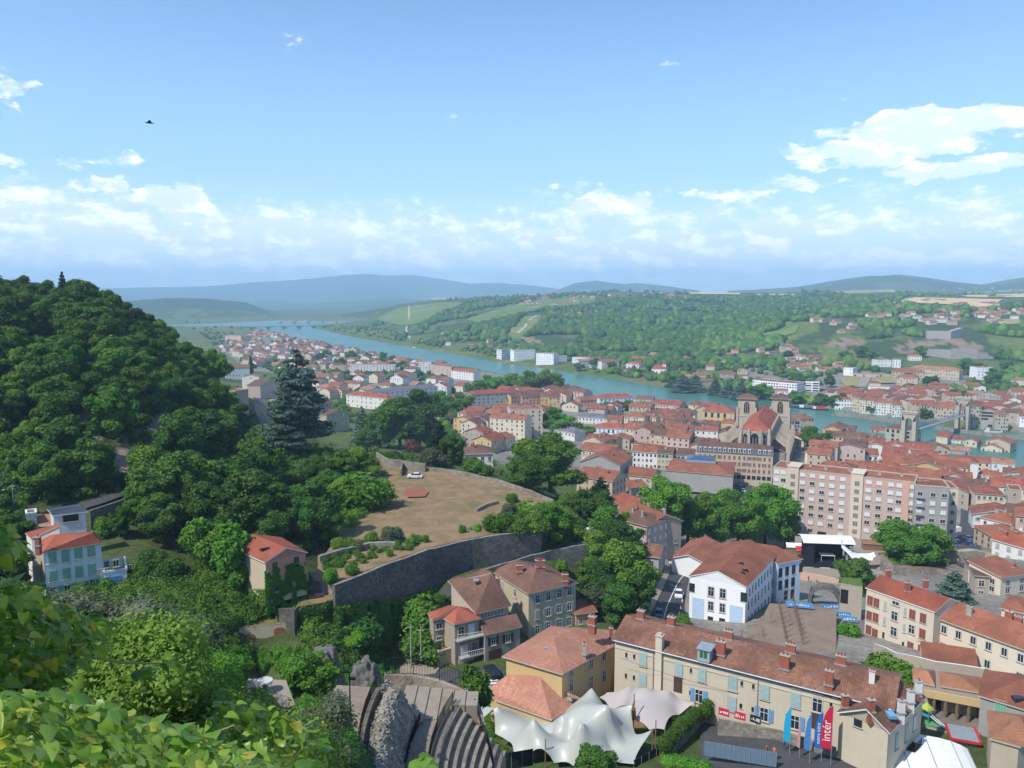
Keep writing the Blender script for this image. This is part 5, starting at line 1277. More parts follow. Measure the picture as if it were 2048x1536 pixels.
def hoop(px,py,w,h,ang,label):
 p = P(px,py,49.5); e = empty('pergola_arch',p,ang,label,'pergola','thin metal pergola hoops over the brown courtyard')
 for s_ in (-1,1): mb = MB(); mb.box(s_*w/2-.07,s_*w/2+.07,-.07,.07,-.1,h*.6); mb.build('post',M_WOOD,e)
 mb = MB(); mb.tube([(w/2*cos(t),0,h*.6+h*.4*sin(t)) for t in [k*pi/8 for k in range(9)]],.05,5); mb.build('hoop',M_WOOD,e)
for i in range(9): hoop(*k3(600+i*(-7),450-i*30),3.6,4.0,.35,'%s pergola hoop of the courtyard row counted from the long terrace roof' % ['first','second','third','fourth','fifth','sixth','seventh','eighth','ninth'][i])
hoop(*k3(505,310),3.4,3.6,-.4,'separate pergola hoop nearest the white school building wall'); hoop(*k3(330,395),4.5,2.6,.2,'low wide pergola hoop by the courtyard palm')
# big stone arch beside the courtyard
def arch(name,label,px,py,z,R,rin,dep,ang,mat,cat='arch',leg=1.5):
 p = P(px,py,z); mb = MB(); n = 14
 for i in range(n):
  a,b_ = pi*i/n,pi*(i+1)/n
  qo = [(R*cos(a),R*sin(a)+leg),(R*cos(b_),R*sin(b_)+leg)]; qi = [(rin*cos(a),rin*sin(a)+leg),(rin*cos(b_),rin*sin(b_)+leg)]
  mb.face([(qi[0][0],-dep,qi[0][1]),(qo[0][0],-dep,qo[0][1]),(qo[1][0],-dep,qo[1][1]),(qi[1][0],-dep,qi[1][1])]); mb.face([(qi[1][0],dep,qi[1][1]),(qo[1][0],dep,qo[1][1]),(qo[0][0],dep,qo[0][1]),(qi[0][0],dep,qi[0][1])])
  mb.face([(qo[0][0],-dep,qo[0][1]),(qo[0][0],dep,qo[0][1]),(qo[1][0],dep,qo[1][1]),(qo[1][0],-dep,qo[1][1])]); mb.face([(qi[1][0],-dep,qi[1][1]),(qi[1][0],dep,qi[1][1]),(qi[0][0],dep,qi[0][1]),(qi[0][0],-dep,qi[0][1])])
 for s_ in (-1,1): mb.box(min(s_*rin,s_*R),max(s_*rin,s_*R),-dep,dep,-3,leg)
 o = mb.build(name,mat,loc=p); o.rotation_euler = (0,0,ang); return tag(o,label,cat)
arch('stone_arch','large dark stone arch at the far end of the brown courtyard',*k3(790,195),44,3.6,2.8,1.4,-.5,M_RUBD,leg=1.5)
D = custom('retaining_block','tall tan concrete block wall with arched niche between courtyard and red roofed house',{'a': q(k3(888,50),54),'b': q(k3(1028,75),54),'c': q(k3(1020,20),54),'d': q(k3(900,15),54)},[['a','b','c','d']],WM['beige'],M_LAWN,42,walls=['a','b','c','d'],cat='wall')
panel(D,'a','b',*k3(912,135),1.5,3.0,M_DARK,'niche')
wall_line('garden_wall','grey rubble wall with round buttress below the clipped yellow-green shrub',[k3(868,405),k3(1010,420)],47.6,-.6,M_RUB,38)
wall_line('garden_wall','stone wall pillar beside the grey rubble wall under the cream house',[k3(1020,385),k3(1085,410)],48.6,-1.4,M_RUB,38)
wall_line('garden_wall','long pale wall with white coping below the cream house and school roofs',[k3(1110,430),k3(1250,490),k3(1490,540),k3(1800,590)],[52.5,54,55.2,55.4],-.35,WM['beige'],44,M_WHITE)
# --- right-hand houses
b1,c1,a1 = P(*q(k839(1035,1435),57.6)),P(*q(k839(1262,1372),57.6)),P(*q(k839(500,1247),57.6))
D = custom('house','tall cream house with bright orange-red roof and closed red shutters',{'a': a1,'b': b1,'c': c1,'d': a1+(c1-b1),'p': (a1+a1+(c1-b1))/2+Vector((0,0,1.9)),'s': (b1+c1)/2+Vector((0,0,1.9))},
[['a','b','s','p'],['p','s','c','d']],WM['pale'],RM['red'],44.5,over=.2,walls=['a','b','c','d'],rim=M_WHITE)
W_ = D['ip']; mb = MB(); mb.face([W_['b']-D['o'],W_['c']-D['o'],D['W']['s']-D['o']]); mb.face([W_['d']-D['o'],W_['a']-D['o'],D['W']['p']-D['o']]); mb.build('gable',WM['pale'],D['e'])
wins(D,'a','b',[k3(x,y) for x,y in ((1076,160),(1116,175),(1343,248),(1411,272),(1070,255),(1111,268),(1406,370),(1066,345),(1106,368),(1330,452),(1398,473))],1.1,1.75,'closed','red')
wins(D,'a','b',[(*k3(1230,258),'plain',1.3,1.8),(*k3(1225,357),'plain',1.3,1.8),(*k3(1338,343),'plain',1.2,1.7),(*k3(1238,178),'plain',1.4,.8),(*k3(1170,195),'plain',.4,1.6),(*k3(1297,235),'plain',.4,1.6),(*k3(1166,290),'plain',.4,1.6),(*k3(1291,335),'plain',.4,1.6),(*k3(1159,380),'dark',.45,1.2),(*k3(1283,442),'dark',.45,1.2)])
for X,Y,z_ in ((1190,20,58.9),(1312,100,58.8),(1425,85,59.3)): chimney(D['roof'],*(P(*q(k3(X,Y),z_))-D['o']),.9,.6,1.6,M_BRICK,2)
A,B = P(*q(k3(1503,262),56)),P(*q(k3(1900,405),56)); B2 = A+(B-A)*1.9
house('house','long cream house with plain dull red roof, right of the orange-red roofed one',A,B2,9.5,56,roof='gable',rise=2.2,wall='pale',roofm='rust',floors=3,bays=8,win=(1.0,1.5),style='plain',chims=3,z0=45,frame='white')
e = blk('small shed with bright red tiled roof at the foot of the cream houses',k3(1445,455),k3(1560,488),1320,3.0,gz=49,roof='hip',wall='beige',roofm='red',floors=0,chims=0,name='shed')
blk('low dull red roofed hall behind the long white-coped wall',k3(1420,520),k3(1740,570),1335,7,gz=50,roof='gable',wall='pale',roofm='rust',floors=0,chims=0,name='hall')
# playground block
platform('playground',[k537(340,1070),k537(965,1230),k537(975,980),k537(960,900),k537(360,780)],53.0,46,groundmat('playground_asphalt',(.17,.145,.125),(.20,.17,.15)),M_CONC,bump=.02)
e = empty('school_shelter',P(*k537(650,900),53),0,'long open school shelter with dark bays behind the playground','shelter'); o_ = Vector(e.location)
A,B = P(*k537(360,712),56.4),P(*k537(985,832),56.4); dv = (B-A).normalized(); nv = Vector((-dv.y,dv.x,0))
mb = MB(); mb.prism([tuple((p-o_)[:2]) for p in (A,B,B+nv*9,A+nv*9)],3.3,3.6,0,bottom=True); mb.build('flat_roof',simple('tan_roof_felt',(.27,.22,.17),.9),e)
mb = MB(); mb.prism([tuple((p-o_)[:2]) for p in (A-nv*.15,B-nv*.15,B+nv*.1,A+nv*.1)],2.6,3.75,0,bottom=True); mb.build('fascia',WM['yellow'],e)
for i in range(6): p = A.lerp(B,i/5)-o_; mb = MB(); mb.box(p.x-.12,p.x+.12,p.y-.1,p.y+.3,0,2.7); mb.build('post',M_WOOD,e)
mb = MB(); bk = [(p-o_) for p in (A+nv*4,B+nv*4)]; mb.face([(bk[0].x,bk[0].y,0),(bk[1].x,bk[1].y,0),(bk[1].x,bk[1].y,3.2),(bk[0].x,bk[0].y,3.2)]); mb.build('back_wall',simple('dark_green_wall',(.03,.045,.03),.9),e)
for (a,b_,c_,d_,pk,lb) in (((245,600),(485,650),(478,480),(240,455),None,'small'),((545,655),(975,728),(990,560),(520,490),(742,540),'wide')):
 z_ = 57.0; pts = {'a': q(k537(*a),z_),'b': q(k537(*b_),z_),'c': q(k537(*c_),z_+.0),'d': q(k537(*d_),z_)}; cx = sum(k537(*t)[0] for t in (a,b_,c_,d_))/4; cy = sum(k537(*t)[1] for t in (a,b_,c_,d_))/4
 pts['p'] = (cx+ (8 if lb == 'small' else 0),cy-10,z_+1.6)
 custom('shelter_hall',lb+' hipped orange tiled roof hall standing behind the school shelter',pts,[['a','b','p'],['b','c','p'],['c','d','p'],['d','a','p']],WM['beige'],RM['orange'],52,over=.3,walls=['a','b','c','d'],cat='hall')
D = custom('house','house with broad red tiled roof and green shutter at the right edge',{'a': q(k537(945,755),58.5),'b': q(k537(1500,925),58.5),'c': q(k537(1650,560),58.5),'d': q(k537(1010,478),58.5),'p': q(k537(1500,570),61)},[['a','b','p'],['d','a','p'],['c','d','p'],['b','c','p']],WM['grey'],RM['rust'],51,over=.3,walls=['a','b','c','d'])
wins(D,'a','b',[(*k537(1187,885),'closed')],1.3,1.9,shut='green'); sk = P(*k537(1385,790),59.2)-D['o']; mb = MB(); mb.box(sk.x-.8,sk.x+.8,sk.y-.5,sk.y+.5,sk.z-.3,sk.z+.25); mb.build('roof_window',M_GLASS,D['roof'])
D = custom('house','house with orange-brown hipped roof in the bottom right corner',{'a': q(k537(1065,1215),59.5),'b': q(k537(1400,1310),59.5),'b2': q(k537(1560,1250),59.5),'c': q(k537(1560,980),59.5),'d': q(k537(1040,912),59.5),'p': q(k537(1395,990),61.5)},[['a','b','b2','p'],['d','a','p'],['c','d','p'],['b2','c','p']],WM['beige'],RM['orange'],50,over=.3,walls=['a','b','b2','c','d'])
# slide and playhouse
p = P(*k537(425,1040),53.05); e = empty('playground_slide',p,.6,'turquoise play tower with grey slide on green mat','slide'); e.scale = (.72,.72,.72)
mb = MB(); mb.box(-.9,.9,-.2,1.6,1.2,1.35); [mb.box(x-.08,x+.08,y-.08,y+.08,0,2.6) for x in (-.85,.85) for y in (-.15,1.55)]; mb.build('tower',simple('turquoise_paint',(.04,.26,.27),.5),e)
mb = MB(); mb.face([(-.35,-.2,1.3),(.35,-.2,1.3),(.35,-2.9,.15),(-.35,-2.9,.15)][::-1]); mb.box(-.42,-.35,-2.9,-.2,.1,.5) if False else None
for s_ in (-.38,.38): mb.tube([(s_,-.2,1.45),(s_,-2.9,.3)],.06,5)
mb.build('slide_chute',M_ZINC,e); mb = MB(); mb.lathe([(1.3,2.6),(1.15,2.9),(0,3.9)],5,(0,.7,0)); mb.build('tower_roof',simple('yellow_green_paint',(.34,.42,.06),.6),e)
mb = MB(); w = [P(*k537(x,y),53.06) for x,y in ((345,1062),(400,980),(520,1010),(575,1090),(600,1120))]; mb.face(w if True else w); o = mb.build('safety_mat',simple('green_mat',(.10,.27,.12),.9)); tag(o,'green rubber safety mat under the playground slide','mat')
# kiosk, steps, mesh fence, white marquee at the bottom right
p = P(*k537(770,1330),51.5); e = empty('ticket_kiosk',p,-.35,'small kiosk with grey corrugated roof and red trim by the steps','kiosk')
mb = MB(); mb.box(-1.5,1.5,-1.5,1.5,-1,2.2); mb.build('cabin',M_CONC,e); mb = MB(); mb.box(-1.7,1.7,-2.0,2.0,2.2,2.35); [mb.box(-1.65+i*.3,-1.5+i*.3,-1.9,1.9,2.35,2.42) for i in range(11)]; mb.build('corrugated_roof',M_ZINC,e)
mb = MB(); mb.box(-1.95,-1.7,-2.1,2.1,2.1,2.5); mb.box(1.7,1.95,-2.1,2.1,2.1,2.5); mb.box(-1.7,1.7,-2.1,-2.0,2.1,2.45); mb.build('red_trim',simple('red_paint',(.50,.03,.035),.5),e)
mb = MB(); p0 = P(*k537(910,1480),50.5)
for i in range(7): mb.box(-1.1,1.1,i*.55,i*.55+.55,-1.5,.22*i+.2)
tag(mb.build('stone_steps',M_STONE,loc=p0),'pale stone steps right of the small red-trimmed kiosk','steps')
fa,fb = P(*k537(325,1175),53.2),P(*k537(750,1440),53.2); e = empty('mesh_fence',fa,0,'slanting grey mesh fence between playground and white marquee','fence'); L_ = fb-fa
for i in range(9): mb = MB(); t_ = L_*i/8; mb.box(t_.x-.05,t_.x+.05,t_.y-.05,t_.y+.05,-2.5,.05); mb.build('post',M_ZINC,e)
mb = MB(); mb.face([(0,0,-2.4),(L_.x,L_.y,-2.4),(L_.x,L_.y,-.1),(0,0,-.1)]); mb.build('mesh_panel',simple('fence_mesh',(.13,.13,.12),.8),e); mb = MB(); mb.tube([(0,0,0),(L_.x,L_.y,0)],.06,5); mb.build('rail',M_WHITE,e)
e = empty('marquee',P(*k537(420,1640),51.6),-.3,'white ribbed marquee roof cut by the bottom edge','marquee')
mb = MB(); n = 10
for i in range(n):
 a,b_ = pi*i/n,pi*(i+1)/n; f = lambda t: (-5.5*cos(t),1.5*sin(t)+2.2)
 mb.face([(f(a)[0],4,f(a)[1]-.2*0),(f(a)[0],-8,f(a)[1]),(f(b_)[0],-8,f(b_)[1]),(f(b_)[0],4,f(b_)[1])])
mb.build('canvas',simple('white_canvas',(.72,.72,.72),.6),e)
for i in range(5): mb = MB(); x = -5.5*cos(pi*(i+.5)/5); mb.tube([(x,-8,1.5*sin(pi*(i+.5)/5)+2.22),(x,4,1.5*sin(pi*(i+.5)/5)+2.22)],.07,5); mb.build('rib',M_ZINC,e)
for x in (-5.4,5.4):
 for y in (-7.5,3.6): mb = MB(); mb.box(x-.1,x+.1,y-.1,y+.1,-3,2.2); mb.build('pole',M_ZINC,e)
# --- buildings in the right-hand background, near part of town
blk('cream house with gothic window and stone surrounds below the roman theatre wall',k839(1350,1150),k839(1540,1165),1218,9,gz=36,roof='shed',rise=1,wall='beige',roofm='brown',floors=2,bays=2,win=(1.3,1.7),chims=0)
blk('grey house with boxed balconies at the right edge near the cedar',k839(1545,1165),k839(1760,1130),1222,9,gz=37,roof='shed',rise=1.2,wall='pale',roofm='rust',floors=3,bays=2,win=(1.4,1.4),chims=1)
blk('dull red hipped roof house at the right edge below the grey balconied house',k839(1550,1395),k839(1760,1445),1250,9,gz=43,roof='hip',wall='pale',roofm='rust',floors=2,chims=0)
e = wall_line('theatre_ruin','ruined roman theatre wall of tan stone with a covered arch',[k839(1030,912),k839(1110,918),k839(1200,960),k839(1300,945),k839(1400,960),k839(1560,1020),k839(1700,1120)],[39.5,39.5,38.5,38.8,38,36.5,35],-2.2,M_TAN,28,cat='ruin')
tag(drape('ruin_ground',[k839(1080,1120),k839(1200,980),k839(1400,990),k839(1560,1050),k839(1690,1130),k839(1400,1150)],M_TAN,.4,flat=33.5))
l = P(*k839(1160,1075),33.5); mb = MB(); n = 8
for i in range(n):
 a,b_ = pi*i/n,pi*(i+1)/n; mb.face([(-3*cos(a),-.3,2.6*sin(a)),(-3*cos(a),2.6,2.6*sin(a)),(-3*cos(b_),2.6,2.6*sin(b_)),(-3*cos(b_),-.3,2.6*sin(b_))][::-1])
mb.face([(-3,2.3,0)]+[(-3*cos(pi*k/8),2.3,2.6*sin(pi*k/8)) for k in range(9)]+[(3,2.3,0)]); tag(mb.build('arch_canopy',simple('tan_canvas',(.40,.27,.14),.8),loc=l),'tan canvas canopy inside the arch of the theatre ruin','canopy')
wall_line('garden_wall','long ruined grey wall topped with red tiles behind the orange-red roofed house',[k839(640,985),k839(720,1070),k839(1050,1095),k839(1250,1130),k839(1600,1145)],[40,38.5,38,37.6,37.2],-.8,M_RUB,28,RM['rust'])
blk('old round-cornered cream house with narrow street on its left',k839(1340,770),k839(1480,850),1095,12,gz=27,roof='hip',wall='cream',roofm='rust',floors=3,win=(1.0,1.2),chims=2,style='closed',shut='brown')
blk('white house with bright red roof above the theatre ruin',k839(1478,870),k839(1740,945),1118,9,gz=32,roof='gable',rise=2,wall='white',roofm='red',floors=2,win=(1,1.3),chims=2,style='closed',shut='grey')
blk('rust roofed white corner house right of the narrow street',k839(1385,700),k839(1630,760),1062,11,gz=27,roof='hip',wall='white',roofm='rust',floors=2,chims=2)
blk('pale house with row of dark openings under a broad rust hipped roof',k839(1355,520),k839(1570,535),1010,14,gz=22,roof='hip',wall='pale',roofm='rust',floors=3,bays=5,win=(1.1,1.5),chims=2)
blk('tall bare-walled beige house right of the broad rust hipped roof',k839(1600,495),k839(1700,505),1020,10,gz=23,roof='flat',wall='beige',floors=3,chims=1)
blk('white house with blue shutters and orange roof near the right-hand river bend',k839(1475,285),k839(1650,300),940,10,roof='gable',wall='white',roofm='orange',floors=2,bays=3,win=(1.3,1.9),style='closed',shut='blue',chims=2,lod='near')
blk('low long white house under rust roof behind the hipped pale house',k839(1372,370),k839(1545,405),958,10,roof='gable',wall='white',roofm='rust',floors=2,bays=4,chims=2)
# street edge left of the plane trees
blk('tall pale pink corner house with dark brown roof above the road bend',k746(350,752),k746(512,700),1140,12,gz=38,roof='hip',wall='rose',roofm='brown',floors=4,bays=4,chims=3,win=(.9,1.5),shut='white',style='closed')
blk('narrow dark-fronted house with lichened tile roof left of the road',k746(240,960),k746(440,985),1165,9,gz=41,roof='gable',rise=1.8,wall='grey',roofm='old',floors=3,chims=1)
blk('rust roofed row house with blind grey wall behind the trees left of the road',k746(120,640),k746(350,750),1110,12,gz=36,roof='gable',wall='stone',roofm='rust',floors=3,chims=3)
blk('bright red roofed low house stepping up left of the plane trees',k746(85,560),k746(280,640),1050,10,gz=36,roof='gable',wall='rose',roofm='red',floors=2,chims=3)
blk('small ruin-like stone house with brick patches in the old town',k746(215,470),k746(350,450),1000,9,gz=26,roof='gable',wall='stone',roofm='rust',floors=2,chims=2)
blk('long narrow street front in pale blue-grey with rust roof',k746(150,300),k746(245,235),985,20,roof='gable',wall='grey',roofm='rust',floors=4,bays=6,chims=3)
# ------------------------------------------------------------ mid-distance buildings measured in the photo
def k29(X,Y): return (400+X/2.9257,620+Y/2.9257)
def k34(X,Y): return (1000+X/3.4133,560+Y/3.4133)
def k37b(X,Y): return (1500+X/3.7372,560+Y/3.7372)
def B_(kf,x0,y0,x1,y1,base,dep,label,**kw):
 a,b_ = kf(x0,y0),kf(x1,y1); kw.setdefault('roof','gable'); kw.setdefault('chims',1)
 return blk(label,a,b_,kf(x0,base)[1],dep,**kw)
WFLAT = dict(roof='flat',wall='white',chims=1,win=(1.3,1.3))
for a in [
(k29,855,492,1095,516,562,13,'white three-storey block with bright red hipped roof left of the garden trees',dict(roof='hip',wall='white',roofm='red',floors=3,bays=9)),
(k29,1288,532,1560,506,572,12,'long low white block with red roof beside the green hedge',dict(roof='hip',wall='white',roofm='red',floors=3,bays=12)),
(k29,1592,492,1830,480,572,13,'pale grey block with flat red roof right of the long low white block',dict(roof='hip',wall='grey',roofm='red',floors=4,bays=9)),
(k29,990,485,1392,448,535,14,'long white building with sawtooth roof windows behind the red roofed blocks',dict(roof='shed',rise=1.5,wall='white',roofm='grey',floors=3,bays=14)),
(k29,1815,582,2005,578,742,14,'tall eight-storey cream tower block beside the domed garden trees',dict(roof='flat',wall='pale',floors=7,bays=5)),
(k29,1695,625,1900,640,746,12,'cream and pink apartment house in front of the tall cream tower block',dict(roof='gable',wall='pale',roofm='rust',floors=5,bays=7,chims=3)),
(k29,878,322,1140,322,372,14,'long white balconied apartment block near the river bend',dict(WFLAT,floors=5,bays=14)),
(k29,765,328,850,328,372,14,'cream flat-roofed block left of the long white balconied block',dict(roof='flat',wall='cream',floors=4,bays=6)),
(k29,1278,305,1352,305,380,14,'white flat-roofed block with red stripe at the riverside group',dict(WFLAT,floors=6,bays=4)),
(k29,1352,320,1470,335,384,14,'pinkish cream flat-roofed block in the riverside group',dict(roof='flat',wall='rose',floors=5,bays=8)),
(k29,1470,352,1600,366,402,13,'white gabled block with bright red roof ending the riverside group',dict(wall='white',roofm='red',floors=4,bays=9,chims=4)),
(k29,845,233,890,233,284,12,'lone white tower block among trees by the river',dict(WFLAT,floors=7,bays=2)),
(k29,435,165,480,165,195,14,'yellow drum-like block on the far left river bank',dict(roof='flat',wall='ochre',floors=4)),
(k29,350,162,430,160,187,14,'long pale block left of the yellow drum-like block',dict(roof='flat',wall='white',floors=4,bays=6)),
(k29,240,152,305,150,187,20,'cream block with flat roof third from the yellow drum-like block',dict(roof='flat',wall='yellow',floors=4)),
(k29,145,150,230,152,180,20,'pinkish hall with flat roof above the left hill trees',dict(roof='flat',wall='rose',floors=2)),
(k29,740,612,872,592,712,9,'beige house with white shuttered gable beside the big blue cedar',dict(roof='front',wall='beige',roofm='brown',floors=2,bays=2,win=(1.0,1.5),style='closed',shut='white',chims=2)),
(k29,655,560,770,540,640,9,'brown roofed house immediately behind the beige gabled cedar house',dict(wall='grey',roofm='brown',floors=2,chims=3)),
(k29,245,388,345,388,470,9,'white gabled house with small black window left of the hillside road',dict(roof='front',wall='white',roofm='rust',floors=1,bays=1)),
(k29,150,335,290,330,400,10,'white house with red roof behind the cypress by the hillside road',dict(wall='white',roofm='red',floors=2)),
(k29,352,440,450,405,520,12,'brown gabled barn-like house right of the hillside road',dict(roof='front',wall='rose',roofm='brown',floors=1)),
(k29,205,478,282,466,590,6,'plain beige flat-roofed building at the foot of the wooded hill',dict(roof='flat',wall='beige',floors=0,chims=0)),
(k29,440,530,475,525,645,4,'narrow beige gatehouse between the hillside road and the blue cedar',dict(roof='flat',wall='cream',floors=1,bays=1,chims=0)),
(k29,1548,838,1715,834,882,10,'white house with broad brown hipped roof below the tall garden trees',dict(roof='hip',wall='white',roofm='brown',floors=2,bays=4)),
(k29,1820,505,2005,488,565,16,'ochre block with stepped tile roofs behind the cream tower block',dict(wall='ochre',roofm='brown',floors=3)),
(k34,45,812,150,808,862,14,'pale ochre block first from the left in the ochre riverside row',dict(wall='ochre',roofm='brown',floors=4)),
(k34,150,795,270,790,862,14,'pink ochre block second from the left in the ochre riverside row',dict(wall='pink',roofm='brown',floors=4)),
(k34,275,790,332,790,860,12,'narrow ochre block in the middle of the ochre riverside row',dict(wall='ochre',roofm='brown',floors=4)),
(k34,332,800,412,800,868,12,'yellow ochre stepped block right of centre in the ochre riverside row',dict(wall='yellow',roofm='brown',floors=4)),
(k34,395,770,490,770,850,12,'rose block near the right end of the ochre riverside row',dict(wall='rose',roofm='brown',floors=5)),
(k34,482,757,568,765,850,12,'tall rose block closing the ochre riverside row',dict(wall='rose',roofm='brown',floors=5)),
(k34,548,820,662,815,865,12,'pink house with red roof right of the ochre riverside row',dict(wall='pink',roofm='rust',floors=2)),
(k34,680,808,925,800,842,16,'large white building with wide red hipped roof by the river',dict(roof='hip',wall='bluewhite',roofm='red',floors=2,bays=9,win=(1.2,2.0))),
(k34,928,810,1045,815,845,14,'brown roofed building between two red roofed riverside blocks',dict(wall='cream',roofm='brown',floors=2)),
(k34,1040,840,1225,858,892,14,'long riverside block with red mansard roof and rounded pink end',dict(wall='rose',roofm='red',floors=3,bays=10,chims=4)),
(k34,1385,893,1600,905,975,20,'yellow palace with hipped red roof left of the cathedral',dict(roof='hip',wall='yellow',roofm='red',floors=2,bays=5,win=(2.0,4.0))),
(k34,1512,970,1610,975,1020,12,'lower yellow house joined to the left of the cathedral',dict(roof='hip',wall='yellow',roofm='rust',floors=2)),
(k34,535,930,728,945,975,12,'white building with slate mansard dormers in the old town',dict(roof='hip',wall='white',roofm='grey',floors=2,bays=8)),
(k34,635,1005,850,1015,1062,13,'white hall with broad red roof right of the dark plane trees',dict(roof='hip',wall='bluewhite',roofm='red',floors=1,bays=7,win=(1.3,2.4))),
(k34,832,922,985,935,975,13,'white four-storey house with many small windows under hipped rust roof',dict(roof='hip',wall='pale',roofm='rust',floors=3,bays=8)),
(k34,985,930,1065,938,978,11,'narrower cream house attached right of the many-windowed white house',dict(roof='hip',wall='pale',roofm='rust',floors=3,bays=4)),
(k34,730,945,830,950,1000,11,'deep pink house with red roof left of the many-windowed white house',dict(roof='gable',wall='pink',roofm='rust',floors=2)),
(k34,350,1015,510,1045,1070,12,'low white hall with pale hipped roof between the dark town trees',dict(roof='hip',wall='white',roofm='grey',floors=1)),
(k34,1330,1022,1488,1030,1090,10,'white house with red roof in front of the yellow palace',dict(wall='white',roofm='red',floors=2,chims=2)),
(k34,895,1120,1100,1150,1161,10,'low cream roof-level building above the old town street',dict(roof='flat',wall='cream',floors=1)),
(k34,12,478,92,474,542,16,'bright white glazed office block at the left of the far bank row',dict(roof='flat',wall='white2',floors=4,bays=8,win=(2.4,1.4))),
(k34,96,482,240,478,556,18,'bright white apartment block with grid windows on the far bank',dict(roof='flat',wall='white2',floors=4,bays=10)),
(k34,246,500,366,505,580,18,'stepped bright white apartment block on the far bank',dict(roof='flat',wall='white2',floors=5,bays=7)),
(k34,362,522,458,518,566,14,'lower white villa block right of the stepped white block',dict(roof='flat',wall='white2',floors=3,bays=6)),
(k34,492,528,600,532,566,14,'white and grey modern villa between trees on the far bank',dict(roof='flat',wall='white2',floors=2,bays=6)),
(k34,538,552,636,548,596,12,'white gabled block with orange roof above the far bank trees',dict(wall='white',roofm='orange',floors=3,bays=6)),
(k34,695,556,812,552,610,13,'curved white apartment house with red roof on the far bank',dict(roof='hip',wall='white',roofm='rust',floors=4,bays=7)),
(k34,860,568,950,574,612,13,'white house with red roof left of the turreted villa',dict(roof='hip',wall='white',roofm='red',floors=3,bays=5)),
(k34,895,532,1005,538,560,13,'long low house with orange-red roof above the turreted villa',dict(wall='rose',roofm='red',floors=1)),
(k34,1015,505,1095,510,530,13,'pale house with pink roof on the slope behind the turreted villa',dict(wall='pale',roofm='orange',floors=2)),
(k34,1330,645,1448,645,690,13,'broad rust roofed house right of the far bank cedars',dict(roof='hip',wall='cream',roofm='rust',floors=2,bays=5)),
(k34,1375,688,1460,685,742,9,'tall cream house on the riverside rock below the cedars',dict(wall='cream',roofm='rust',floors=3)),
(k34,1500,640,1600,645,672,12,'grey house with rust roof beyond the far bank cedars',dict(wall='grey',roofm='rust',floors=2)),
(k34,1230,530,1305,530,546,12,'pale villa with red roof in the hillside garden belt',dict(roof='hip',wall='pale',roofm='red',floors=1)),
(k34,1480,522,1550,522,545,10,'white villa with grey roof at the foot of the wooded spur',dict(roof='hip',wall='white',roofm='grey',floors=2)),
(k34,1680,770,1745,765,800,10,'pink boathouse-like villa left of the round riverside tree',dict(roof='hip',wall='rose',roofm='rust',floors=2)),
(k37b,20,748,172,762,822,22,'left half of the modern grey-white apartments on the far bank',dict(roof='flat',wall='white2',floors=4,bays=8,win=(2,1.5))),
(k37b,174,762,352,775,842,22,'right half of the modern grey-white apartments on the far bank',dict(roof='flat',wall='white2',floors=4,bays=9,win=(2,1.5))),
(k37b,410,758,520,762,832,20,'square modern white block with long dark balconies',dict(roof='flat',wall='white2',floors=4,bays=2,win=(6.5,1.6))),
(k37b,190,825,285,828,866,9,'small white house with red roof in front of the modern apartments',dict(wall='white2',roofm='red',floors=2)),
(k37b,235,490,275,490,540,10,'pale little chateau with grey roof on the wooded slope',dict(roof='hip',rise=5,wall='cream',roofm='grey',floors=3)),
(k37b,950,600,1058,600,652,16,'bright white cubic block below the bare hillside',dict(roof='flat',wall='white2',floors=2,bays=4)),
(k37b,1066,598,1128,600,655,16,'white slatted block right of the cubic white block',dict(roof='flat',wall='white2',floors=4,bays=3)),
(k37b,1190,566,1286,568,602,14,'white villa with flat red roof under the terraced slope',dict(roof='hip',wall='white',roofm='red',floors=2)),
(k37b,1065,682,1312,690,760,18,'large cream and salmon apartment block with red roofs',dict(roof='hip',wall='cream',roofm='rust',floors=4,bays=12)),
(k37b,1098,722,1255,730,806,14,'salmon apartment block with balconies in front of the large cream one',dict(roof='hip',wall='rose',roofm='rust',floors=4,bays=7)),
(k37b,1190,655,1566,678,716,16,'very long cream block with orange roof at the foot of the slope',dict(roof='hip',wall='cream',roofm='orange',floors=3,bays=18)),
(k37b,1700,655,1816,655,745,16,'tall white block with flat roof right of the long orange-roofed one',dict(roof='flat',wall='white2',floors=4,bays=4)),
(k37b,770,700,970,710,728,16,'low tan building with dark doors above the sloping driveway',dict(roof='flat',wall='rose',floors=1,bays=6,win=(2,2))),
(k37b,700,655,770,660,712,12,'white stepped building left of the low tan one',dict(roof='flat',wall='white2',floors=2,bays=2)),
(k37b,890,800,1045,805,818,9,'long low white shed behind the far bank old town',dict(roof='flat',wall='white2',floors=0)),
(k457,262,290,326,290,345,10,'small ochre house at the left end of the far quay',dict(wall='yellow',roofm='rust',floors=2)),
(k457,326,265,480,268,372,12,'white three-storey quay house with red hipped roof behind two trees',dict(roof='hip',wall='white2',roofm='red',floors=3,bays=6)),
(k457,480,240,550,250,395,12,'cream quay house right of the white quay house',dict(wall='cream',roofm='rust',floors=5,bays=3)),
(k457,550,268,690,280,408,14,'tall white and salmon apartment front on the far quay',dict(wall='pale',roofm='rust',floors=6,bays=6)),
(k457,695,294,842,305,425,14,'tall white apartment front with small windows on the far quay',dict(wall='white',roofm='rust',floors=5,bays=6)),
(k457,846,318,935,322,440,14,'white balconied apartment front left of the suspension bridge tower',dict(wall='white',roofm='rust',floors=5,bays=4)),
(k457,1110,320,1235,325,450,12,'grey shuttered house right of the suspension bridge tower',dict(wall='beige',roofm='rust',floors=4,bays=5)),
(k457,1236,335,1500,350,460,16,'wide cream hotel front with balconies facing the footbridge',dict(roof='hip',wall='cream',roofm='red',floors=4,bays=10,chims=4)),
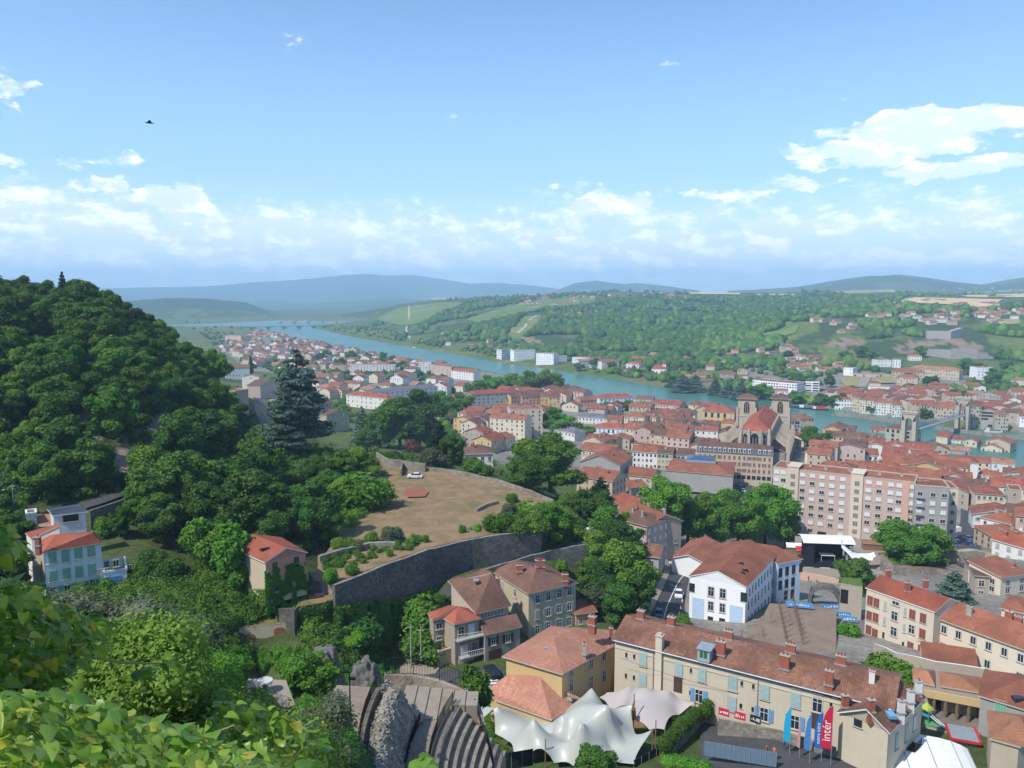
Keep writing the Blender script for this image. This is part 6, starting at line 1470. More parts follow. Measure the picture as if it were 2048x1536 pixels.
(k457,1540,322,1662,330,520,16,'tall beige apartment front right of the footbridge end',dict(wall='beige',roofm='brown',floors=6,bays=5)),
(k457,1664,368,1790,375,542,16,'beige apartment front with continuous balconies on the far quay',dict(roof='front',wall='beige',roofm='brown',floors=6,bays=2,win=(5,1.6))),
(k457,1792,398,1912,402,550,16,'beige apartment front with square openings at the far quay corner',dict(roof='hip',wall='beige',roofm='rust',floors=5,bays=5)),
(k457,2010,420,2120,425,520,12,'white house with blue roof edge at the right end of the far quay',dict(wall='white2',roofm='rust',floors=3)),
(k457,1612,210,1850,240,290,14,'large rust roofed hall behind the far quay houses',dict(roof='front',wall='grey',roofm='rust',floors=1)),
(k457,1238,268,1390,272,300,12,'grey row behind the wide cream hotel front',dict(wall='grey',roofm='brown',floors=2)),
(k457,640,535,780,545,600,12,'rust roofed house left of the grand riverside hall',dict(roof='hip',wall='beige',roofm='rust',floors=3)),
(k457,782,522,1064,552,690,14,'grand beige riverside hall with tall blue windows at the footbridge',dict(roof='hip',wall='beige',roofm='brown',floors=4,bays=6,win=(1.8,2.4),rise=2.4)),
(k457,1245,600,1350,612,700,12,'white blind-walled house with red roof on the near bank',dict(roof='shed',wall='pale',roofm='red',floors=2,bays=1)),
(k457,1352,630,1500,640,700,10,'white house with small blue windows under bright red roof on the near bank',dict(wall='white',roofm='red',floors=2,bays=4)),
(k457,1505,640,1620,655,730,10,'pale house right of the small blue windowed one',dict(roof='front',wall='pale',roofm='rust',floors=2)),
(k457,1655,700,1850,720,770,12,'pale gabled house with long blank wall by the right-hand water',dict(roof='front',wall='pale',roofm='rust',floors=1)),
(k457,1700,640,1925,670,760,12,'cream gabled house close to the right-hand river edge',dict(roof='front',wall='cream',roofm='rust',floors=2)),
(k457,1350,725,1550,740,800,10,'grey-blue shuttered facade with orange roof near the bank',dict(wall='grey',roofm='orange',floors=2,bays=4,win=(1.1,1.9),style='closed',shut='blue')),
(k457,395,760,715,780,850,14,'white modern building with dark square windows under broad rust roof',dict(roof='gable',wall='white2',roofm='rust',floors=2,bays=7,win=(1.4,1.6))),
(k68,1260,690,1362,690,905,26,'pale many-windowed row with slate dormers right of the cathedral',dict(roof='hip',wall='grey',roofm='brown',floors=5,bays=5)),
(k68,1368,665,1560,655,860,14,'cream corner building with rust roof between cathedral and river',dict(roof='hip',wall='cream',roofm='rust',floors=3,bays=5,chims=3)),
(k68,1280,965,1385,960,1080,12,'small brown house in the shadow of the cathedral buttresses',dict(roof='hip',wall='stone',roofm='brown',floors=2)),
(k746,245,195,430,205,315,12,'white row house with rust roof left of the market hall street',dict(wall='white',roofm='rust',floors=3,bays=6)),
(k746,432,205,545,212,330,12,'yellow row house with blue shutters beside the market hall',dict(wall='yellow',roofm='brown',floors=3,bays=4,style='closed',shut='blue')),
(k746,545,215,700,225,330,12,'pale row house with blue shutters directly behind the market hall',dict(wall='pale',roofm='brown',floors=3,bays=5,style='closed',shut='blue')),
]:
 kf,x0,y0,x1,y1,base,dep,label,kw = a
 B_(kf,x0,y0,x1,y1,base,dep,label,**kw)
# turreted villa on the far bank
g = G(*k34(1085,650)); s_ = 1.0
D = custom('villa','white turreted villa with steep bright red roofs on the far bank',{k: P(*k34(x,y),zat(*k34(x,y),g.y+dy)) for k,x,y,dy in (('a',1035,608,0),('b',1135,612,-4),('c',1138,590,12),('d',1045,590,14))} | {'p': PR(*k34(1060,578),g.y+5),'s': PR(*k34(1120,580),g.y+4)},
[['a','b','s','p'],['b','c','s'],['c','d','p','s'],['d','a','p']],WM['white2'],RM['red'],g.z,walls=['a','b','c','d'])
mb = MB(); t_ = D['W']['s']-D['o']; mb.box(t_.x-2.2,t_.x+2.2,t_.y-2.2,t_.y+2.2,0,t_.z+1); mb.face([(t_.x-2.4,t_.y-2.4,t_.z+1),(t_.x+2.4,t_.y-2.4,t_.z+1),(t_.x,t_.y,t_.z+7)],1); mb.face([(t_.x+2.4,t_.y-2.4,t_.z+1),(t_.x+2.4,t_.y+2.4,t_.z+1),(t_.x,t_.y,t_.z+7)],1); mb.face([(t_.x-2.4,t_.y+2.4,t_.z+1),(t_.x-2.4,t_.y-2.4,t_.z+1),(t_.x,t_.y,t_.z+7)],1); mb.build('turret',[WM['white2'],RM['red']],D['e'])
# ------------------------------------------------------------ town infill: one house each, the farthest as one mass
def toscreen(x,y,z):
 yy = y*cos(PITCH)-(z-CZ)*sin(PITCH); vv = y*sin(PITCH)+(z-CZ)*cos(PITCH); return CX+FPX*x/yy,CY-FPX*vv/yy
OPENP = [wpoly(p) for p in ([(1290,1100),(1290,940),(1600,940),(1610,1100)],[(1010,960),(1020,850),(1190,850),(1190,990)],[(930,800),(930,745),(1130,745),(1135,785)],[(1090,880),(1090,825),(1195,820),(1195,870)],[(1170,835),(1170,800),(1330,800),(1330,830)],
[(860,840),(860,790),(960,790),(960,830)],[(1600,920),(1600,850),(1665,850),(1665,920)],[(1450,1000),(1462,955),(1510,955),(1515,1010)],[(1690,735),(1960,735),(1960,775),(1700,765)],[(1960,760),(1975,800),(2030,790),(2010,750)])]
ROADP = wpoly(ROAD1); STREET = wpoly([(1880,1130),(1880,1040),(1925,1000),(1945,1010),(1970,1150)])
rq = random.Random(99); FILL = []
def free(x,y,r):
 for b_ in BUILT:
  if abs(b_[0]-x) < b_[2]+r and abs(b_[1]-y) < b_[2]+r:
   L,D_b = (b_[3],b_[4]) if b_[3] else (b_[2]*2,b_[2]*2)
   ca,sa = cos(-b_[5]),sin(-b_[5]); lx,ly = (x-b_[0])*ca-(y-b_[1])*sa,(x-b_[0])*sa+(y-b_[1])*ca
   if abs(lx) < L/2+r*.72 and abs(ly) < D_b/2+r*.72: return False
 return True
ax_ = np.array
def fill(poly,step,size,height,ang0,walls,roofs,keep=1.0,rmin=0,jit=.25,rmax=9e9):
 w = wpoly(poly) if poly else None; xs = [p[0] for p in w]; ys = [p[1] for p in w]; cx,cy = sum(xs)/len(xs),sum(ys)/len(ys); R = max(max(xs)-min(xs),max(ys)-min(ys))
 n = int(R/step)+1
 for i in range(-n,n+1):
  for j in range(-n,n+1):
   u,v = i*step[0] if isinstance(step,tuple) else i*step,j*step
   u += rq.uniform(-jit,jit)*step; v += rq.uniform(-jit,jit)*step
   x = cx+u*cos(ang0)-v*sin(ang0); y = cy+u*sin(ang0)+v*cos(ang0)
   r = math.hypot(x,y)
   if y < 60 or r < rmin or r > rmax or not inside(w,ax_(x),ax_(y)) or rq.random() > keep: continue
   if inside(river,ax_(x),ax_(y)) or dist_poly(river,ax_(x),ax_(y)) < 13: continue
   if any(inside(o,ax_(x),ax_(y)) for o in OPENP) or inside(ROADP,ax_(x),ax_(y)) or inside(STREET,ax_(x),ax_(y)): continue
   L,D_ = rq.uniform(*size),rq.uniform(size[0]*.8,size[1]*.72)
   rr_n = (L+D_)/4
   if not free(x,y,rr_n): continue
   a = ang0+rq.choice([0,0,pi/2])+rq.uniform(-.12,.12)
   if cos(a) < -.01: a += pi
   h = rq.uniform(*height); z = Hat(x,y); sx = toscreen(x,y,z)[0]; hp = (L+D_)/2/y*FPX*.5; ok = True
   for (xa,xb,bp,tp,rh) in HERO:
    if rh > r+8 and xa-hp < sx < xb+hp:
     zm = zat(sx,bp-.22*(bp-tp),y)-z-min(L,D_)*.22
     if zm < h: h = zm
   if h < 4.5: continue
   BUILT.append((x,y,rr_n*1.02,L*.92,D_*.92,a)); FILL.append((x,y,z,L,D_,h,a,rq.choice(walls),rq.choice(roofs),rq.choice(['gable','gable','hip','gable','front']),rq.random()))
OLDW = ['cream','pale','cream','rose','white','beige','yellow','pale']; OLDR = ['rust','rust','brown','rust','red','brown','rust']
fill([(1200,1010),(1160,940),(940,900),(930,850),(1000,840),(1000,800),(1150,790),(1300,805),(1400,820),(1600,850),(1760,885),(1900,915),(2100,955),(2300,1010),(2350,1160),(2048,1150),(1900,1010),(1550,930),(1400,930),(1280,1000),(1290,1060),(1240,1080)],13.2,(12,19),(9,13.5),radians(-28),OLDW,OLDR)
fill([(1740,832),(2100,878),(2300,900),(2300,800),(2048,800),(1960,800),(1860,790),(1700,790),(1650,812)],15,(12,20),(7,11),radians(-12),OLDW,['rust','rust','red','brown','orange'])
fill([(1640,790),(1760,745),(1980,750),(2300,760),(2300,800),(1900,790)],34,(11,16),(5,8),radians(-10),['white','pale','cream'],['red','orange','rust'],.55)
fill([(700,780),(860,800),(930,850),(960,890),(900,860),(800,800),(660,800),(620,760),(500,730),(440,700),(520,665),(640,692),(760,718),(945,745),(900,765),(1000,800),(930,830)],31,(12,21),(6,10),radians(-32),['white','pale','white','cream','grey'],['rust','brown','rust','orange'],.80,jit=.42)
fill([(1130,745),(1300,770),(1480,795),(1500,730),(1300,715),(1120,722)],40,(11,15),(5,8),radians(-8),['white','pale','cream'],['orange','red','rust'],.5)
def fillpix(poly,n,size,height,walls,roofs):
 xs = [p[0] for p in poly]; ys = [p[1] for p in poly]; k = 0; tries = 0
 while k < n and tries < n*30:
  tries += 1; px,py = rq.uniform(min(xs),max(xs)),rq.uniform(min(ys),max(ys))
  if not inside(poly,ax_(px),ax_(py)): continue
  g = G(px,py);
  if not free(g.x,g.y,9): continue
  L,D_ = rq.uniform(*size),rq.uniform(size[0]*.7,size[1]*.6); BUILT.append((g.x,g.y,(L+D_)/4,L,D_,0)); k += 1
  FILL.append((g.x,g.y,g.z,L,D_,rq.uniform(*height),rq.uniform(-.5,.5),rq.choice(walls),rq.choice(roofs),rq.choice(['gable','hip']),rq.random()))
VW,VR = ['cream','pale','rose','white'],['orange','rust','orange','red']
for pg,n in (([(1700,600),(1790,598),(2048,612),(2048,650),(1900,650),(1760,645),(1700,625)],95),([(1600,640),(1720,650),(1700,670),(1600,660)],7),([(1600,690),(1600,712),(1720,722),(1620,735),(1480,722),(1400,712),(1500,700)],26),([(1060,578),(1260,578),(1240,612),(1130,612),(1020,610)],48),([(1240,572),(1420,580),(1420,604),(1260,598)],28),
 ([(1090,628),(1150,618),(1230,622),(1140,640)],14),([(1560,745),(1560,722),(1700,732),(1700,745)],10),([(820,640),(860,640),(1000,690),(900,700)],10),([(1900,572),(2048,575),(2048,590),(1850,590)],12),([(560,640),(640,640),(560,650)],5)):
 fillpix(pg,n,(11,17),(4,6.5),VW,VR)
def apparent(f): return f[3]*f[5]/math.hypot(f[0],f[1])**2
FILL.sort(key=apparent,reverse=True)
LMK = [('cathedral',1530,870,460),('market hall',1400,930,335),('mansard building',1470,900,392),('pink apartment slab',1690,960,278),('yellow palace',1440,830,560),('grand riverside hall',1800,880,480),('footbridge',1870,845,560),
 ('cream tower block',1055,815,560),('white balconied apartment block',745,735,1050),('ochre riverside row',1090,800,640),('bright white far bank blocks',1060,720,1300),('turreted villa',1320,740,1050),('modern grey-white apartments',1550,775,900),
 ('cubic white block',1768,722,1150),('wide cream hotel front',1900,820,680),('red roofed white blocks',900,800,640),('wheat field',1900,600,1900),('vineyard slope',1040,660,1900),('hilltop village',1300,590,2700),('long orange-roofed block',1860,735,1120),('blue cedar',600,850,232),('theatre ruin',1930,1100,245)]
LMW = [(n,PR(px,py,y)) for n,px,py,y in LMK]; seen = {}
ORD = ['','second','third','fourth','fifth','sixth','seventh','eighth','ninth','tenth','eleventh','twelfth']
n_ind = 300-len([o for o in COL.objects if o.type == 'EMPTY' and o.get('category') in ('house',)])
RSH = {'gable': 'gabled','hip': 'hipped','front': 'end-gabled'}
stuff = MB(); SW = ['cream','pale','white','rose','beige']; SR = ['rust','red','brown','orange']
for i,(x,y,z,L,D_,h,a,wl,rf,rt,rv) in enumerate(FILL):
 r = math.hypot(x,y)
 if i < n_ind:
  lm = min(LMW,key=lambda t: (Vector((x,y))-t[1].xy).length*(1 if r < 1300 else 1)); dx,dy_ = x-lm[1].x,y-lm[1].y
  sx,_ = toscreen(x,y,z); lx,_ = toscreen(*lm[1]); dd = sx-lx
  rel = ('right of' if dd > 0 else 'left of') if abs(dd) > abs(dy_)*120/r*1.6 else ('behind' if dy_ > 0 else 'in front of')
  sz = 'tall ' if h > 12 else ('long ' if L > 16.5 else ('small ' if L < 12.5 else ''))
  base_l = '%s%s house, %s %s roof' % (sz,WADJ[wl],RADJ[rf],RSH[rt]); key = (base_l,rel,lm[0]); k = seen.get(key,0); seen[key] = k+1
  lab = '%s, %s %s the %s' % (base_l,(ORD[k]+' such' if k else 'first such'),rel,lm[0]); lab = lab if len(lab.split()) <= 15 else lab.replace(' tiled','').replace('first such ','')
  ca,sa = cos(a),sin(a); f0 = Vector((x-(-sa)*D_/2,y-ca*D_/2)); A = f0-Vector((ca,sa))*L/2; B = f0+Vector((ca,sa))*L/2
  kw = dict(wall=wl,roofm=rf,roof=rt,chims=rq.choice([1,2,3]) if r < 900 else 1,seed=i,group='houses of the town',win=(rq.choice([.9,1.0,1.1]),rq.choice([1.3,1.5,1.6])),style=rq.choice(['openm','closed','plain','mix']),shut=rq.choice(['grey','white','brown','red','blue','white']))
  house('house',lab,A,B,D_,z+h,over=.5,**kw)
 else:
  ca,sa = cos(a),sin(a); M = Matrix.Translation((x,y,z-1.5)) @ Matrix.Rotation(a,4,'Z'); t = MB(); hh = h+1.5; x0,x1,y0,y1 = -L/2,L/2,-D_/2,D_/2
  wi = SW.index(wl) if wl in SW else 1; ri = 5+(SR.index(rf) if rf in SR else 0)
  t.prism([(x0,y0),(x1,y0),(x1,y1),(x0,y1)],0,hh,wi,top=False); F,gb = rect_roof(rt,x0,x1,y0,y1,hh,min(L,D_)*.22 if rt != 'front' else L*.21,.5)
  for f in F: t.face(f,ri)
  for g_ in gb: t.face(g_,wi)
  for fl in range(max(1,int(h/3))):
   for k in range(int(L/3.4)):
    if rq.random() < .8: xx = x0+1.7+k*3.4; t.box(xx-.5,xx+.5,y0-.05,y0+.02,hh-2.6-fl*2.9,hh-1.2-fl*2.9,9)
  stuff.add(t,M)
tag(stuff.build('distant_houses',[WM[k] for k in SW]+[RM[k] for k in SR]+[M_GLASS]),kind='stuff',label='small distant houses scattered over the far town and hillsides',cat='houses')
print('fill',len(FILL),'individual',n_ind)
# ------------------------------------------------------------ bridges, boats
def footbridge():
 T = PR(1819,860,575); F0 = PR(1925,840,655); zd = 13.0
 a = Vector((T.x,T.y)); b_ = Vector((F0.x,F0.y)); L = (b_-a).length; an = atan2(b_.y-a.y,b_.x-a.x)
 e = empty('footbridge',(a.x,a.y,0),an,'blue latticed suspension footbridge with arched stone towers crossing the river','bridge')
 ST = WM['beige']; BL = simple('bridge_blue',(.10,.24,.42),.5)
 mb = MB(); mb.box(0,L+6,-2.2,2.2,zd-.3,zd); mb.build('deck',M_CONC,e)
 for s_ in (-2.3,2.3):
  mb = MB(); mb.box(0,L,s_-.12,s_+.12,zd-.4,zd-.1); mb.box(0,L,s_-.12,s_+.12,zd+1.6,zd+1.85); n = 30
  for i in range(n): x = L*i/n; mb.tube([(x,s_,zd-.2),(x+L/n,s_,zd+1.7)],.12,4); mb.tube([(x,s_,zd+1.7),(x+L/n,s_,zd-.2)],.12,4)
  mb.build('truss',BL,e)
  pts = [(L*t,s_,zd+2.0+ (13.5)*(2*t-1)**2*.8) for t in [k/24 for k in range(25)]]; mb = MB(); mb.tube(pts,.14,5)
  for p in pts[1:-1]: mb.tube([p,(p[0],s_,zd+1.7)],.05,4)
  mb.build('cable',M_ZINC,e)
 for x in (0,L):
  mb = MB()
  for s_ in (-1,1): mb.box(x-2.4,x+2.4,min(s_*2.4,s_*5.2),max(s_*2.4,s_*5.2),-3,zd+8)
  n = 8
  for i in range(n):
   t0,t1 = pi*i/n,pi*(i+1)/n
   for xx,rv in ((x-2.4,1),(x+2.4,0)):
    f = [(xx,2.4*cos(t0),zd+8+2.4*sin(t0)),(xx,2.4*cos(t1),zd+8+2.4*sin(t1)),(xx,5.2*cos(t1) if abs(cos(t1)) > .7 else 5.2*cos(t1),zd+13.5),(xx,5.2*cos(t0),zd+13.5)]; mb.face(f if rv else f[::-1])
   mb.face([(x-2.4,2.4*cos(t0),zd+8+2.4*sin(t0)),(x+2.4,2.4*cos(t0),zd+8+2.4*sin(t0)),(x+2.4,2.4*cos(t1),zd+8+2.4*sin(t1)),(x-2.4,2.4*cos(t1),zd+8+2.4*sin(t1))])
  mb.box(x-2.4,x+2.4,5.0,5.2,zd+8,zd+13.5); mb.box(x-2.4,x+2.4,-5.2,-5.0,zd+8,zd+13.5); mb.box(x-2.9,x+2.9,-5.8,5.8,zd+13.5,zd+14.6); mb.box(x-3.2,x+3.2,-6.2,6.2,zd+14.6,zd+15.2); mb.build('tower',ST,e)
footbridge()
def road_bridge(label,p0,p1,z,spans,w=12):
 A,B = P(*p0,z),P(*p1,z); L = (B-A).length; an = atan2(B.y-A.y,B.x-A.x); e = empty('road_bridge',(A.x,A.y,0),an,label,'bridge')
 mb = MB(); mb.box(-60,L+60,-w/2,w/2,z-1,z); mb.box(-60,L+60,-w/2-.3,-w/2,z-1.2,z+1.2); mb.build('deck',M_CONC,e)
 for i in range(spans+1): mb = MB(); x = L*i/spans; mb.box(x-3,x+3,-w/2,w/2,-3,z-1); mb.box(x-10,x+10,-w/2+1,w/2-1,z-3.4,z-.9); mb.build('pier',M_CONC,e)
road_bridge('pale low motorway bridge crossing the distant river bend',(505,654),(628,651),9,4,16)
road_bridge('farther and fainter bridge beyond the motorway bridge',(560,642.5),(700,643),8,5,16)
def barge(label,px,py,L,ang,hull,cabin=None,load=None):
 p = P(px,py,0); e = empty('barge',p,ang,label,'barge'); w = L*.11
 mb = MB(); n = 14; prof = [(-L/2,.5),(-L/2+L*.08,.95),(L/2-L*.15,1),(L/2-L*.05,.6),(L/2,.05)]
 for (xa,wa),(xb,wb) in zip(prof[:-1],prof[1:]):
  for s_ in (-1,1): mb.face([(xa,s_*w*wa*.8,-.5),(xb,s_*w*wb*.8,-.5),(xb,s_*w*wb,1.3),(xa,s_*w*wa,1.3)][::s_])
  mb.face([(xa,-w*wa,1.2),(xb,-w*wb,1.2),(xb,w*wb,1.2),(xa,w*wa,1.2)])
 mb.face([(-L/2,-w*.4,-.5),(-L/2,-w*.5,1.3),(-L/2,w*.5,1.3),(-L/2,w*.4,-.5)]); mb.build('hull',hull,e)
 mb = MB(); mb.box(-L*.42,-L*.25,-w*.7,w*.7,1.2,3.6); mb.build('wheelhouse',M_WHITE,e)
 mb = MB(); mb.box(-L*.2,L*.34,-w*.75,w*.75,1.2,2.0); mb.build('hold_cover',simple('hold_cover',(.13,.14,.15),.7),e)
 if load: mb = MB(); mb.box(-L*.1,L*.28,-w*.8,w*.8,2.0,4.2); mb.build('cargo_cover',load,e)
HULLD = simple('black_hull',(.02,.022,.028),.5)
barge('long black barge moored at the far quay',*k68(1345,508),38,-.30,HULLD); barge('dark barge behind the red-covered boat at the far quay',*k68(1510,530),26,-.30,HULLD); barge('short boat with bright red cover at the far quay',*k68(1640,548),16,-.30,HULLD,load=simple('red_tarpaulin',(.55,.02,.02),.6))
barge('small white boat at the right-hand far quay',*k457(1770,570),14,-.2,M_WHITE)
# quay walls
wall_line('quay_wall','long grey quay wall along the far old town bank',[k457(290,385),k457(600,415),k457(920,465)],3.4,.8,M_RUB,-2)
wall_line('quay_wall','grey quay wall and ramp right of the footbridge',[k457(1240,510),k457(1500,545),k457(1800,580),k457(2100,610)],3.2,.8,M_RUB,-2)
# fields and vineyards on the hills
M_WHEAT = groundmat('wheat_field',(.50,.37,.18),(.58,.45,.24),None,.02); M_VINE = groundmat('vineyard',(.10,.16,.035),(.15,.20,.05),(.25,.20,.11),.02); M_MEAD = groundmat('dry_meadow',(.24,.23,.09),(.32,.28,.13),None,.02); M_FIELDG = groundmat('green_field',(.12,.20,.05),(.16,.23,.06),None,.02)
for nm,pg,mt in (('wheat_field',[(1808,600),(1830,596),(2005,600),(1985,613),(1960,616),(1900,610),(1795,606)],M_WHEAT),('wheat_field',[(1920,592),(2060,588),(2060,596),(1940,596)],M_WHEAT),('wheat_field',[(1700,601),(1708,598),(1726,597),(1726,604),(1702,606)],M_WHEAT),
('wheat_field',[(1640,585),(1700,582),(1790,580),(1790,586),(1700,589)],M_MEAD),('wheat_field',[(1375,586),(1480,587),(1480,590),(1380,589)],M_WHEAT),('wheat_field',[(1510,589),(1590,589),(1590,592),(1520,592)],M_WHEAT),('wheat_field',[(1240,600),(1290,600),(1300,606),(1260,605)],M_MEAD),('wheat_field',[(1310,597),(1345,597),(1330,606),(1312,606)],M_MEAD),
('vineyard',[(1005,672),(1050,634),(1085,630),(1080,645),(1060,660),(1035,682)],M_VINE),('vineyard',[(930,640),(1000,618),(1085,600),(1190,597),(1195,606),(1100,616),(1000,636),(960,648)],M_VINE),('vineyard',[(750,640),(800,616),(880,606),(930,606),(880,628),(830,650),(800,652)],M_VINE),
('meadow',[(1990,640),(2040,640),(2040,650),(1985,650)],M_MEAD),('meadow',[(1680,760),(1720,750),(1715,772),(1690,775)],M_MEAD),('meadow',[(1740,768),(1750,750),(1785,752),(1790,768)],M_MEAD),
('vineyard',[(1510,670),(1560,662),(1600,650),(1590,668),(1540,680)],M_FIELDG),('green_field',[(1900,586),(2060,580),(2060,586),(1960,590)],M_FIELDG),('green_field',[(820,600),(880,596),(925,598),(900,603)],M_MEAD)):
 drape(nm,pg,mt,.8,step=6)
tag(drape('driveway',[(1708,775),(1722,752),(1745,752),(1732,776)],M_PAVE,.5))
for pts in ([(818,612),(818,640),(812,660),(830,700)],[(1035,668),(1050,655),(1060,640),(1075,632)],[(1005,680),(1030,688),(1050,700)]):
 mb = stripe(pts,30,2.2); tag(mb.build('farm_track',simple('pale_track',(.42,.34,.24),.9)),kind='structure')
wall_line('retaining_wall','pale stepped terrace wall on the bare far hillside',[k37b(1320,395),k37b(1500,395),k37b(1590,400)],[Hat(*P(1860,668,60)[:2])+0 if False else G(*k37b(1320,440)).z+11]*3,-3,simple('pale_concrete',(.40,.37,.32),.9),None) if False else None
gq = [G(*k37b(x,y)) for x,y in ((1320,438),(1500,442),(1590,415))]
wall_line('retaining_wall','tall pale retaining wall on the bare far hillside',[(p.x,p.y) for p in gq],[p.z+13 for p in gq],8,simple('pale_concrete',(.34,.31,.28),.9),world=True)
gq = [G(*k37b(x,y)) for x,y in ((1290,560),(1500,590),(1700,592),(1820,590))]
wall_line('retaining_wall','long stepped grey retaining wall under the bare far hillside',[(p.x,p.y) for p in gq],[p.z+h_ for p,h_ in zip(gq,(9,13,12,3))],8,simple('grey_concrete',(.28,.26,.24),.9),world=True)
# ------------------------------------------------------------ trees one can tell apart
T = tree_px
for px,top,base,wid,sd in ((1322,948,1085,1.0,1),(1375,965,1092,1.0,2),(1420,985,1098,.95,1),(1475,978,1098,1.0,2),(1530,962,1090,1.05,1),(1570,1010,1092,.8,2),(1350,1000,1085,.8,2),(1500,1020,1100,.8,1)):
 T(px,top,base,kind='plane',mat='plane',seed=sd,wid=wid,label={1322:'leftmost big bright green plane tree above the road bend',1375:'second plane tree from the left above the road bend',1420:'middle plane tree directly behind the white gabled building',1475:'plane tree right of centre in front of the mansard building',1530:'tall plane tree against the left end of the pink slab',1570:'rightmost plane tree overlapping the pink slab',1350:'lower plane tree crown beside the pink corner house',1500:'front plane tree crown above the school wing roof'}[px])
T(1100,862,985,kind='plane',mat='mid',seed=1,wid=1.5,label='big round plane tree on the lawn edge behind the terrace field')
T(1060,900,985,kind='broad',mat='mid',seed=3,wid=1.5,label='shorter tree leaning on the left of the big round plane tree')
T(1632,852,912,kind='plane',mat='light',seed=2,wid=1.25,label='single bright round tree right of the cathedral')
T(1812,1040,1150,kind='plane',mat='mid',seed=2,wid=1.25,label='broad tree in front of the right end of the pink slab',z=32); T(1850,1045,1140,kind='broad',mat='mid',seed=2,wid=1.3,label='tree behind the broad one by the grey apartment block',z=32)
T(1712,1112,1205,kind='broad',mat='dark',seed=1,wid=1.2,label='dark magnolia-like tree beside the festival stage',z=38); T(1695,1150,1215,kind='cypress',mat='dark',seed=1,wid=1.4,label='dark ivy-clad conifer above the stone arch',z=40)
T(1622,1172,1212,kind='cypress',mat='spruce',seed=1,label='tiny cypress beside the white wing of the school',z=40)
T(1905,1138,1235,kind='cedar',mat='cedar',seed=2,wid=1.5,label='spreading blue cedar behind the orange-red roofed house',z=38)
T(1697,1238,1282,kind='shrub',mat='light',seed=2,wid=1.0,label='yellow-green clipped shrub on the grey rubble wall',z=47); T(1770,1290,1385,kind='shrub',mat='light',seed=1,wid=1.15,label='large round citrus-like tree behind the end house',z=50)
T(1368,1222,1252,kind='shrub',mat='mid',seed=3,wid=1.0,label='palm-like bush at the corner of the white gabled building',z=46); T(1500,1278,1300,kind='feather',mat='olive',seed=1,wid=.8,label='little palm on the courtyard edge',z=49.5)
T(123,540,y=285,kind='conifer',mat='spruce',seed=1,wid=.9,label='lone spire conifer standing highest on the wooded hill'); T(176,572,y=285,kind='cypress',mat='spruce',seed=2,label='small pointed cypress on the crest right of the spire conifer')
T(598,690,905,y=232,kind='cedar',mat='cedar',seed=1,wid=1.0,label='tall blue cedar right of the hillside road'); T(575,760,915,y=236,kind='cedar',mat='cedar',seed=2,wid=.9,label='shorter blue cedar against the left of the tall one')
T(503,712,base=760,kind='cypress',mat='spruce',seed=2,wid=.9,label='dark cypress by the white house on the hillside road'); T(430,695,y=330,kind='light',mat='mid',seed=2,wid=1.0,label='loose crowned tree at the right end of the wooded hill')
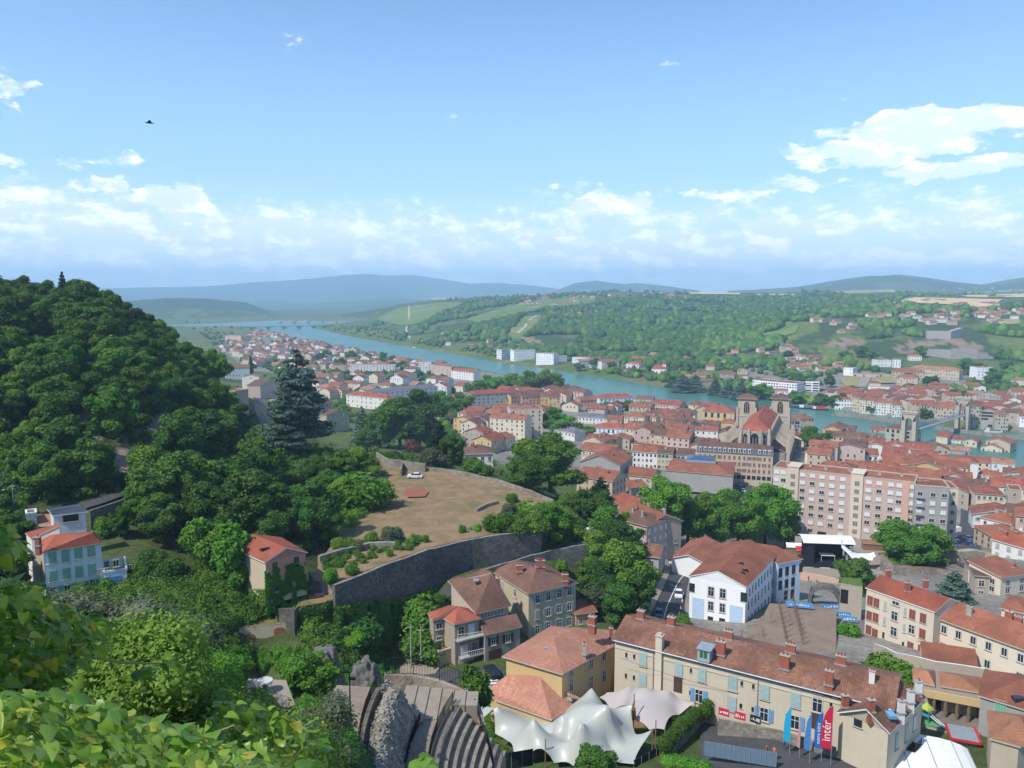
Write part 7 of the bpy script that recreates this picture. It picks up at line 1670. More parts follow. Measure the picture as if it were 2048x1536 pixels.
MIDT = [(760,820,895,'broad','dark',1.3),(800,790,900,'broad','mid',1.2),(840,775,900,'broad','dark',1.1),(725,810,890,'conifer','cedar',1.3),(735,850,905,'broad','dark',1.3),(880,840,925,'cedar','spruce',1.2),(905,865,930,'broad','dark',1.0),(865,885,935,'shrub','olive',1.0),(788,895,925,'shrub','dark',1.2),
(680,900,960,'broad','mid',1.2),(720,890,955,'broad','light',1.2),(640,910,980,'broad','dark',1.2),(715,930,1010,'shrub','light',1.6),(745,960,1015,'shrub','light',1.2),(655,935,1000,'broad','mid',1.3),(690,950,1020,'broad','light',1.1),(630,955,1080,'broad','dark',1.1),(660,1000,1090,'broad','mid',1.0),(600,990,1085,'broad','dark',1.2),(560,960,1060,'broad','dark',1.3),
(500,900,1040,'broad','dark',1.2),(450,915,1060,'broad','dark',1.2),(400,905,1050,'broad','mid',1.1),(350,900,1060,'broad','dark',1.2),(305,925,1050,'light','mid',1.0),(520,870,990,'broad','mid',1.2),(480,940,1090,'broad','dark',1.2),(420,960,1090,'broad','dark',1.2),(540,1010,1100,'broad','dark',1.2),(330,985,1090,'broad','dark',1.2),(285,960,1060,'broad','mid',1.0),
(425,1040,1150,'feather','light',1.3),(460,1060,1175,'feather','light',1.2),(395,1050,1120,'feather','mid',1.2),(480,1100,1190,'feather','light',1.0),(240,1010,1075,'broad','mid',.9),(215,1025,1070,'shrub','mid',1.0),(310,1085,1135,'shrub','mid',1.0),(285,1115,1160,'shrub','dark',1.0),(345,1105,1165,'shrub','dark',1.1),
(530,830,900,'shrub','dark',1.2),(950,905,945,'shrub','mid',1.0),(975,920,950,'shrub','mid',.8),(995,1012,1062,'shrub','mid',1.15),(1045,1010,1052,'shrub','mid',.9),(1020,1000,1030,'shrub','olive',1.0),(1022,978,1005,'shrub','mid',.8),(1110,1030,1075,'shrub','ivy',1.3),(1085,1035,1070,'shrub','ivy',1.1),(1140,1020,1075,'shrub','ivy',1.2),
(1165,975,1060,'broad','dark',1.1),(1200,980,1080,'broad','dark',1.1),(1140,980,1040,'broad','mid',1.1),(1225,1010,1110,'broad','mid',1.1),(1245,1040,1150,'broad','dark',1.2),(1200,1060,1150,'broad','mid',1.2),(1180,1110,1180,'broad','mid',1.2),(1215,1120,1210,'broad','dark',1.3),(1255,1080,1215,'broad','mid',1.1),(1270,1130,1230,'broad','dark',1.0),(1190,1150,1215,'shrub','olive',1.0),(1125,1118,1150,'feather','light',1.2),(1235,1160,1250,'broad','dark',1.1),(1160,1170,1215,'shrub','olive',1.1),(1200,950,1040,'cedar','spruce',1.2),
(20,1025,1110,'broad','mid',1.3),(55,1010,1075,'broad','dark',1.0),(0,960,1060,'broad','mid',1.2),(30,1090,1190,'broad','dark',1.1),
(845,1185,1265,'shrub','ivy',1.2),(880,1180,1215,'shrub','ivy',1.0),(840,1250,1320,'shrub','ivy',1.3),(725,1180,1270,'shrub','dark',1.4),(700,1225,1300,'shrub','dark',1.4),(870,1265,1310,'shrub','mid',.9),(765,1120,1150,'shrub','mid',1),(745,1055,1085,'shrub','mid',1.0),(785,1045,1085,'shrub','olive',1.0),(660,1130,1165,'shrub','light',.9),(1075,1030,1058,'shrub','light',.9),(1010,1038,1066,'shrub','light',.8),(1030,985,1002,'shrub','olive',.8),(715,1075,1100,'shrub','olive',1.0),(850,1062,1084,'shrub','light',.6),(705,1120,1148,'shrub','mid',.9),(925,1045,1065,'shrub','ivy',.7),(780,1090,1112,'shrub','light',.6),(690,1065,1100,'shrub','mid',1.3),(820,1070,1092,'shrub','light',.8)]
WORDS = {'broad': 'round leafy tree','cedar': 'dark flat-tiered cedar','conifer': 'bluish conifer','shrub': 'low bush','feather': 'feathery bright tree','light': 'loose crowned tree'}
TONE = {'dark': 'dark green','mid': 'green','light': 'bright green','olive': 'grey-green','ivy': 'glossy green','spruce': 'deep green','cedar': 'blue-green'}
SPOTS = [('villa with balconies',920,1250),('terrace field',850,1010),('abandoned house',545,1110),('green-shuttered house',145,1140),('blue cedar',598,850),('cream cedar house',690,850),('big lawn plane tree',1100,930),('parked white car',830,950),('lane parapet wall',1100,1100),('pink corner house',1300,1080),('field retaining wall',800,1180),('hillside road',530,850)]
seen_t = {}
for px,top,base,kd,mt,wd in MIDT:
 sp = min(SPOTS,key=lambda s_: abs(s_[1]-px)+abs(s_[2]-(top+base)/2)); dx,dy_ = px-sp[1],(top+base)/2-sp[2]
 rel = ('right of' if dx > 0 else 'left of') if abs(dx) > abs(dy_) else ('below' if dy_ > 0 else 'behind'); k = (kd,mt,rel,sp[0]); n = seen_t.get(k,0); seen_t[k] = n+1
 T(px,top,base,z=64 if inside(FIELD,ax_(px),ax_(base)) else None,kind=kd,mat=mt,seed=1+(px*7+base) % (2 if kd in ('cedar','feather','conifer','light') else 3),wid=wd,label='%s %s, %s one %s the %s' % (TONE[mt],WORDS[kd],(ORD[n] or 'first'),rel,sp[0]),group='trees and bushes round the terraces')
T(1228+0,868,868+30,kind='broad',mat='copper',seed=1,wid=1.0,label='small copper-leaved tree in the old town') if False else None
T(822,872,905,kind='shrub',mat='copper',seed=1,wid=1.0,label='red-leaved bush at the edge of the dark garden trees')
for px,top,base,z_,kd,lb in ((1102,1000,1078,60,'broad','leafy tree hiding the right end of the terrace wall'),(1066,1018,1062,64,'shrub','broad bush on the right front corner of the terrace field'),(1128,1015,1092,58,'broad','tree between terrace wall end and the climbing lane'),(1040,1030,1066,64,'shrub','second broad bush left of the corner bush on the terrace')): T(px,top,base,kind=kd,mat='mid',seed=1,wid=1.3,z=z_,label=lb)
# wooded hill on the left
rt = random.Random(21); HT = []
for _ in range(5000):
 px,py = rt.uniform(-60,500),rt.uniform(560,1010)
 yv = rt.uniform(150,330); p = PR(px,600,yv); x,y = p.x,p.y; z = Hat(x,y); sx,sy = toscreen(x,y,z)
 if sx > 505 or sy > 1005 or z < 70 or sx < -70: continue
 if sx > 160 and sy > 975 and sx < 275: continue
 if any(inside(pg,ax_(sx),ax_(sy)) for pg in ROCKPX) or sx > np.interp(sy,[650,700,770,850,900],[290,350,415,475,600]): continue
 if fbm(ax_(x/16),ax_(y/16),3,77) > .60 and rt.random() < .8: continue
 if any((x-a)**2+(y-b)**2 < (rr_)**2 for a,b,rr_ in HT): continue
 if any(abs(x-b[0]) < b[2] and abs(y-b[1]) < b[2] for b in BUILT if b[0] < 0 and b[1] < 330): continue
 HT.append((x,y,rt.uniform(4.8,7.2)))
 if len(HT) > 118: break
for i,(x,y,_) in enumerate(HT):
 kd,mt = rt.choice([('broad','dark'),('broad','dark'),('broad','mid'),('light','mid'),('broad','mid'),('light','dark')])
 tree_at(x,y,rt.uniform(9,15),kd,mt,rt.choice([1,2,3]),TONE[mt]+' leafy tree among the dense wood covering the left hill','trees of the wooded left hill',rt.uniform(1.0,1.35),sink=1.0)
# town, quay and river trees
TT = [(1030,745,790),(1060,740,795),(1090,738,795),(1110,745,790),(1000,752,792),(975,748,790),(950,760,800),(1105,815,870),(1120,825,872),(1155,845,875),(1175,850,878),(1210,802,830),(1235,800,830),(1262,800,828),(1285,803,830),(1185,812,835),(1382,808,832),(880,780,835),(900,790,838),(920,785,830),(860,790,830),
(700,700,725),(735,705,722),(765,703,722),(785,710,725),(640,705,725),(655,700,720),(680,715,735),(790,722,740),(805,720,735),(660,690,705),(600,700,712),(1365,745,790),(1390,748,788),(1430,755,795),(1455,758,800),(1480,760,805),(1500,770,805),(1345,750,785),(1525,765,800),(1588,780,808),(1540,790,805),(1640,785,815),(1665,790,815),(1680,785,812),(1745,808,826),(1760,805,825),
(1850,815,838),(1835,790,806),(1910,778,805),(1925,780,806),(1895,785,805),(1600,745,780),(1575,700,720),(1300,725,745),(1270,735,752),(1240,735,750),(1420,715,735),(1440,700,725),(1660,750,775),(1630,755,780),(1690,700,725),(1840,690,715),(1820,745,770),(1855,752,772),(1870,750,770),(1935,715,750),(1960,725,755),(1985,735,770),(2010,720,745),(1225,722,740),(1190,715,735),(1160,725,742),(1335,690,712),(1720,690,715),(1745,700,720),(1470,705,722)]
for i,(px,top,base) in enumerate(TT):
 kd,mt = rt.choice([('broad','mid'),('broad','dark'),('broad','mid'),('plane','mid'),('broad','light')])
 if 1360 < px < 1490 and top < 800: kd,mt = 'cedar','cedar'
 e = G(px,base); lm = min(LMW,key=lambda t: (e.xy-t[1].xy).length); rel = 'right of' if px > toscreen(*lm[1])[0] else 'left of'; k = (kd,mt,rel,lm[0],'t'); n = seen_t.get(k,0); seen_t[k] = n+1
 T(px,top,base,kind=kd,mat=mt,seed=rt.choice([1,2]),wid=rt.uniform(1.3,1.7),label='%s %s, %s such %s the %s' % (TONE[mt],WORDS.get(kd,'spreading plane tree'),ORD[n] or 'first',rel,lm[0]),group='trees among the town houses')
# ------------------------------------------------------------ far woodland: one mass of crowns
OPEN_PX = [[(1808,594),(2048,590),(2048,616),(1790,612)],[(1375,583),(1600,584),(1600,594),(1380,594)],[(1640,580),(1790,576),(1790,592),(1700,594)],[(1005,676),(1050,630),(1090,626),(1080,650),(1035,690)],[(920,642),(1000,614),(1085,596),(1195,594),(1195,608),(1100,618),(1000,640),(960,652)],[(745,644),(800,612),(880,602),(935,602),(880,630),(830,654),(800,656)],[(1790,700),(1860,668),(1960,672),(1990,716),(1800,712)],[(1500,674),(1560,658),(1605,646),(1595,670),(1540,684)],[(2050,636),(1985,636),(1980,655),(2050,655)],[(1680,748),(1790,748),(1790,778),(1690,778)],[(1635,700),(1680,672),(1725,676),(1728,706)]]
def wood(name,label,region,n,rmin_,rmax_,thr,rad,mats,sub,seed,rfun=None):
 g = np.random.default_rng(seed); xs = [p[0] for p in region]; ys = [p[1] for p in region]; Vs,Fs,off = [],[],0; IV,IF = (IV2,IF2) if sub == 2 else (IV1,IF1); cnt = 0; MI = []
 bl = np.array([(b[0],b[1],b[2]) for b in BUILT])
 for _ in range(n):
  px,py = g.uniform(min(xs),max(xs)),g.uniform(min(ys),max(ys))
  if not inside(region,ax_(px),ax_(py)) or any(inside(o,ax_(px),ax_(py)) for o in OPEN_PX): continue
  p = G(px,py); r = rng(p)
  if r < rmin_ or r > rmax_ or p.z < 1.5 or inside(river,ax_(p.x),ax_(p.y)): continue
  nv = float(fbm(ax_(p.x/95),ax_(p.y/95),3,31))
  if nv < thr(px,py): continue
  rd = g.uniform(*rad)
  if (((bl[:,0]-p.x)**2+(bl[:,1]-p.y)**2) < (bl[:,2]+rd*.9+(3 if r > 1400 else 0))**2).any(): continue
  sc = np.array([rd,rd,rd*g.uniform(.75,1.15)]); V = IV*sc*(1+.22*g.normal(size=(len(IV),1)))
  V = V+np.array([p.x,p.y,p.z+rd*.55]); Vs.append(V); Fs.append(IF+off); off += len(IV); MI += [int(g.random() < (.5 if (px > 1400 and py > 615+(1700-px)*.25) else .35 if nv < thr(px,py)+.07 else .12))]*len(IF); cnt += 1
 me = np_mesh(name,np.concatenate(Vs),np.concatenate(Fs),mats,MI); o = mobj(name,me); print(name,cnt); return tag(o,label,'woodland',None,'stuff')
LM['far'] = leafmat('leaf_far',(.024,.064,.013),(.064,.126,.020),.08,scale=.012); LM['far2'] = leafmat('leaf_far_light',(.055,.125,.02),(.11,.19,.035),.08,scale=.012)
def thr_w(px,py):
 t = .40
 if px > 1560 and py > 625: t = .50
 if 1160 < px < 1560 and 600 < py < 690: t = .30
 if py < 600: t = .43
 if px < 1000: t = .47
 return t
wood('far_woodland','dense woodland covering the slopes across the river',[(700,668),(760,640),(900,598),(1060,583),(1300,574),(2048,574),(2048,770),(1700,735),(1480,735),(1300,735),(1150,715),(1000,705),(860,690)],27000,900,5200,thr_w,(5.5,9.5),[LM['far'],LM['far2']],1,5)
wood('riverside_woodland','bushes and trees lining the far river bank',[(625,655),(700,668),(860,692),(1000,715),(1130,735),(1300,762),(1480,785),(1640,810),(1640,795),(1480,770),(1300,742),(1150,722),(1000,700),(860,672),(760,655),(700,648)],6500,300,5000,lambda a,b_: .34,(2.8,5.5),[LM['far'],LM['far2']],1,6)
wood('valley_woodland','scattered trees among the houses of the distant left bank',[(360,640),(500,655),(640,690),(800,722),(900,745),(960,790),(900,860),(760,800),(640,770),(500,735),(440,700)],5200,300,3500,lambda a,b_: .42,(3.2,6),[LM['far'],LM['far2']],1,7)
wood('garden_woodland','garden trees scattered between the far bank houses',[(1130,720),(1480,725),(1700,720),(2048,720),(2048,800),(1800,790),(1700,800),(1480,785),(1300,755)],1500,300,1600,lambda a,b_: .45,(3,5.5),[LM['far'],LM['far2']],1,8)
if 0: wood('hill_undergrowth','tangled undergrowth covering the slopes of the left hill',[(-60,590),(100,570),(260,600),(420,680),(500,780),(520,900),(620,900),(640,1010),(560,1110),(420,1190),(300,1180),(260,1020),(60,1010),(-60,1010)],9000,120,330,lambda a,b_: .42,(.9,2.2),[leafmat('leaf_scrub',(.020,.040,.014),(.050,.085,.026),.15),LM['mid']],1,9)
# ------------------------------------------------------------ thickets: low growth nobody could count
def thicket(name,label,region,nclump,rad,leaf,per,mat,seed,zoff=.3,noise=None,flat=.8,skipb=True,lift=None,fz=None):
 g = np.random.default_rng(seed); xs = [p[0] for p in region]; ys = [p[1] for p in region]; lobes = []; t = 0
 while len(lobes) < nclump and t < nclump*12:
  t += 1; px,py = g.uniform(min(xs),max(xs)),g.uniform(min(ys),max(ys))
  if not inside(region,ax_(px),ax_(py)): continue
  p = P(px,py,fz) if fz else G(px,py) if lift is None else PR(px,py,g.uniform(*lift)); rd = g.uniform(*rad)
  if skipb and any((p.x-b_[0])**2+(p.y-b_[1])**2 < (b_[2]*.9)**2 for b_ in BUILT): continue
  if skipb and (inside(FIELDW,ax_(p.x),ax_(p.y)) or any(inside(pg,ax_(px),ax_(py)) for pg in ROCKPX)): continue
  lobes.append((np.array([p.x,p.y,p.z+rd*zoff]),np.array([rd,rd,rd*flat])))
 Vs,Fs,off = [],[],0
 for i in range(0,len(lobes),60):
  V,F = leaves_on(lobes[i:i+60],per*len(lobes[i:i+60]),leaf,g,.25,.8); Vs.append(V); Fs.append(F+off); off += len(V)
 o = mobj(name,quad_mesh(name,np.concatenate(Vs),np.concatenate(Fs),LM[mat])); return tag(o,label,'undergrowth',None,'stuff')
FIELDW = [tuple(P(*p,64)[:2]) for p in FIELD]
thicket('hill_undergrowth','tangled undergrowth on the slopes of the left hill',[(-60,600),(100,570),(260,600),(420,680),(500,780),(520,900),(600,920),(560,1010),(270,980),(160,1000),(-60,1010)],900,(1.2,2.8),.32,55,'dark',41)
thicket('wood_undergrowth','dark undergrowth beneath the trees beside the terrace field',[(265,900),(600,880),(700,930),(690,1020),(620,1110),(560,1130),(470,1160),(270,1060)],420,(1.2,2.6),.26,130,'dark',42)
thicket('slope_undergrowth','bushy undergrowth on the slope below the abandoned house',[(150,1190),(300,1160),(420,1130),(520,1190),(700,1190),(745,1250),(750,1310),(700,1330),(612,1325),(612,1240),(465,1250),(465,1310),(400,1300),(230,1290),(100,1230)],520,(.9,2.2),.20,150,'mid',43)
thicket('cliff_undergrowth','dark ivy growth on the cliff left of the road bend',[(1105,1000),(1240,1020),(1290,1120),(1285,1235),(1200,1235),(1160,1180),(1180,1090),(1110,1060)],260,(1.0,2.2),.24,130,'dark',44)
thicket('ruin_undergrowth','green growth between theatre and the lower lane',[(605,1320),(700,1260),(760,1300),(790,1350),(760,1400),(700,1390),(690,1536),(620,1536),(600,1400)],260,(.5,1.3),.10,190,'ivy',45)
thicket('garden_undergrowth','green growth behind the terrace field and round the lawn',[(560,900),(760,880),(940,900),(1100,920),(1110,1000),(1040,975),(900,935),(740,930),(640,960)],200,(1.0,2.2),.26,110,'mid',46)
thicket('valley_growth','trees and hedges between the houses below the blue cedar',[(520,740),(640,765),(760,790),(880,835),(930,890),(840,870),(740,850),(640,850),(560,800)],300,(2,4.5),.5,100,'mid',58)
thicket('vineyard_rows','bright green vine rows on the slope below the arched wall',[(375,1305),(470,1300),(600,1305),(592,1345),(490,1350),(465,1385),(430,1440),(380,1400)],230,(.45,.85),.12,210,'light',47,zoff=.9,flat=1.3)
thicket('tent_side_growth','weedy bank between the old theatre and the white tent',[(930,1330),(965,1370),(985,1430),(1010,1500),(1040,1536),(985,1536),(975,1450),(945,1400)],90,(.4,.9),.09,200,'mid',48)
thicket('field_edge_growth','weeds and low bushes at the right front of the terrace field',[(920,1066),(1070,1052),(1092,1020),(1062,995),(1040,1012),(1015,1040),(960,1052)],75,(.35,1.0),.13,170,'light',55,skipb=False,fz=64)
thicket('field_edge_growth','weeds along the lower left edge of the terrace field',[(645,1150),(760,1118),(860,1088),(830,1070),(745,1080),(690,1092),(640,1120)],85,(.35,.95),.13,170,'mid',56,skipb=False,fz=64)
thicket('field_edge_growth','bushes creeping over the left side of the terrace field',[(680,960),(765,935),(775,985),(730,1030),(690,1060)],60,(.7,1.9),.2,200,'light',57,skipb=False,fz=64)
thicket('house_foot_growth','bushes crowding the foot of the abandoned house',[(470,1150),(500,1190),(560,1205),(625,1190),(640,1205),(560,1240),(470,1215)],90,(.7,1.5),.18,220,'ivy',50,skipb=False)
thicket('rockery_growth','small shrubs on the stony bank by the blue gate',[(1340,1470),(1400,1440),(1420,1536),(1330,1536)],45,(.4,1.0),.10,220,'light',49)
for lb,reg,n,rd,lf,per,mt,y_,sd in (('large feathery green shrub filling the slope right of the ivy',[(215,1330),(260,1290),(340,1275),(375,1310),(395,1390),(460,1435),(560,1470),(640,1530),(640,1560),(120,1560),(130,1400)],150,(.45,.95),.055,480,'scrub',(15,22),51),('darker shrub mass under the green-shuttered house',[(70,1235),(140,1225),(230,1235),(330,1250),(400,1290),(330,1320),(150,1320),(60,1280)],90,(.8,1.6),.11,320,'olive',(38,52),52),('grey-green shrub in front of the stone table',[(600,1440),(680,1400),(700,1480),(690,1560),(590,1560)],40,(.4,.8),.07,380,'olive',(34,42),53)):
 thicket('shrub',lb,reg,n,rd,lf,per,mt,sd,skipb=False,lift=y_); o = COL.objects[-1]; o['category'] = 'shrub'; o['kind'] = 'thing'
# ivy hanging over the big walls
def ivy_on(name,label,quads,n,leaf,mat,seed,parent=None,thick=.35,thr=.36):
 g = np.random.default_rng(seed); Vs = []; ar = []
 for q_ in quads: a,b_,c,d = [np.array(p) for p in q_]; ar.append(np.linalg.norm(b_-a)*np.linalg.norm(d-a))
 ar = np.array(ar)/sum(ar); cnt = (ar*n).astype(int)
 for q_,k in zip(quads,cnt):
  a,b_,c,d = [np.array(p) for p in q_]; u,v = g.random((k,1)),g.random((k,1))**1.0; keep = (fbm(u[:,0]*7+seed,v[:,0]*4+seed,3,seed) > thr+.10*(v[:,0] < .35)); u,v = u[keep],v[keep]; k = len(u)
  p = a*(1-u)*(1-v)+b_*u*(1-v)+c*u*v+d*(1-u)*v; nn = np.cross(b_-a,d-a); nn = nn/np.linalg.norm(nn)
  if nn[1] > 0: nn = -nn
  p = p+nn*thick*g.random((k,1)); m_ = nn*.7+sphere_dirs(k,g)*.6+np.array([0,0,.25]); m_ /= np.linalg.norm(m_,axis=1,keepdims=True)
  e1 = np.cross(m_,sphere_dirs(k,g)); e1 /= np.linalg.norm(e1,axis=1,keepdims=True); e2 = np.cross(m_,e1); s_ = leaf*(.6+.7*g.random((k,1)))
  Vs.append(np.stack([p-e1*s_,p-e2*s_*.7,p+e1*s_,p+e2*s_*.7],1).reshape(-1,3))
 V = np.concatenate(Vs); o = mobj(name,np_mesh(name,V,np.arange(len(V)).reshape(-1,4),LM[mat])); return tag(o,label,'ivy')
def wq(pts,tops,z0,out=.4):
 w = [P(p[0],p[1],t) for p,t in zip(pts,tops)]; return [((a.x,a.y-out,z0),(b_.x,b_.y-out,z0),(b_.x,b_.y-out,b_.z+.2),(a.x,a.y-out,a.z+.2)) for a,b_ in zip(w[:-1],w[1:])]
WL = [P(x,y,64.6) for x,y in ((664,1170),(712,1150),(760,1131),(800,1116),(850,1099),(900,1087))]
ivy_on('ivy','dark patches of ivy on the long field retaining wall',[((a.x,a.y-.15,50),(b_.x,b_.y-.15,50),(b_.x,b_.y-.15,64.3),(a.x,a.y-.15,64.3)) for a,b_ in zip(WL[1:-1],WL[2:])],26000,.20,'ivy',61,thr=.50)
ivy_on('ivy','thick green growth smothering the left end of the field retaining wall',[((a.x,a.y-1.5,49),(b_.x,b_.y-1.5,49),(b_.x,b_.y-.5,tb),(a.x,a.y-.5,ta)) for a,b_,ta,tb in zip(WL[:-1],WL[1:],(61,60,58.5,57,56.5),(60,58.5,57,56.5,55.5))],46000,.22,'mid',66,thick=1.6)
# lower terrace with steps and ivy-clad retaining wall
TZ = 61.8
platform('lower_terrace',[(588,1222),(612,1176),(640,1168),(668,1170),(702,1184),(690,1196),(640,1206),(596,1213)],TZ,46,M_DIRT,M_RUBD,bump=.08)
ivy_on('ivy','thick ivy curtain on the wall beneath the lower terrace',wq([(505,1195),(560,1218),(600,1214),(645,1206),(702,1184)],[TZ-2,TZ-.8,TZ,TZ,TZ],50,.3),22000,.22,'ivy',62)
wall_line('retaining_wall','ivy-hung wall running from the lower terrace towards the feathery trees',[(470,1180),(510,1190),(560,1215),(594,1216)],[TZ-1.5,TZ-1,TZ-.2,TZ],-.5,M_RUBD,50)
s0,s1 = P(*k7(1560,975),TZ),P(*k7(1390,735),63.0); mb = MB(); n = 11; d_ = (s1-s0); hd = Vector((d_.x,d_.y,0)); an = atan2(hd.y,hd.x)-pi/2
for i in range(n): mb.box(-1.3,1.3,hd.length*i/n,hd.length*(i+1)/n+.05,-2,(i+1)*(63-TZ)/n-.1); mb.box(-1.35,1.35,hd.length*i/n-.04,hd.length*i/n+.10,(i+1)*(63-TZ)/n-.1,(i+1)*(63-TZ)/n-.03,1)
o = mb.build('stone_steps',[M_RUB,M_STONE],loc=s0); o.rotation_euler = (0,0,an); tag(o,'worn stone steps climbing from the lower terrace beside the abandoned house','steps')
p = P(*k7(1420,1135),TZ); mb = MB(); mb.box(-.9,.9,-.35,.35,0,.35); mb.box(-.1,1.5,.5,1.2,0,.25,1); mb.box(-1.2,-.2,.5,.8,0,.18,1); o = mb.build('rubble_heap',[SH['brown'],M_STONE],loc=p); o.rotation_euler = (0,0,.5); tag(o,'heap of reddish beams and pale slabs on the lower terrace','debris')
D = custom('garden_building','cream wall with two bricked arched windows and grassy roof above the vines',{'a': q((478,1256),59.2),'b': q((592,1243),59.2),'c': q((598,1228),59.4),'d': q((505,1236),59.4)},[['a','b','c','d']],WM['cream'],groundmat('dry_grass_roof',(.20,.15,.06),(.14,.16,.04)),51,walls=['a','b','c','d'],cat='building')
for px_,py_ in ((499,1277),(559,1264)):
 l,an = on_wall(D,'a','b',px_,py_); mb = MB(); mb.face([(-.9,-.06,-1),(.9,-.06,-1)]+[(.9*cos(radians(t)),-.06,.4+.45*sin(radians(t))) for t in range(0,181,30)]); o = mb.build('bricked_window',M_BRICK,D['e']); o.location = l; o.rotation_euler = (0,0,an)
for a_,b2_,n_,sd in (('b','c',9000,71),('a','b',2500,72)):
 A,B = HAB['ip'][a_],HAB['ip'][b2_]; ivy_on('ivy','creeper climbing the %s of the abandoned house' % ('pink gable' if a_ == 'b' else 'cream side wall'),[((A.x-.2,A.y-.3,61),(B.x,B.y-.3,61),(B.x,B.y-.2,65.5 if a_ == 'a' else 69),(A.x-.2,A.y-.2,63.5 if a_ == 'a' else 68.5))],n_,.17,'ivy',sd,thick=.25)
# overgrown ruin blocks left of the theatre
for lb,pts,z_,zb_,sd in (('tall ivy-covered ruin block with grassy top left of the theatre',[(608,1300),(622,1270),(680,1275),(690,1300),(675,1330),(620,1330)],73.6,60,63),('grey rock spur at the upper end of the theatre path',[(690,1310),(735,1300),(770,1310),(765,1335),(720,1350),(692,1340)],74.5,60,64)):
 w = [P(*p_,z_) for p_ in pts]; c = sum(w,Vector((0,0,0)))/len(w); V,F4 = ico(5); V = V*(1+.4*(fbm(V[:,:1]*3+9,V[:,1:2]*3+V[:,2:]*3+9,4,sd)-.47))
 rx = (max(p_.x for p_ in w)-min(p_.x for p_ in w))*.40; ry = (max(p_.y for p_ in w)-min(p_.y for p_ in w))*.36; hz_ = (z_-zb_)/2; V = np.clip(V*1.1,-1.3,1.02)*np.array([rx,max(ry,3),hz_])+np.array([c.x,c.y,zb_+hz_])
 tag(mobj('ruin_block',np_mesh('ruin_block',V,F4,M_RUBD)),lb,'ruin')
 if sd == 63: ivy_on('ivy','ivy draped over the ruin block left of the theatre',[((c.x-rx*1.05,c.y-ry*1.2,zb_),(c.x+rx*1.05,c.y-ry*1.2,zb_),(c.x+rx,c.y-ry,z_+.3),(c.x-rx,c.y-ry,z_+.3))],16000,.13,'ivy',65,thick=.8)
T(622,1300,1400,kind='broad',mat='ivy',seed=2,wid=1.4,label='leafy tree growing against the ivy-covered ruin block',z=76); T(708,1262,1300,kind='feather',mat='light',seed=1,wid=1.6,label='bright bush on top of the rock spur',z=72.5); T(655,1385,1450,kind='shrub',mat='ivy',seed=2,wid=1.3,label='glossy bush beside the theatre path lamp',z=80)
T(940,1340,1440,kind='feather',mat='mid',seed=2,wid=1.2,label='slender tree between theatre wall and low tiled hall',z=66); T(1188,1487,1580,kind='broad',mat='dark',seed=2,wid=1.3,label='dark round magnolia at the bottom edge in front of the white tent',z=57)
T(880,1440,1480,kind='shrub',mat='olive',seed=1,label='x',z=70) if False else None
# stone table on its terrace
platform('table_terrace',[(485,1385),(497,1357),(572,1360),(590,1410),(570,1415),(475,1400)],88.3,80,M_PAVE,M_RUB,bump=.04)
e = empty('stone_table',P(531,1384,88.3),0,'round pale stone table on a broken pedestal standing on the small terrace','table')
mb = MB(); mb.lathe([(0,.72),(.50,.72),(.52,.80),(.50,.86),(0,.86)],24); mb.build('table_top',simple('pale_stone',(.50,.48,.45),.8),e); mb = MB(); mb.lathe([(.26,-.1),(.20,.3),(.17,.72)],10); mb.build('pedestal',M_RUB,e)
# ------------------------------------------------------------ roman theatre
CT = Vector((25.0,59.0));
def ring(r0,r1,z0,z1,a0,a1,n=26,mi=0,mb=None):
 mb = mb or MB()
 for i in range(n):
  t0,t1 = a0+(a1-a0)*i/n,a0+(a1-a0)*(i+1)/n; f = lambda r,t: (CT.x-r*cos(t),CT.y+r*sin(t))
  A,B,C_,D_ = f(r0,t0),f(r1,t0),f(r1,t1),f(r0,t1)
  mb.face([(*A,z1),(*D_,z1),(*C_,z1),(*B,z1)][::-1],mi); mb.face([(*A,z0),(*A,z1),(*D_,z1),(*D_,z0)][::-1],mi); mb.face([(*B,z0),(*B,z1),(*C_,z1),(*C_,z0)],mi)
 return mb
a0,a1 = -.34,.30
e = empty('roman_theatre',(0,0,0),0,'curved stone seat tiers of the roman theatre at the foot of the hill','theatre')
for i in range(8):
 r = 31.6-i*.66; z_ = 77.3-i*.42; mb = ring(r-.66,r,z_-3,z_,a0,.285-.006*i); ring(r-.70,r-.42,z_-.02,z_+.10,a0,.28-.006*i,mb=mb,mi=1); mb.build('seat_tier',[groundmat('tier_earth',(.26,.195,.145),(.35,.275,.21),None,.8),M_RUB],e)
mb = ring(31.62,33.6,74,77.7,a0,.30); mb.build('walkway',M_GRAV,e); mb = ring(36.4,40.2,74,81.8,a0,.10); mb.build('upper_path',M_GRAV,e)
mb = MB(); mb.box(-12.4,-6.6,63.5,70.2,70,77.25); mb.build('landing',M_GRAV,e)
for i in range(6): c = Vector((CT.x-31.9+i*1.15,69.1)); mb = MB(); mb.box(c.x-3.2,c.x-2.05,(63.7,63.9,64.6,66.6,67.4,67.5)[i],c.y+1.0,70,78.05-i*.12); mb.build('landing_step',M_PAVE,e)
for i in range(5): mb = MB(); mb.box(-4.6,-3.1,68.4-i*.32,68.75-i*.32,70,76.7-i*.26); mb.build('step',M_WOOD,e)
V = []; g = np.random.default_rng(8); nA,nB = 60,16
for i in range(nA):
 for j in range(nB):
  t = -.40+.57*i/(nA-1); f = j/(nB-1); r = 33.5+3.1*f; endf = min(1,(.17-t)/.06) if t > .11 else 1
  zz = 77.4+(81.2-77.4)*f+ (2.6*sin(pi*min(1,f*1.15))**.8)*endf*(.75+.5*float(fbm(ax_(t*16),ax_(f*3),3,4)))+g.normal()*.07; V.append((CT.x-r*cos(t),CT.y+r*sin(t),zz))
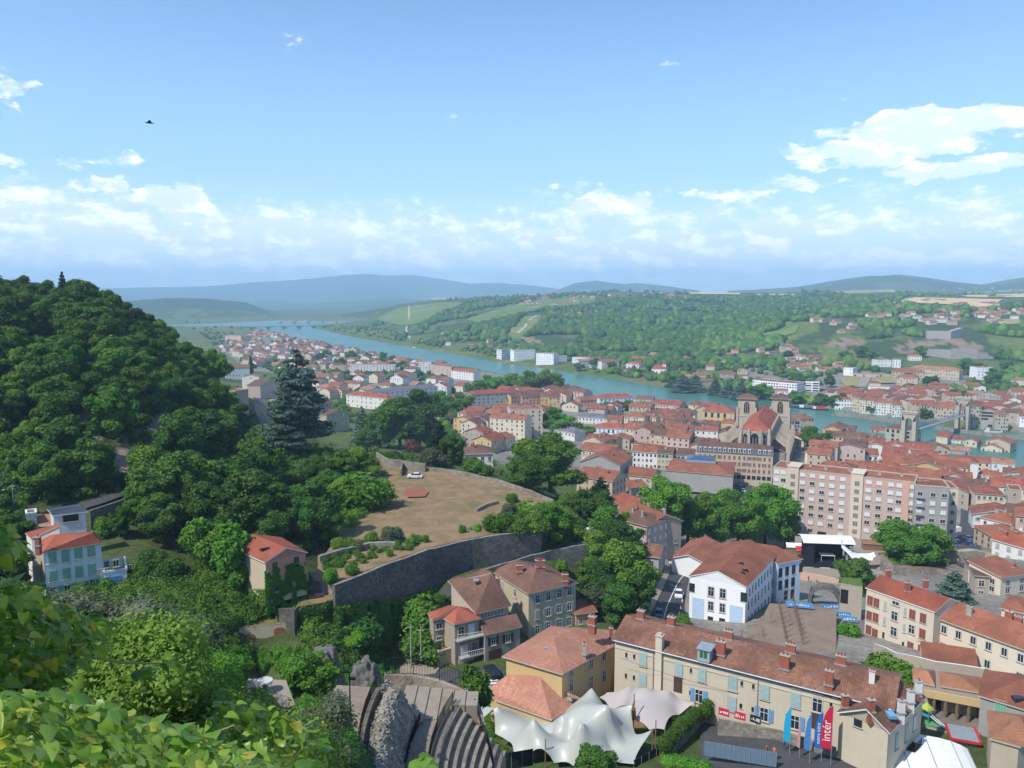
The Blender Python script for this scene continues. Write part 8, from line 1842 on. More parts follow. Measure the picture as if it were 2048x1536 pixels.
idg = np.arange(nA*nB).reshape(nA,nB); Fg = np.stack([idg[:-1,:-1],idg[1:,:-1],idg[1:,1:],idg[:-1,1:]],-1).reshape(-1,4)
tag(mobj('rubble_core',np_mesh('rubble_core',np.array(V),Fg,M_RUB)),'curved mound of grey roman rubble masonry beside the theatre seats','ruin')
mb = MB(); rs = random.Random(4); Va = np.array(V).reshape(nA,nB,3)
for _ in range(1500):
 i,j = rs.randrange(nA-1),rs.randrange(nB-1); p_ = Va[i,j]+(Va[i+1,j+1]-Va[i,j])*rs.random(); s_ = rs.uniform(.06,.17); M = Matrix.Translation(p_) @ Matrix.Rotation(rs.uniform(0,6),4,(rs.random(),rs.random(),1)); mb.box(-s_,s_,-s_*.7,s_*.7,-s_*.6,s_*.5,0,M)
tag(mb.build('loose_stones',stonemat('pale_rubble_stone',(.25,.22,.18),(.38,.34,.28))),kind='stuff')
def railing(label,pts,h=1.0,panel_=True,step=.14):
 e = empty('railing',pts[0],0,label,'railing'); o_ = Vector(pts[0]); mb = MB(); mb.tube([Vector(p)+Vector((0,0,h))-o_ for p in pts],.035,6); mb.tube([Vector(p)+Vector((0,0,.12))-o_ for p in pts],.025,5); mb.build('rail',M_METAL,e); mb = MB()
 for a,b_ in zip(pts[:-1],pts[1:]):
  a,b_ = Vector(a),Vector(b_); n = max(1,int((b_-a).length/step))
  for k in range(n): p = a.lerp(b_,k/n)-o_; mb.box(p.x-.014,p.x+.014,p.y-.014,p.y+.014,p.z+.1,p.z+h)
 mb.build('bars',M_METAL,e)
 for a in pts: p = Vector(a)-o_; mb = MB(); mb.box(p.x-.035,p.x+.035,p.y-.035,p.y+.035,p.z-.3,p.z+h+.05); mb.build('post',M_METAL,e)
arc = lambda r,t0,t1,z,n=8: [(CT.x-r*cos(t0+(t1-t0)*k/n),CT.y+r*sin(t0+(t1-t0)*k/n),z) for k in range(n+1)]
railing('black railing along the upper theatre path by the lamp post',arc(36.7,-.34,.10,81.8)); railing('black railing between walkway and top theatre tier',arc(31.7,-.34,.28,77.6)); railing('black railing at the foot of the rubble mound',arc(33.5,-.05,.16,77.6,5))
railing('tall iron fence on the parapet behind the theatre landing',[(-12.0,70.3,79.0),(-9.5,71.0,78.7),(-7,70.9,78.2),(-4.6,70.2,77.6)],1.7,step=.28); railing('black railing on the outer edge below the last theatre tier',[(-3.5,68.6,76.4),(-2.9,66.8,75.7),(-2.2,65,75.2),(-1.6,62,74.8),(-1.2,57,74.5)],1.1)
wall_line('parapet_wall','curved stone parapet wall around the theatre landing',[Vector((-12.1,70.1,79)),Vector((-9.5,70.8,79)),Vector((-7,70.7,78)),Vector((-4.6,70.0,78)),Vector((-3.5,68.5,77)),Vector((-2.9,66.7,76.0))],[79.0,78.7,78.2,77.6,76.8,75.9],.5,M_TAN,66,world=True)
def lamp(label,p,h,heads=2):
 e = empty('street_lamp',p,0,label,'street lamp'); mb = MB(); mb.tube([(0,0,-.3),(0,0,h)],[.07,.045],8); mb.lathe([(.12,0),(.12,.5),(.07,.6)],8); mb.build('pole',M_METAL,e)
 for k in range(heads): mb = MB(); z_ = h-.1-k*.55; s_ = 1 if k % 2 else -1; mb.tube([(0,0,z_),(s_*.25,0,z_+.1)],.03,5); mb.box(s_*.25-.22,s_*.25+.22,-.13,.13,z_+.05,z_+.2); mb.build('lamp_head',M_METAL,e)
lamp('tall black lamp post with twin heads on the theatre path',P(702,1475,81.9),5.2); lamp('thin pale street lamp behind the parked white car',P(825,935,64),5.5,1); lamp('thin street lamp by the lawn wall',P(988,968,62),6,1); lamp('street lamp rising above the tree clump right of the terrace field',P(1146,1030,58),9,1)
def pole(label,px,py,z,h,mat=M_CONC,r=.13): e = P(px,py,z); mb = MB(); mb.tube([(0,0,-1),(0,0,h)],[r,r*.7],7); mb.box(-.5,.5,-.05,.05,h-.5,h-.4); tag(mb.build('utility_pole',mat,loc=e),label,'utility pole')
pole('thick concrete utility pole in front of the stone villa',822,1325,55,6.5); pole('leaning grey utility pole beside the villa garage',842,1310,52,5); pole('slim grey pole left behind the green-shuttered house',28,1018,74,5,M_ZINC,.08); pole('short pale pole at the left edge by the road',11,1020,73,4.5,M_WHITE,.08); pole('dark pole standing in the ivy of the long field wall',830,1190,52,8,M_METAL,.16)
def wire(label,pts,r=.02): mb = MB(); mb.tube(pts,r,4); tag(mb.build('overhead_wire',M_METAL),label,'wire')
wA,wB = P(30,985,78.5),P(560,838,72); wire('long sagging wire crossing in front of the wooded hill',[wA.lerp(wB,t)-Vector((0,0,3.5*4*t*(1-t)*.5)) for t in [k/16 for k in range(17)]],.035)
wA,wB = P(*k37(1062,560),60),P(*k3(1195,860),59); wA.y -= 1.5; wB.y -= 1.5; wire('dark cable strung along the long cream terrace',[wA.lerp(wB,t)-Vector((0,1.0,1.4*4*t*(1-t))) for t in [k/16 for k in range(17)]],.025)
# ------------------------------------------------------------ stretch tents
def tent(name,label,outline,peaks,mat,poles,rest=0.0):
 w = [P(x,y,z) for x,y,z in outline]; pk = [P(x,y,z) for x,y,z in peaks]; C_ = w+pk; Xc = np.array([(p.x,p.y) for p in C_]); zc = np.array([p.z for p in C_])
 Dm = np.sqrt(((Xc[:,None]-Xc[None])**2).sum(-1)+.05); n = len(C_); A_m = np.zeros((n+1,n+1)); A_m[:n,:n] = Dm; A_m[:n,n] = 1; A_m[n,:n] = 1; wt = np.linalg.solve(A_m,np.append(zc,0))
 hf = lambda x,y: float(np.sqrt((Xc[:,0]-x)**2+(Xc[:,1]-y)**2+.05) @ wt[:n]+wt[n])
 P2 = [(p.x,p.y) for p in w]; pts = []; m = len(w)
 for i in range(m):
  a,b_ = Vector(P2[i]),Vector(P2[(i+1)%m]); k = max(2,int((b_-a).length/.5)); cen = sum((Vector(p) for p in P2),Vector((0,0)))/m; mid = (a+b_)/2; inw = (cen-mid).normalized()*(b_-a).length*.10
  for j in range(k): t = j/k; pts.append(a.lerp(b_,t)+inw*4*t*(1-t))
 rim = [(p.x,p.y) for p in pts]; nr = len(pts); xs = [p[0] for p in rim]; ys = [p[1] for p in rim]
 for x in np.arange(min(xs),max(xs),.5):
  for y in np.arange(min(ys),max(ys),.5):
   if inside(rim,ax_(x),ax_(y)) and dist_poly(rim,ax_(x),ax_(y)) > .22: pts.append(Vector((x,y)))
 for p in pk: pts.append(Vector((p.x,p.y)))
 v,ed,f,*_ = delaunay_2d_cdt(pts,[(i,(i+1)%nr) for i in range(nr)],[],1,1e-4); e = empty(name,(w[0].x,w[0].y,50.5),0,label,'tent'); o_ = Vector(e.location); mb = MB(); zz = [hf(*p) for p in v]
 for t in f:
  qd = [Vector((v[i][0],v[i][1],zz[i]))-o_ for i in t]
  if (qd[1].xy-qd[0].xy).cross(qd[2].xy-qd[0].xy) < 0: qd = qd[::-1]
  mb.face(qd)
 mb.build('canvas',mat,e,smooth=True,weld=True)
 for (x,y,z0_,z1_) in poles: p = P(x,y,z1_)-o_; mb = MB(); mb.tube([(p.x,p.y,z0_-50.5),(p.x+.05,p.y,p.z+.25)],.075,7); mb.build('pole',M_WOOD,e)
K = k37
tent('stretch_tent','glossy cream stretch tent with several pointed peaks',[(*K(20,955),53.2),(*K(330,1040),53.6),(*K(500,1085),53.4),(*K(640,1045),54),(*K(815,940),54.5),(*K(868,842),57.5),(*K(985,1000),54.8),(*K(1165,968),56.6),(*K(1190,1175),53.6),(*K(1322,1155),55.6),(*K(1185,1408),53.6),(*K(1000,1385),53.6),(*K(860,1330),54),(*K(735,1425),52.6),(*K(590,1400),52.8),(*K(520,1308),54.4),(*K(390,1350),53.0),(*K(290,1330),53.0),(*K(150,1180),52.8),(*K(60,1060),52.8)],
[(*K(158,985),56.0),(*K(432,1068),57.2),(*K(640,1050),56.2),(*K(815,970),57.4),(*K(990,985),58.6),(*K(790,1098),57.8),(*K(300,1200),53.6),(*K(700,1250),53.4),(*K(1000,1250),54.0),(*K(560,1200),53.2),(*K(1100,1200),54.2)],simple('tent_canvas',(.38,.395,.36),.42,.03,.6,0,.45),  # canvas colour darkened to stand in for cloud shade over the tent
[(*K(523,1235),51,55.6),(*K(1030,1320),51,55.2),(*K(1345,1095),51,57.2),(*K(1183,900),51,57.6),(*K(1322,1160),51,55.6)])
tent('stretch_tent','matt pinkish white stretch tent behind the glossy one',[(*K(925,912),54.2),(*K(985,875),54.8),(*K(1155,832),57.0),(*K(1215,855),55.4),(*K(1275,838),56.6),(*K(1330,870),55.2),(*K(1440,860),56.4),(*K(1520,905),55.0),(*K(1637,948),55.6),(*K(1520,1040),53.8),(*K(1412,1152),53.6),(*K(1300,1155),53.4),(*K(1200,1090),53.6),(*K(1165,1000),54.0),(*K(1000,1010),53.8)],
[(*K(1180,930),55.8),(*K(1350,980),55.2),(*K(1250,1050),54.4)],simple('pink_canvas',(.38,.345,.34),.8,.03,.6),[(*K(1637,950),51,55.6),(*K(1412,1150),51,53.7)])
mb = MB(); c = P(1200,1460,51.2)
platform('tent_deck',[K(300,1330),K(600,1120),K(900,960),K(1480,930),K(1560,1000),K(1420,1180),K(1250,1300),K(1180,1420),K(700,1450)],51.3,46,simple('deck_boards',(.22,.12,.065),.8,.3,2),M_WOOD,bump=0)
h0,h1 = P(1405,1408,55.5),P(1340,1470,55.5)
e = empty('hedge',(h0.x,h0.y,51),0,'rounded clipped ivy hedge on a wall right of the tents','hedge'); g = np.random.default_rng(3); lb_ = [(np.array([h0.x+(h1.x-h0.x)*t+(.8 if t < .15 else 0),h0.y+(h1.y-h0.y)*t,55.0+.15*g.normal()])-np.array([h0.x,h0.y,51]),np.array([.95,.95,1.0])) for t in np.linspace(-.02,1.15,16)]
V_,F_ = leaves_on(lb_,16000,.10,g); mobj('foliage',quad_mesh('foliage',V_,F_,LM['ivy']),e); mb = MB(); mb.box(-.3,.3,-.3,.3,-3,3); d_ = h1-h0
mb.face([(.3,.4,-3),(d_.x+.3,d_.y-.6,-3),(d_.x+.3,d_.y-.6,3.4),(.3,.4,3.4)]); mb.face([(-.4,-.4,-3),(d_.x-.4,d_.y-1.4,-3),(d_.x-.4,d_.y-1.4,3.4),(-.4,-.4,3.4)]); mb.build('wall',M_RUB,e)
# blue site gate, black hoarding
def board(name,label,cat,A,B,h,mat,n=8,frame=M_ZINC,th=.06):
 A,B = Vector(A),Vector(B); e = empty(name,A,atan2(B.y-A.y,B.x-A.x),label,cat); L = (B.xy-A.xy).length; mb = MB(); mb.box(0,L,-th/2,th/2,0,h)
 for i in range(n+1): mb.box(L*i/n-.03,L*i/n+.03,-th/2-.05,-th/2,0,h,1)
 mb.build('panel',[mat,frame],e); return e,L
gz_ = 55.0
board('site_gate','blue-grey corrugated site gate closing the road at the bottom','gate',P(*k3(25,1140),gz_-.3),P(*k3(480,1215),gz_-.3),2.0,simple('blue_grey_steel',(.13,.20,.28),.5),14)
board('hoarding','black hoarding slanting along the tent yard with white lettering','fence',P(*K(1180,1480),52),P(*K(1455,1300),52.5),1.9,simple('black_fabric',(.015,.018,.022),.8),5); board('hoarding','black hoarding in the bottom left corner of the tent yard','fence',P(*K(190,1460),57),P(*K(430,1530),55),2.2,simple('black_fabric',(.015,.018,.022),.8),3)
# ------------------------------------------------------------ lettering
def lettering(parent,text,size,loc,rot,mat,align='CENTER',name='lettering'):
 c = bpy.data.curves.new(name,'FONT'); c.body = text; c.size = size; c.align_x = align; c.align_y = 'CENTER'; c.extrude = .006; ob = bpy.data.objects.new(name,c); COL.objects.link(ob)
 me = bpy.data.meshes.new_from_object(ob); bpy.data.objects.remove(ob); me.materials.clear(); me.materials.append(mat); o = mobj(name,me,parent,loc); o.rotation_euler = rot; return o
M_TXT = simple('white_lettering',(.75,.75,.75),.6)
def marks(e,L,h,n,z0,mat=M_TXT,y=-.06,seed=1):
 r_ = random.Random(seed); mb = MB(); x = L*.1
 for k in range(n): w_ = L*.8/n; mb.box(x+w_*.1,x+w_*r_.uniform(.5,.9),y-.01,y,z0+h*r_.uniform(.25,.4),z0+h*r_.uniform(.5,.75)); x += w_
 mb.build('markings',mat,e)
def feather(label,px,py,zb_,h,w_,paint,text=None,lean=.0,tsz=.6):
 p = P(px,py,zb_); h *= 1.4; tsz *= 1.3; w_ *= 1.15; e = empty('feather_flag',p,-.25,label,'flag','feather flags along the road'); mb = MB(); mb.tube([(0,0,-.2),(0,0,h*.3),(0,0,h)],[.04,.035,.02],6); mb.build('pole',M_ZINC,e)
 z0_,z1_ = h*.24,h; pr = [(0,z0_),(-w_,z0_+.15),(-w_*.98,z0_+(z1_-z0_)*.5),(-w_*.75,z0_+(z1_-z0_)*.78),(-w_*.35,z0_+(z1_-z0_)*.95),(0,z1_)]
 mb = MB(); mb.face([(x,-.01,z) for x,z in pr][::-1]); mb.face([(x,.01,z) for x,z in pr]); mb.build('flag',paint,e)
 if text: lettering(e,text,tsz,(-w_*.5,-.03,z0_+(z1_-z0_)*.42),(pi/2,-pi/2,0),M_TXT)
FZ = 54.6
feather('tall red feather flag with white lettering in front of the end house',*k3(826,1190),FZ,5.6,1.15,simple('flag_red',(.55,.02,.055),.6),'intér',tsz=1.15); feather('blue feather flag with white lettering left of the red one',*k3(766,1175),FZ,4.8,.85,simple('flag_blue',(.02,.14,.45),.6),'notre isère',tsz=.5)
feather('pale blue and white feather flag, middle of the row',*k3(692,1185),FZ,4.7,.6,simple('flag_blue2',(.06,.22,.55),.6)); feather('cyan feather flag at the left of the row',*k3(566,1130),FZ,4.6,.75,simple('flag_cyan',(.02,.38,.62),.6)); feather('thin white and red feather flag right of the cyan one',*k3(628,1150),FZ,3.6,.3,simple('flag_pale',(.55,.30,.30),.6))
for lb,x0,y0,x1,y1,mt in (('left red banner with white script on the roadside fence',118,880,186,900,'flag_red'),('right red banner with white script on the roadside fence',218,905,288,925,'flag_red'),('black banner with white marks right of the red banners',316,925,386,948,'black_fabric')):
 e,L = board('fence_banner',lb,'banner',P(*k3(x0,y0),55.6),P(*k3(x1,y1),55.6),1.1,_mats[mt],1); marks(e,L,1.1,5,0,y=-.09,seed=x0)
wall_line('garden_wall','low stone wall with railing along the road below the long cream terrace',[k3(115,905),k3(500,985),k3(860,1095)],[55.6,55.6,55.4],.3,M_RUB,52)
BLU = simple('banner_blue',(.07,.30,.62),.7)
for lb,x0,y0,x1,y1,z_,n in (('long pale blue banner fence across the end of the courtyard',540,195,712,212,50.0,9),('short blue banner fence right of the stone arch',770,215,890,215,48,5),('pale blue banner on the wall behind the clipped shrub',866,262,950,268,48,5),('bright blue banner with white lettering behind the clipped shrub',895,290,992,298,47.5,4)):
 e,L = board('banner_fence',lb,'banner',P(*k3(x0,y0),z_),P(*k3(x1,y1),z_),1.1,BLU,3); marks(e,L,1.1,n,0,y=-.09,seed=x0)
e,L = board('street_banner','narrow upright red banner beside the zebra crossing','banner',P(965,1372,50.5),P(974,1372,50.5),2.4,_mats['flag_red'],1)
for k in range(3): mb = MB(); mb.box(L*.2,L*.8,-.12,-.1,.4+k*.7,.75+k*.7); mb.build('markings',M_TXT,e)
# festival stage
e = empty('festival_stage',P(1650,1128,35),-.12,'black festival stage with white ribbed canopy roof and white lettering on its right tower','stage'); BK = simple('stage_black',(.012,.014,.024),.7)
mb = MB(); mb.box(-7,7,-3,4,0,1.3); mb.build('platform',BK,e)
for x in (-6.2,4.6): mb = MB(); mb.box(x,x+2.2,-3.2,-2.6,.2,7.2); mb.build('side_tower',BK,e)
mb = MB(); mb.box(-6,6,3.6,4,1.3,7); mb.build('backdrop',BK,e); mb = MB()
for k in range(6): t0,t1 = k/6,(k+1)/6; f = lambda t: (-3.6+8*t,7.4+1.1*sin(pi*t)); mb.face([(-7.4,*f(t0)),(7.4,*f(t0)),(7.4,*f(t1)),(-7.4,*f(t1))]); mb.box(-7.45,7.45,f(t0)[0]-.06,f(t0)[0]+.06,f(t0)[1]-.02,f(t0)[1]+.1)
mb.build('canopy_roof',simple('cream_canvas',(.66,.65,.55),.6),e)
lettering(e,'DE CYBELE',1.15,(6.2,-3.26,4.0),(pi/2,-pi/2,0),M_TXT); lettering(e,'JARDIN',.9,(5.2,-3.26,3.0),(pi/2,-pi/2,0),M_TXT)
mb = MB(); mb.box(-7.6,7.6,-3.7,-3.5,-2.4,1.2); mb.build('stage_skirt',BK,e)
for x,mt in ((-5.6,simple('pale_poster',(.42,.36,.36),.7,.5,3)),(-1.0,M_WHITE),(3.8,simple('purple_poster',(.28,.10,.26),.7,.6,3))): mb = MB(); mb.box(x-1.4,x+1.4,-3.76,-3.7,-2.0,.2); mb.build('poster',mt,e)
mb = MB(); mb.box(-1.6,2.4,-1.5,1,3.0,3.1); [mb.box(x-.04,x+.04,-1.4,-1.3,1.3,3.0) for x in (-1.5,2.3)]; mb.build('band_shelter',simple('cream_canvas',(.66,.65,.55),.6),e)
tent('sail_canopy','long white sail canopy stretched right of the festival stage',[(1681,1077,44),(1690,1084,42.5),(1712,1103,39.5),(1738,1107,39.3),(1748,1104,39.6),(1752,1112,38.8),(1745,1121,38.2),(1728,1121,38.2),(1705,1118,38.8),(1683,1095,41.5)],[],simple('white_canvas',(.72,.72,.72),.6),[])
for lb,px,py,w_,mt,rf in (('brown market stall with pale blue roof left of the stage',1590,1105,5,'weathered_wood','white_canvas'),('stall with grey and red roof immediately left of the stage',1608,1112,4.5,'weathered_wood','red_tarpaulin'),('low orange-brown stall behind the sail canopy',1745,1098,6,'deck_boards','deck_boards')):
 e = empty('market_stall',P(px,py,35),-.2,lb,'stall'); mb = MB(); mb.box(-w_/2,w_/2,-1.5,1.5,0,2.2); mb.build('counter',_mats[mt],e); F,gb = rect_roof('gable',-w_/2,w_/2,-1.5,1.5,2.3,.8,.3); mb = MB(); roof_shell(mb,F,.06); mb.build('roof',[_mats[rf],M_WHITE],e)
# ------------------------------------------------------------ vehicles
def vehicle(label,pos,ang,paint,kind='car'):
 nm = {'car': 'parked_car','van': 'van'}[kind]; e = empty(nm,pos,ang,label,'car' if kind == 'car' else 'van'); L,W_v = (4.2,1.75) if kind == 'car' else (5.4,2.0)
 if kind == 'car': pf = [(-2.1,.35),(-2.1,.78),(-1.95,.92),(-1.2,1.0),(1.75,.98),(2.05,.85),(2.1,.35)]; cab = [(-1.15,.98),(-.45,1.45),(1.05,1.47),(1.7,.98)]
 else: pf = [(-2.7,.35),(-2.7,1.0),(-2.2,1.25),(-1.6,2.05),(-1.3,2.2),(2.65,2.25),(2.7,.35)]; cab = [(-2.1,1.28),(-1.62,1.98),(-.9,1.98),(-.9,1.28)]
 mb = MB(); w = W_v/2; n = len(pf)
 for i in range(n-1): a,b_ = pf[i],pf[i+1]; mb.face([(a[0],-w,a[1]),(a[0],w,a[1]),(b_[0],w,b_[1]),(b_[0],-w,b_[1])][::-1])
 for s_ in (-1,1): f = [(x,s_*w,z) for x,z in pf]; mb.face(f if s_ > 0 else f[::-1])
 if kind == 'car': mb.face([(cab[1][0]+.05,-w*.78,1.46),(cab[2][0],-w*.78,1.48),(cab[2][0],w*.78,1.48),(cab[1][0]+.05,w*.78,1.46)])
 mb.build('body',paint,e); mb = MB(); k = .80 if kind == 'car' else 1.012
 for s_ in (-1,1): f = [(x,s_*w*(k if (z > 1.2 and kind == 'car') else (.97 if kind == 'car' else 1.012)),z) for x,z in cab]; mb.face(f if s_ > 0 else f[::-1])
 (x0,z0),(x1,z1) = cab[0],cab[1]; mb.face([(x0-.02,-w*.95,z0),(x0-.02,w*.95,z0),(x1-.02,w*.8,z1),(x1-.02,-w*.8,z1)][::-1])
 if kind == 'car': (x0,z0),(x1,z1) = cab[3],cab[2]; mb.face([(x0,-w*.97,z0),(x0,w*.97,z0),(x1,w*.8,z1),(x1,-w*.8,z1)])
 mb.build('windows',M_GLASS,e)
 for x in (-1.3,1.3) if kind == 'car' else (-1.75,1.75):
  for s_ in (-1,1):
   mb = MB(); c = [(.31*cos(t),.31*sin(t)) for t in [j*pi/6 for j in range(12)]]; ya,yb = s_*(w-.2),s_*(w+.02)
   for j in range(12): a,b_ = c[j],c[(j+1)%12]; mb.face([(x+a[0],ya,.31+a[1]),(x+b_[0],ya,.31+b_[1]),(x+b_[0],yb,.31+b_[1]),(x+a[0],yb,.31+a[1])])
   mb.face([(x+a[0],yb,.31+a[1]) for a in c]); wh = mb.build('wheel',M_METAL,e); mb = MB(); mb.face([(x+a[0]*.6,yb+s_*.01,.31+a[1]*.6) for a in c]); mb.build('rim',M_ZINC,wh)
 for s_ in (-1,1): mb = MB(); mb.box(-L/2-.03,-L/2+.02,min(s_*w*.55,s_*w*.9),max(s_*w*.55,s_*w*.9),.62,.78); mb.build('headlight',M_WHITE,e)
CW,CB,CD,CG,CT_ = simple('car_white',(.66,.67,.68),.25,.03,1,0,.5),simple('car_blue',(.03,.06,.14),.25,.05,1,0,.5),simple('car_dark',(.02,.022,.025),.25,.05,1,0,.5),simple('car_silver',(.35,.37,.39),.3,.05,1,.5,.5),simple('car_teal',(.02,.10,.13),.25,.05,1,0,.5)
vehicle('small white car parked on the brown terrace field',P(830,956,64),-.05,CW); vehicle('white car driving up the road beside the school building',G(1357,1194)+Vector((0,0,.2)),1.35,CW); vehicle('dark blue car on the lower road behind the terrace chimneys',G(1318,1234)+Vector((0,0,.2)),1.35,CT_); vehicle('white van climbing the lane behind the parapet',G(1177,1076)+Vector((0,0,.4)),.5,CW,'van')
vehicle('black car by the zebra crossing left of the yellow house',G(984,1352)+Vector((0,0,.25)),-1.2,CD); vehicle('white car half hidden behind the low tiled hall',G(990,1392)+Vector((0,0,.25)),-.4,CW); vehicle('white delivery van in the street right of the grey apartment block',G(1906,1066)+Vector((0,0,.25)),.1,CW,'van'); vehicle('bright green and yellow van far up the narrow street',G(1927,1018)+Vector((0,0,.25)),1.3,simple('van_green',(.35,.55,.05),.4),'van')
for lb,px,py,a_,pt in (('white car nearest the round-cornered house',1937,1082,1.5,CW),('blue car behind the white one near the round-cornered house',1939,1093,1.5,CB),('white car parked left in the street by the big tree',1908,1083,1.5,CW),('blue car parked left in the street below the white one',1909,1094,1.5,CB),('silver car at the front left of the small car park',1480,972,1.4,CG),('dark car at the front right of the small car park',1493,972,1.4,CD),('dark car at the back left of the small car park',1484,961,1.4,CD),('silver car at the back right of the small car park',1496,961,1.4,CG),('white car at the near end of the small car park',1486,985,1.4,CW),('white car parked at the top of the hillside road',545,902,1.9,CW),('blue car parked by the beige wall on the hillside road',515,868,1.7,CB)): vehicle(lb,G(px,py)+Vector((0,0,.4)),a_,pt)
# ------------------------------------------------------------ people
def person(label,pos,ang,top,bottom,hair,h=1.72,step=.12):
 J = {'pel':(0,0,.95),'che':(0,0,1.32),'nec':(0,0,1.47),'hea':(0,-.02,1.62),'hl':(-.1,0,.9),'kl':(-.11,-step,.5),'fl':(-.11,step*.4,.07),'tl':(-.11,step*.4-.16,.04),'hr':(.1,0,.9),'kr':(.11,step*.6,.5),'fr':(.11,step*1.6,.08),'tr':(.11,step*1.6-.16,.04),'sl':(-.19,0,1.40),'el':(-.25,.03,1.12),'wl':(-.27,-.08,.88),'dl':(-.27,-.12,.78),'sr':(.19,0,1.40),'er':(.25,.03,1.12),'wr':(.27,-.08,.88),'dr':(.27,-.12,.78)}
 R = {'pel':.14,'che':.15,'nec':.055,'hea':.10,'hl':.09,'kl':.06,'fl':.045,'tl':.04,'hr':.09,'kr':.06,'fr':.045,'tr':.04,'sl':.06,'el':.042,'wl':.032,'dl':.035,'sr':.06,'er':.042,'wr':.032,'dr':.035}
 E = ['pel che','che nec','nec hea','pel hl','hl kl','kl fl','fl tl','pel hr','hr kr','kr fr','fr tr','che sl','sl el','el wl','wl dl','che sr','sr er','er wr','wr dr']; ks = list(J); me = bpy.data.meshes.new('person'); me.from_pydata([J[k] for k in ks],[tuple(ks.index(a) for a in e_.split()) for e_ in E],[])
 o = bpy.data.objects.new('person',me); COL.objects.link(o); md = o.modifiers.new('s','SKIN'); o.modifiers.new('d','SUBSURF').levels = 1
 for i,k in enumerate(ks): me.skin_vertices[0].data[i].radius = (R[k],R[k]); me.skin_vertices[0].data[i].use_root = (k == 'pel')
 dg = bpy.context.evaluated_depsgraph_get(); m2 = bpy.data.meshes.new_from_object(o.evaluated_get(dg)); bpy.data.objects.remove(o)
 m2.materials.clear(); sk = simple('skin',(.45,.26,.18),.6)
 for m_ in (sk,top,bottom,hair,M_METAL): m2.materials.append(m_)
 for p in m2.polygons: c = p.center; p.material_index = 3 if (c.z > 1.66 or (c.z > 1.56 and c.y > .01)) else 0 if c.z > 1.46 else (0 if abs(c.x) > .22 and c.z < 1.22 else 1) if c.z > .95 or abs(c.x) > .2 else 2 if c.z > .1 else 4
 o = mobj('person',m2,None,pos); o.rotation_euler = (0,0,ang); o.scale = (h/1.72,)*3; tag(o,label,'person')
hb = simple('dark_hair',(.03,.02,.015),.7); rd_,bl_,gr_,wh_ = simple('red_shirt',(.40,.06,.04),.8),simple('navy_trousers',(.03,.04,.08),.8),simple('grey_shirt',(.3,.3,.3),.8),simple('white_shirt',(.6,.6,.6),.8)
person('person in red top standing behind the left of the blue gate',P(*k3(419,1150),54.7),1.0,rd_,bl_,hb); person('person in orange-red top by the right end of the blue gate',P(*k3(468,1160),54.7),2.2,simple('orange_shirt',(.55,.16,.08),.8),bl_,hb); person('person in dark clothes walking on the pavement right of the cyan flag',P(*k3(533,1085),54.8),.6,bl_,bl_,hb)
person('person in red standing at the wall below the stage posters',P(1617,1163,36.8),.2,rd_,bl_,hb); person('person in grey on the lawn below the stage',P(1633,1166,36.8),1.5,gr_,bl_,hb)
# white garden dog statue, bird
p = P(385,1188,66); e = tag(mobj('white_dog',np_mesh('white_dog',np.concatenate([IV2*[.55,.3,.3]+[0,0,.32],IV2*[.24,.2,.22]+[-.6,-.05,.5],IV1*[.07,.07,.25]+[-.35,.15,.1],IV1*[.07,.07,.25]+[-.35,-.15,.1],IV1*[.07,.07,.25]+[.35,.15,.1],IV1*[.07,.07,.25]+[.35,-.15,.1]]),np.concatenate([IF2,IF2+162*0+len(IV2)]+[IF1+2*len(IV2)+k*len(IV1) for k in range(4)]),M_WHITE,smooth=True),None,(p.x,p.y,Hat(p.x,p.y)+.1)),'small white animal figure on the grass beside the garden steps','figure')
e = empty('bird',PR(298,246,13),.5,'small dark bird in flight in the open sky','bird'); mb = MB(); mb.tube([(-.06,0,0),(-.03,0,.004),(.02,0,.006),(.05,0,0),(.08,0,.0)],[.002,.012,.016,.007,.003],8); mb.build('body',M_DARK,e)
for s_ in (-1,1): mb = MB(); mb.face([(-.02,0,.008),(.03,0,.008),(.03,s_*.05,.028),(.0,s_*.09,.03),(-.015,s_*.04,.026)]); mb.build('wing',M_DARK,e)
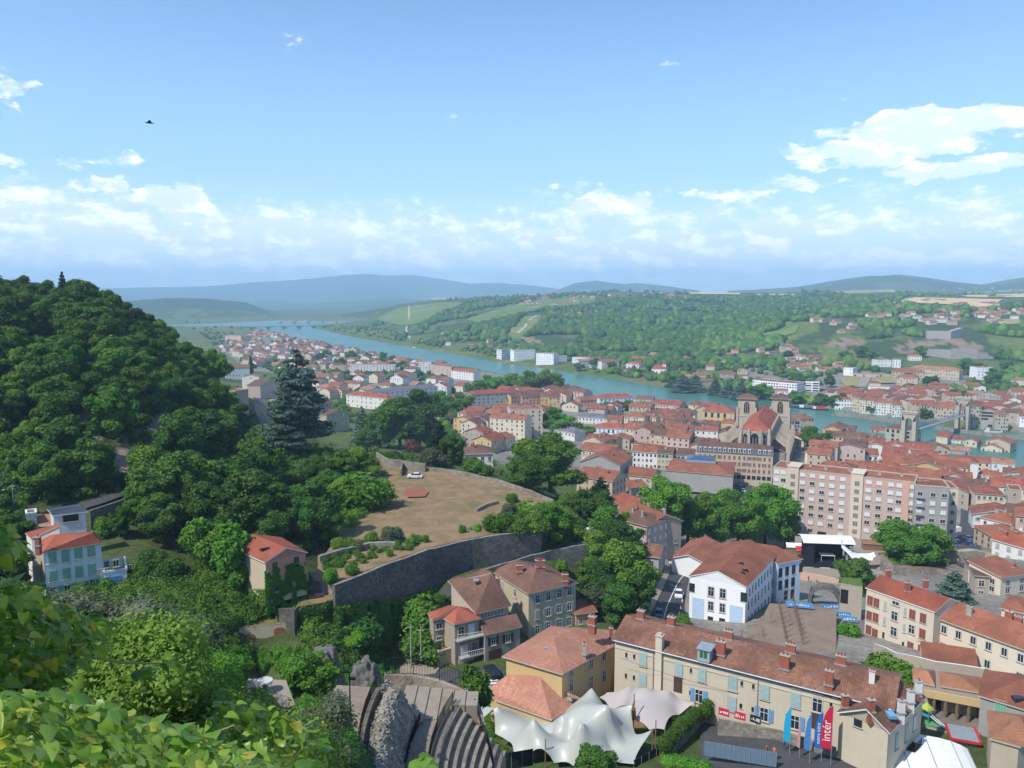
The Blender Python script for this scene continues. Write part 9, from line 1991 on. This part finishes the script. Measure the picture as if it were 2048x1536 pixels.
# ------------------------------------------------------------ ivy close to the camera
m,b = newmat('ivy_leaf_near'); gN = b.n('ShaderNodeNewGeometry'); tN = b.n('ShaderNodeTexCoord'); nN = b.noise(tN.outputs['Object'],6,4,.6); uvn = b.n('ShaderNodeUVMap'); uvn.uv_map = 'UVMap'; ux,uy,_ = b.sep(uvn.outputs[0])
c = b.mix(gN.outputs['Random Per Island'],(.085,.20,.020),(.27,.40,.045)); c = b.mix(b.mr(gN.outputs['Random Per Island'],.86,.95),c,(.45,.42,.05)); c = b.mix(b.mr(nN,.4,.7,0,.35),c,(.05,.14,.02)); vein = b.mr(b.m('ABSOLUTE',ux),0,.03,.5,0); c = b.mix(vein,c,(.20,.30,.09))
MIVY = finish(m,b,c,.38,nN,.004,0,.45,(.35,c))
def near_ivy(label,region,n,yr,sz,seed,stems):
 g = random.Random(seed); mb = MB(); xs = [p[0] for p in region]; ys = [p[1] for p in region]; k = 0
 prof = [(0,0),(.30,-.06),(.44,.16),(.38,.45),(.21,.78),(0,1.1)]
 while k < n:
  px,py = g.uniform(min(xs),max(xs)),g.uniform(min(ys),max(ys))
  if not inside(region,ax_(px),ax_(py)): continue
  k += 1; p = PR(px,py,g.uniform(*yr)); s_ = sz*g.uniform(.55,1.25); M = Matrix.Translation(p) @ Matrix.Rotation(g.gauss(-.5,.9),4,'Z') @ Matrix.Rotation(g.gauss(-.45,.45),4,'X') @ Matrix.Rotation(g.gauss(0,.45),4,'Y')
  f = lambda x,y: tuple(M @ Vector((x*s_,y*s_,s_*(.22*abs(x)-.30*y*y+.02*sin(9*y+k)))))
  for sd in (-1,1):
   mid = [(0,1.05),(0,.7),(0,.4),(0,.12),(0,0)]
   for (a,b_),(c0,c1) in zip(zip(prof[:-1],prof[1:]),zip([(0,0),(0,0),(0,.12),(0,.4),(0,.7)],[(0,0),(0,.12),(0,.4),(0,.7),(0,1.05)])):
    q4 = [c0,(a[0]*sd,a[1]),(b_[0]*sd,b_[1]),c1]; q4 = [t for i,t in enumerate(q4) if t not in q4[:i]]
    if len(q4) < 3: continue
    if sd < 0: q4 = q4[::-1]
    mb.face([f(*t) for t in q4],0,[t for t in q4])
 e = empty('ivy_plant',PR(region[0][0],region[0][1],yr[1])-Vector((0,0,1.2)),0,label,'ivy'); o_ = Vector(e.location); mb.v = [tuple(Vector(v)-o_) for v in mb.v]; mb.build('leaves',MIVY,e,weld=True,smooth=True)
 for st in stems: mb = MB(); pts = [PR(x,y,yy)-o_ for x,y,yy in st]; mb.tube(pts,[.006]*(len(pts)-1)+[.002],6); mb.build('stem',simple('green_stem',(.22,.22,.07),.6),e)
R1 = [(-40,1150),(60,1165),(110,1212),(205,1236),(228,1275),(205,1300),(150,1325),(120,1385),(60,1400),(-40,1400)]
R2 = [(-40,1385),(90,1385),(180,1402),(250,1425),(320,1450),(400,1470),(470,1500),(560,1560),(-40,1560)]; R3 = [(400,1475),(430,1410),(490,1400),(560,1425),(620,1450),(650,1490),(640,1560),(480,1560)]
near_ivy('sunlit ivy sprawling at the left edge below the green-shuttered house',R1,1500,(2.6,4.4),.052,1,[[(-20,1420,3),(60,1330,3),(140,1290,3.1),(230,1262,3.2)],[(120,1300,3),(240,1325,3.1),(345,1328,3.2)]]); near_ivy('dense ivy mass filling the bottom left corner',R2,3000,(2.0,3.6),.050,2,[[(60,1540,2.6),(160,1470,2.7),(255,1392,2.8)],[(200,1560,2.4),(330,1500,2.5),(470,1450,2.6)]])
near_ivy('ivy shoots rising right of the bottom left ivy mass',R3,620,(2.8,3.8),.056,3,[[(500,1560,3),(560,1480,3),(630,1440,3.1)],[(540,1560,3),(600,1500,3.1),(645,1470,3.1)]]); near_ivy('single ivy tip sticking in at the left edge',[(-20,1050),(20,1062),(45,1095),(20,1115),(-20,1120)],50,(3.0,3.8),.075,4,[[(-30,1150,3.2),(0,1100,3.2),(25,1080,3.3)]])
near_ivy('lone pale shoot reaching over the feathery shrub',[(260,1372),(330,1318),(345,1324),(330,1335),(270,1340)],12,(3,3.2),.06,5,[]); near_ivy('ivy leaves at the bottom edge in front of the theatre',[(835,1515),(850,1510),(860,1540),(800,1550)],6,(2.6,2.8),.08,6,[])
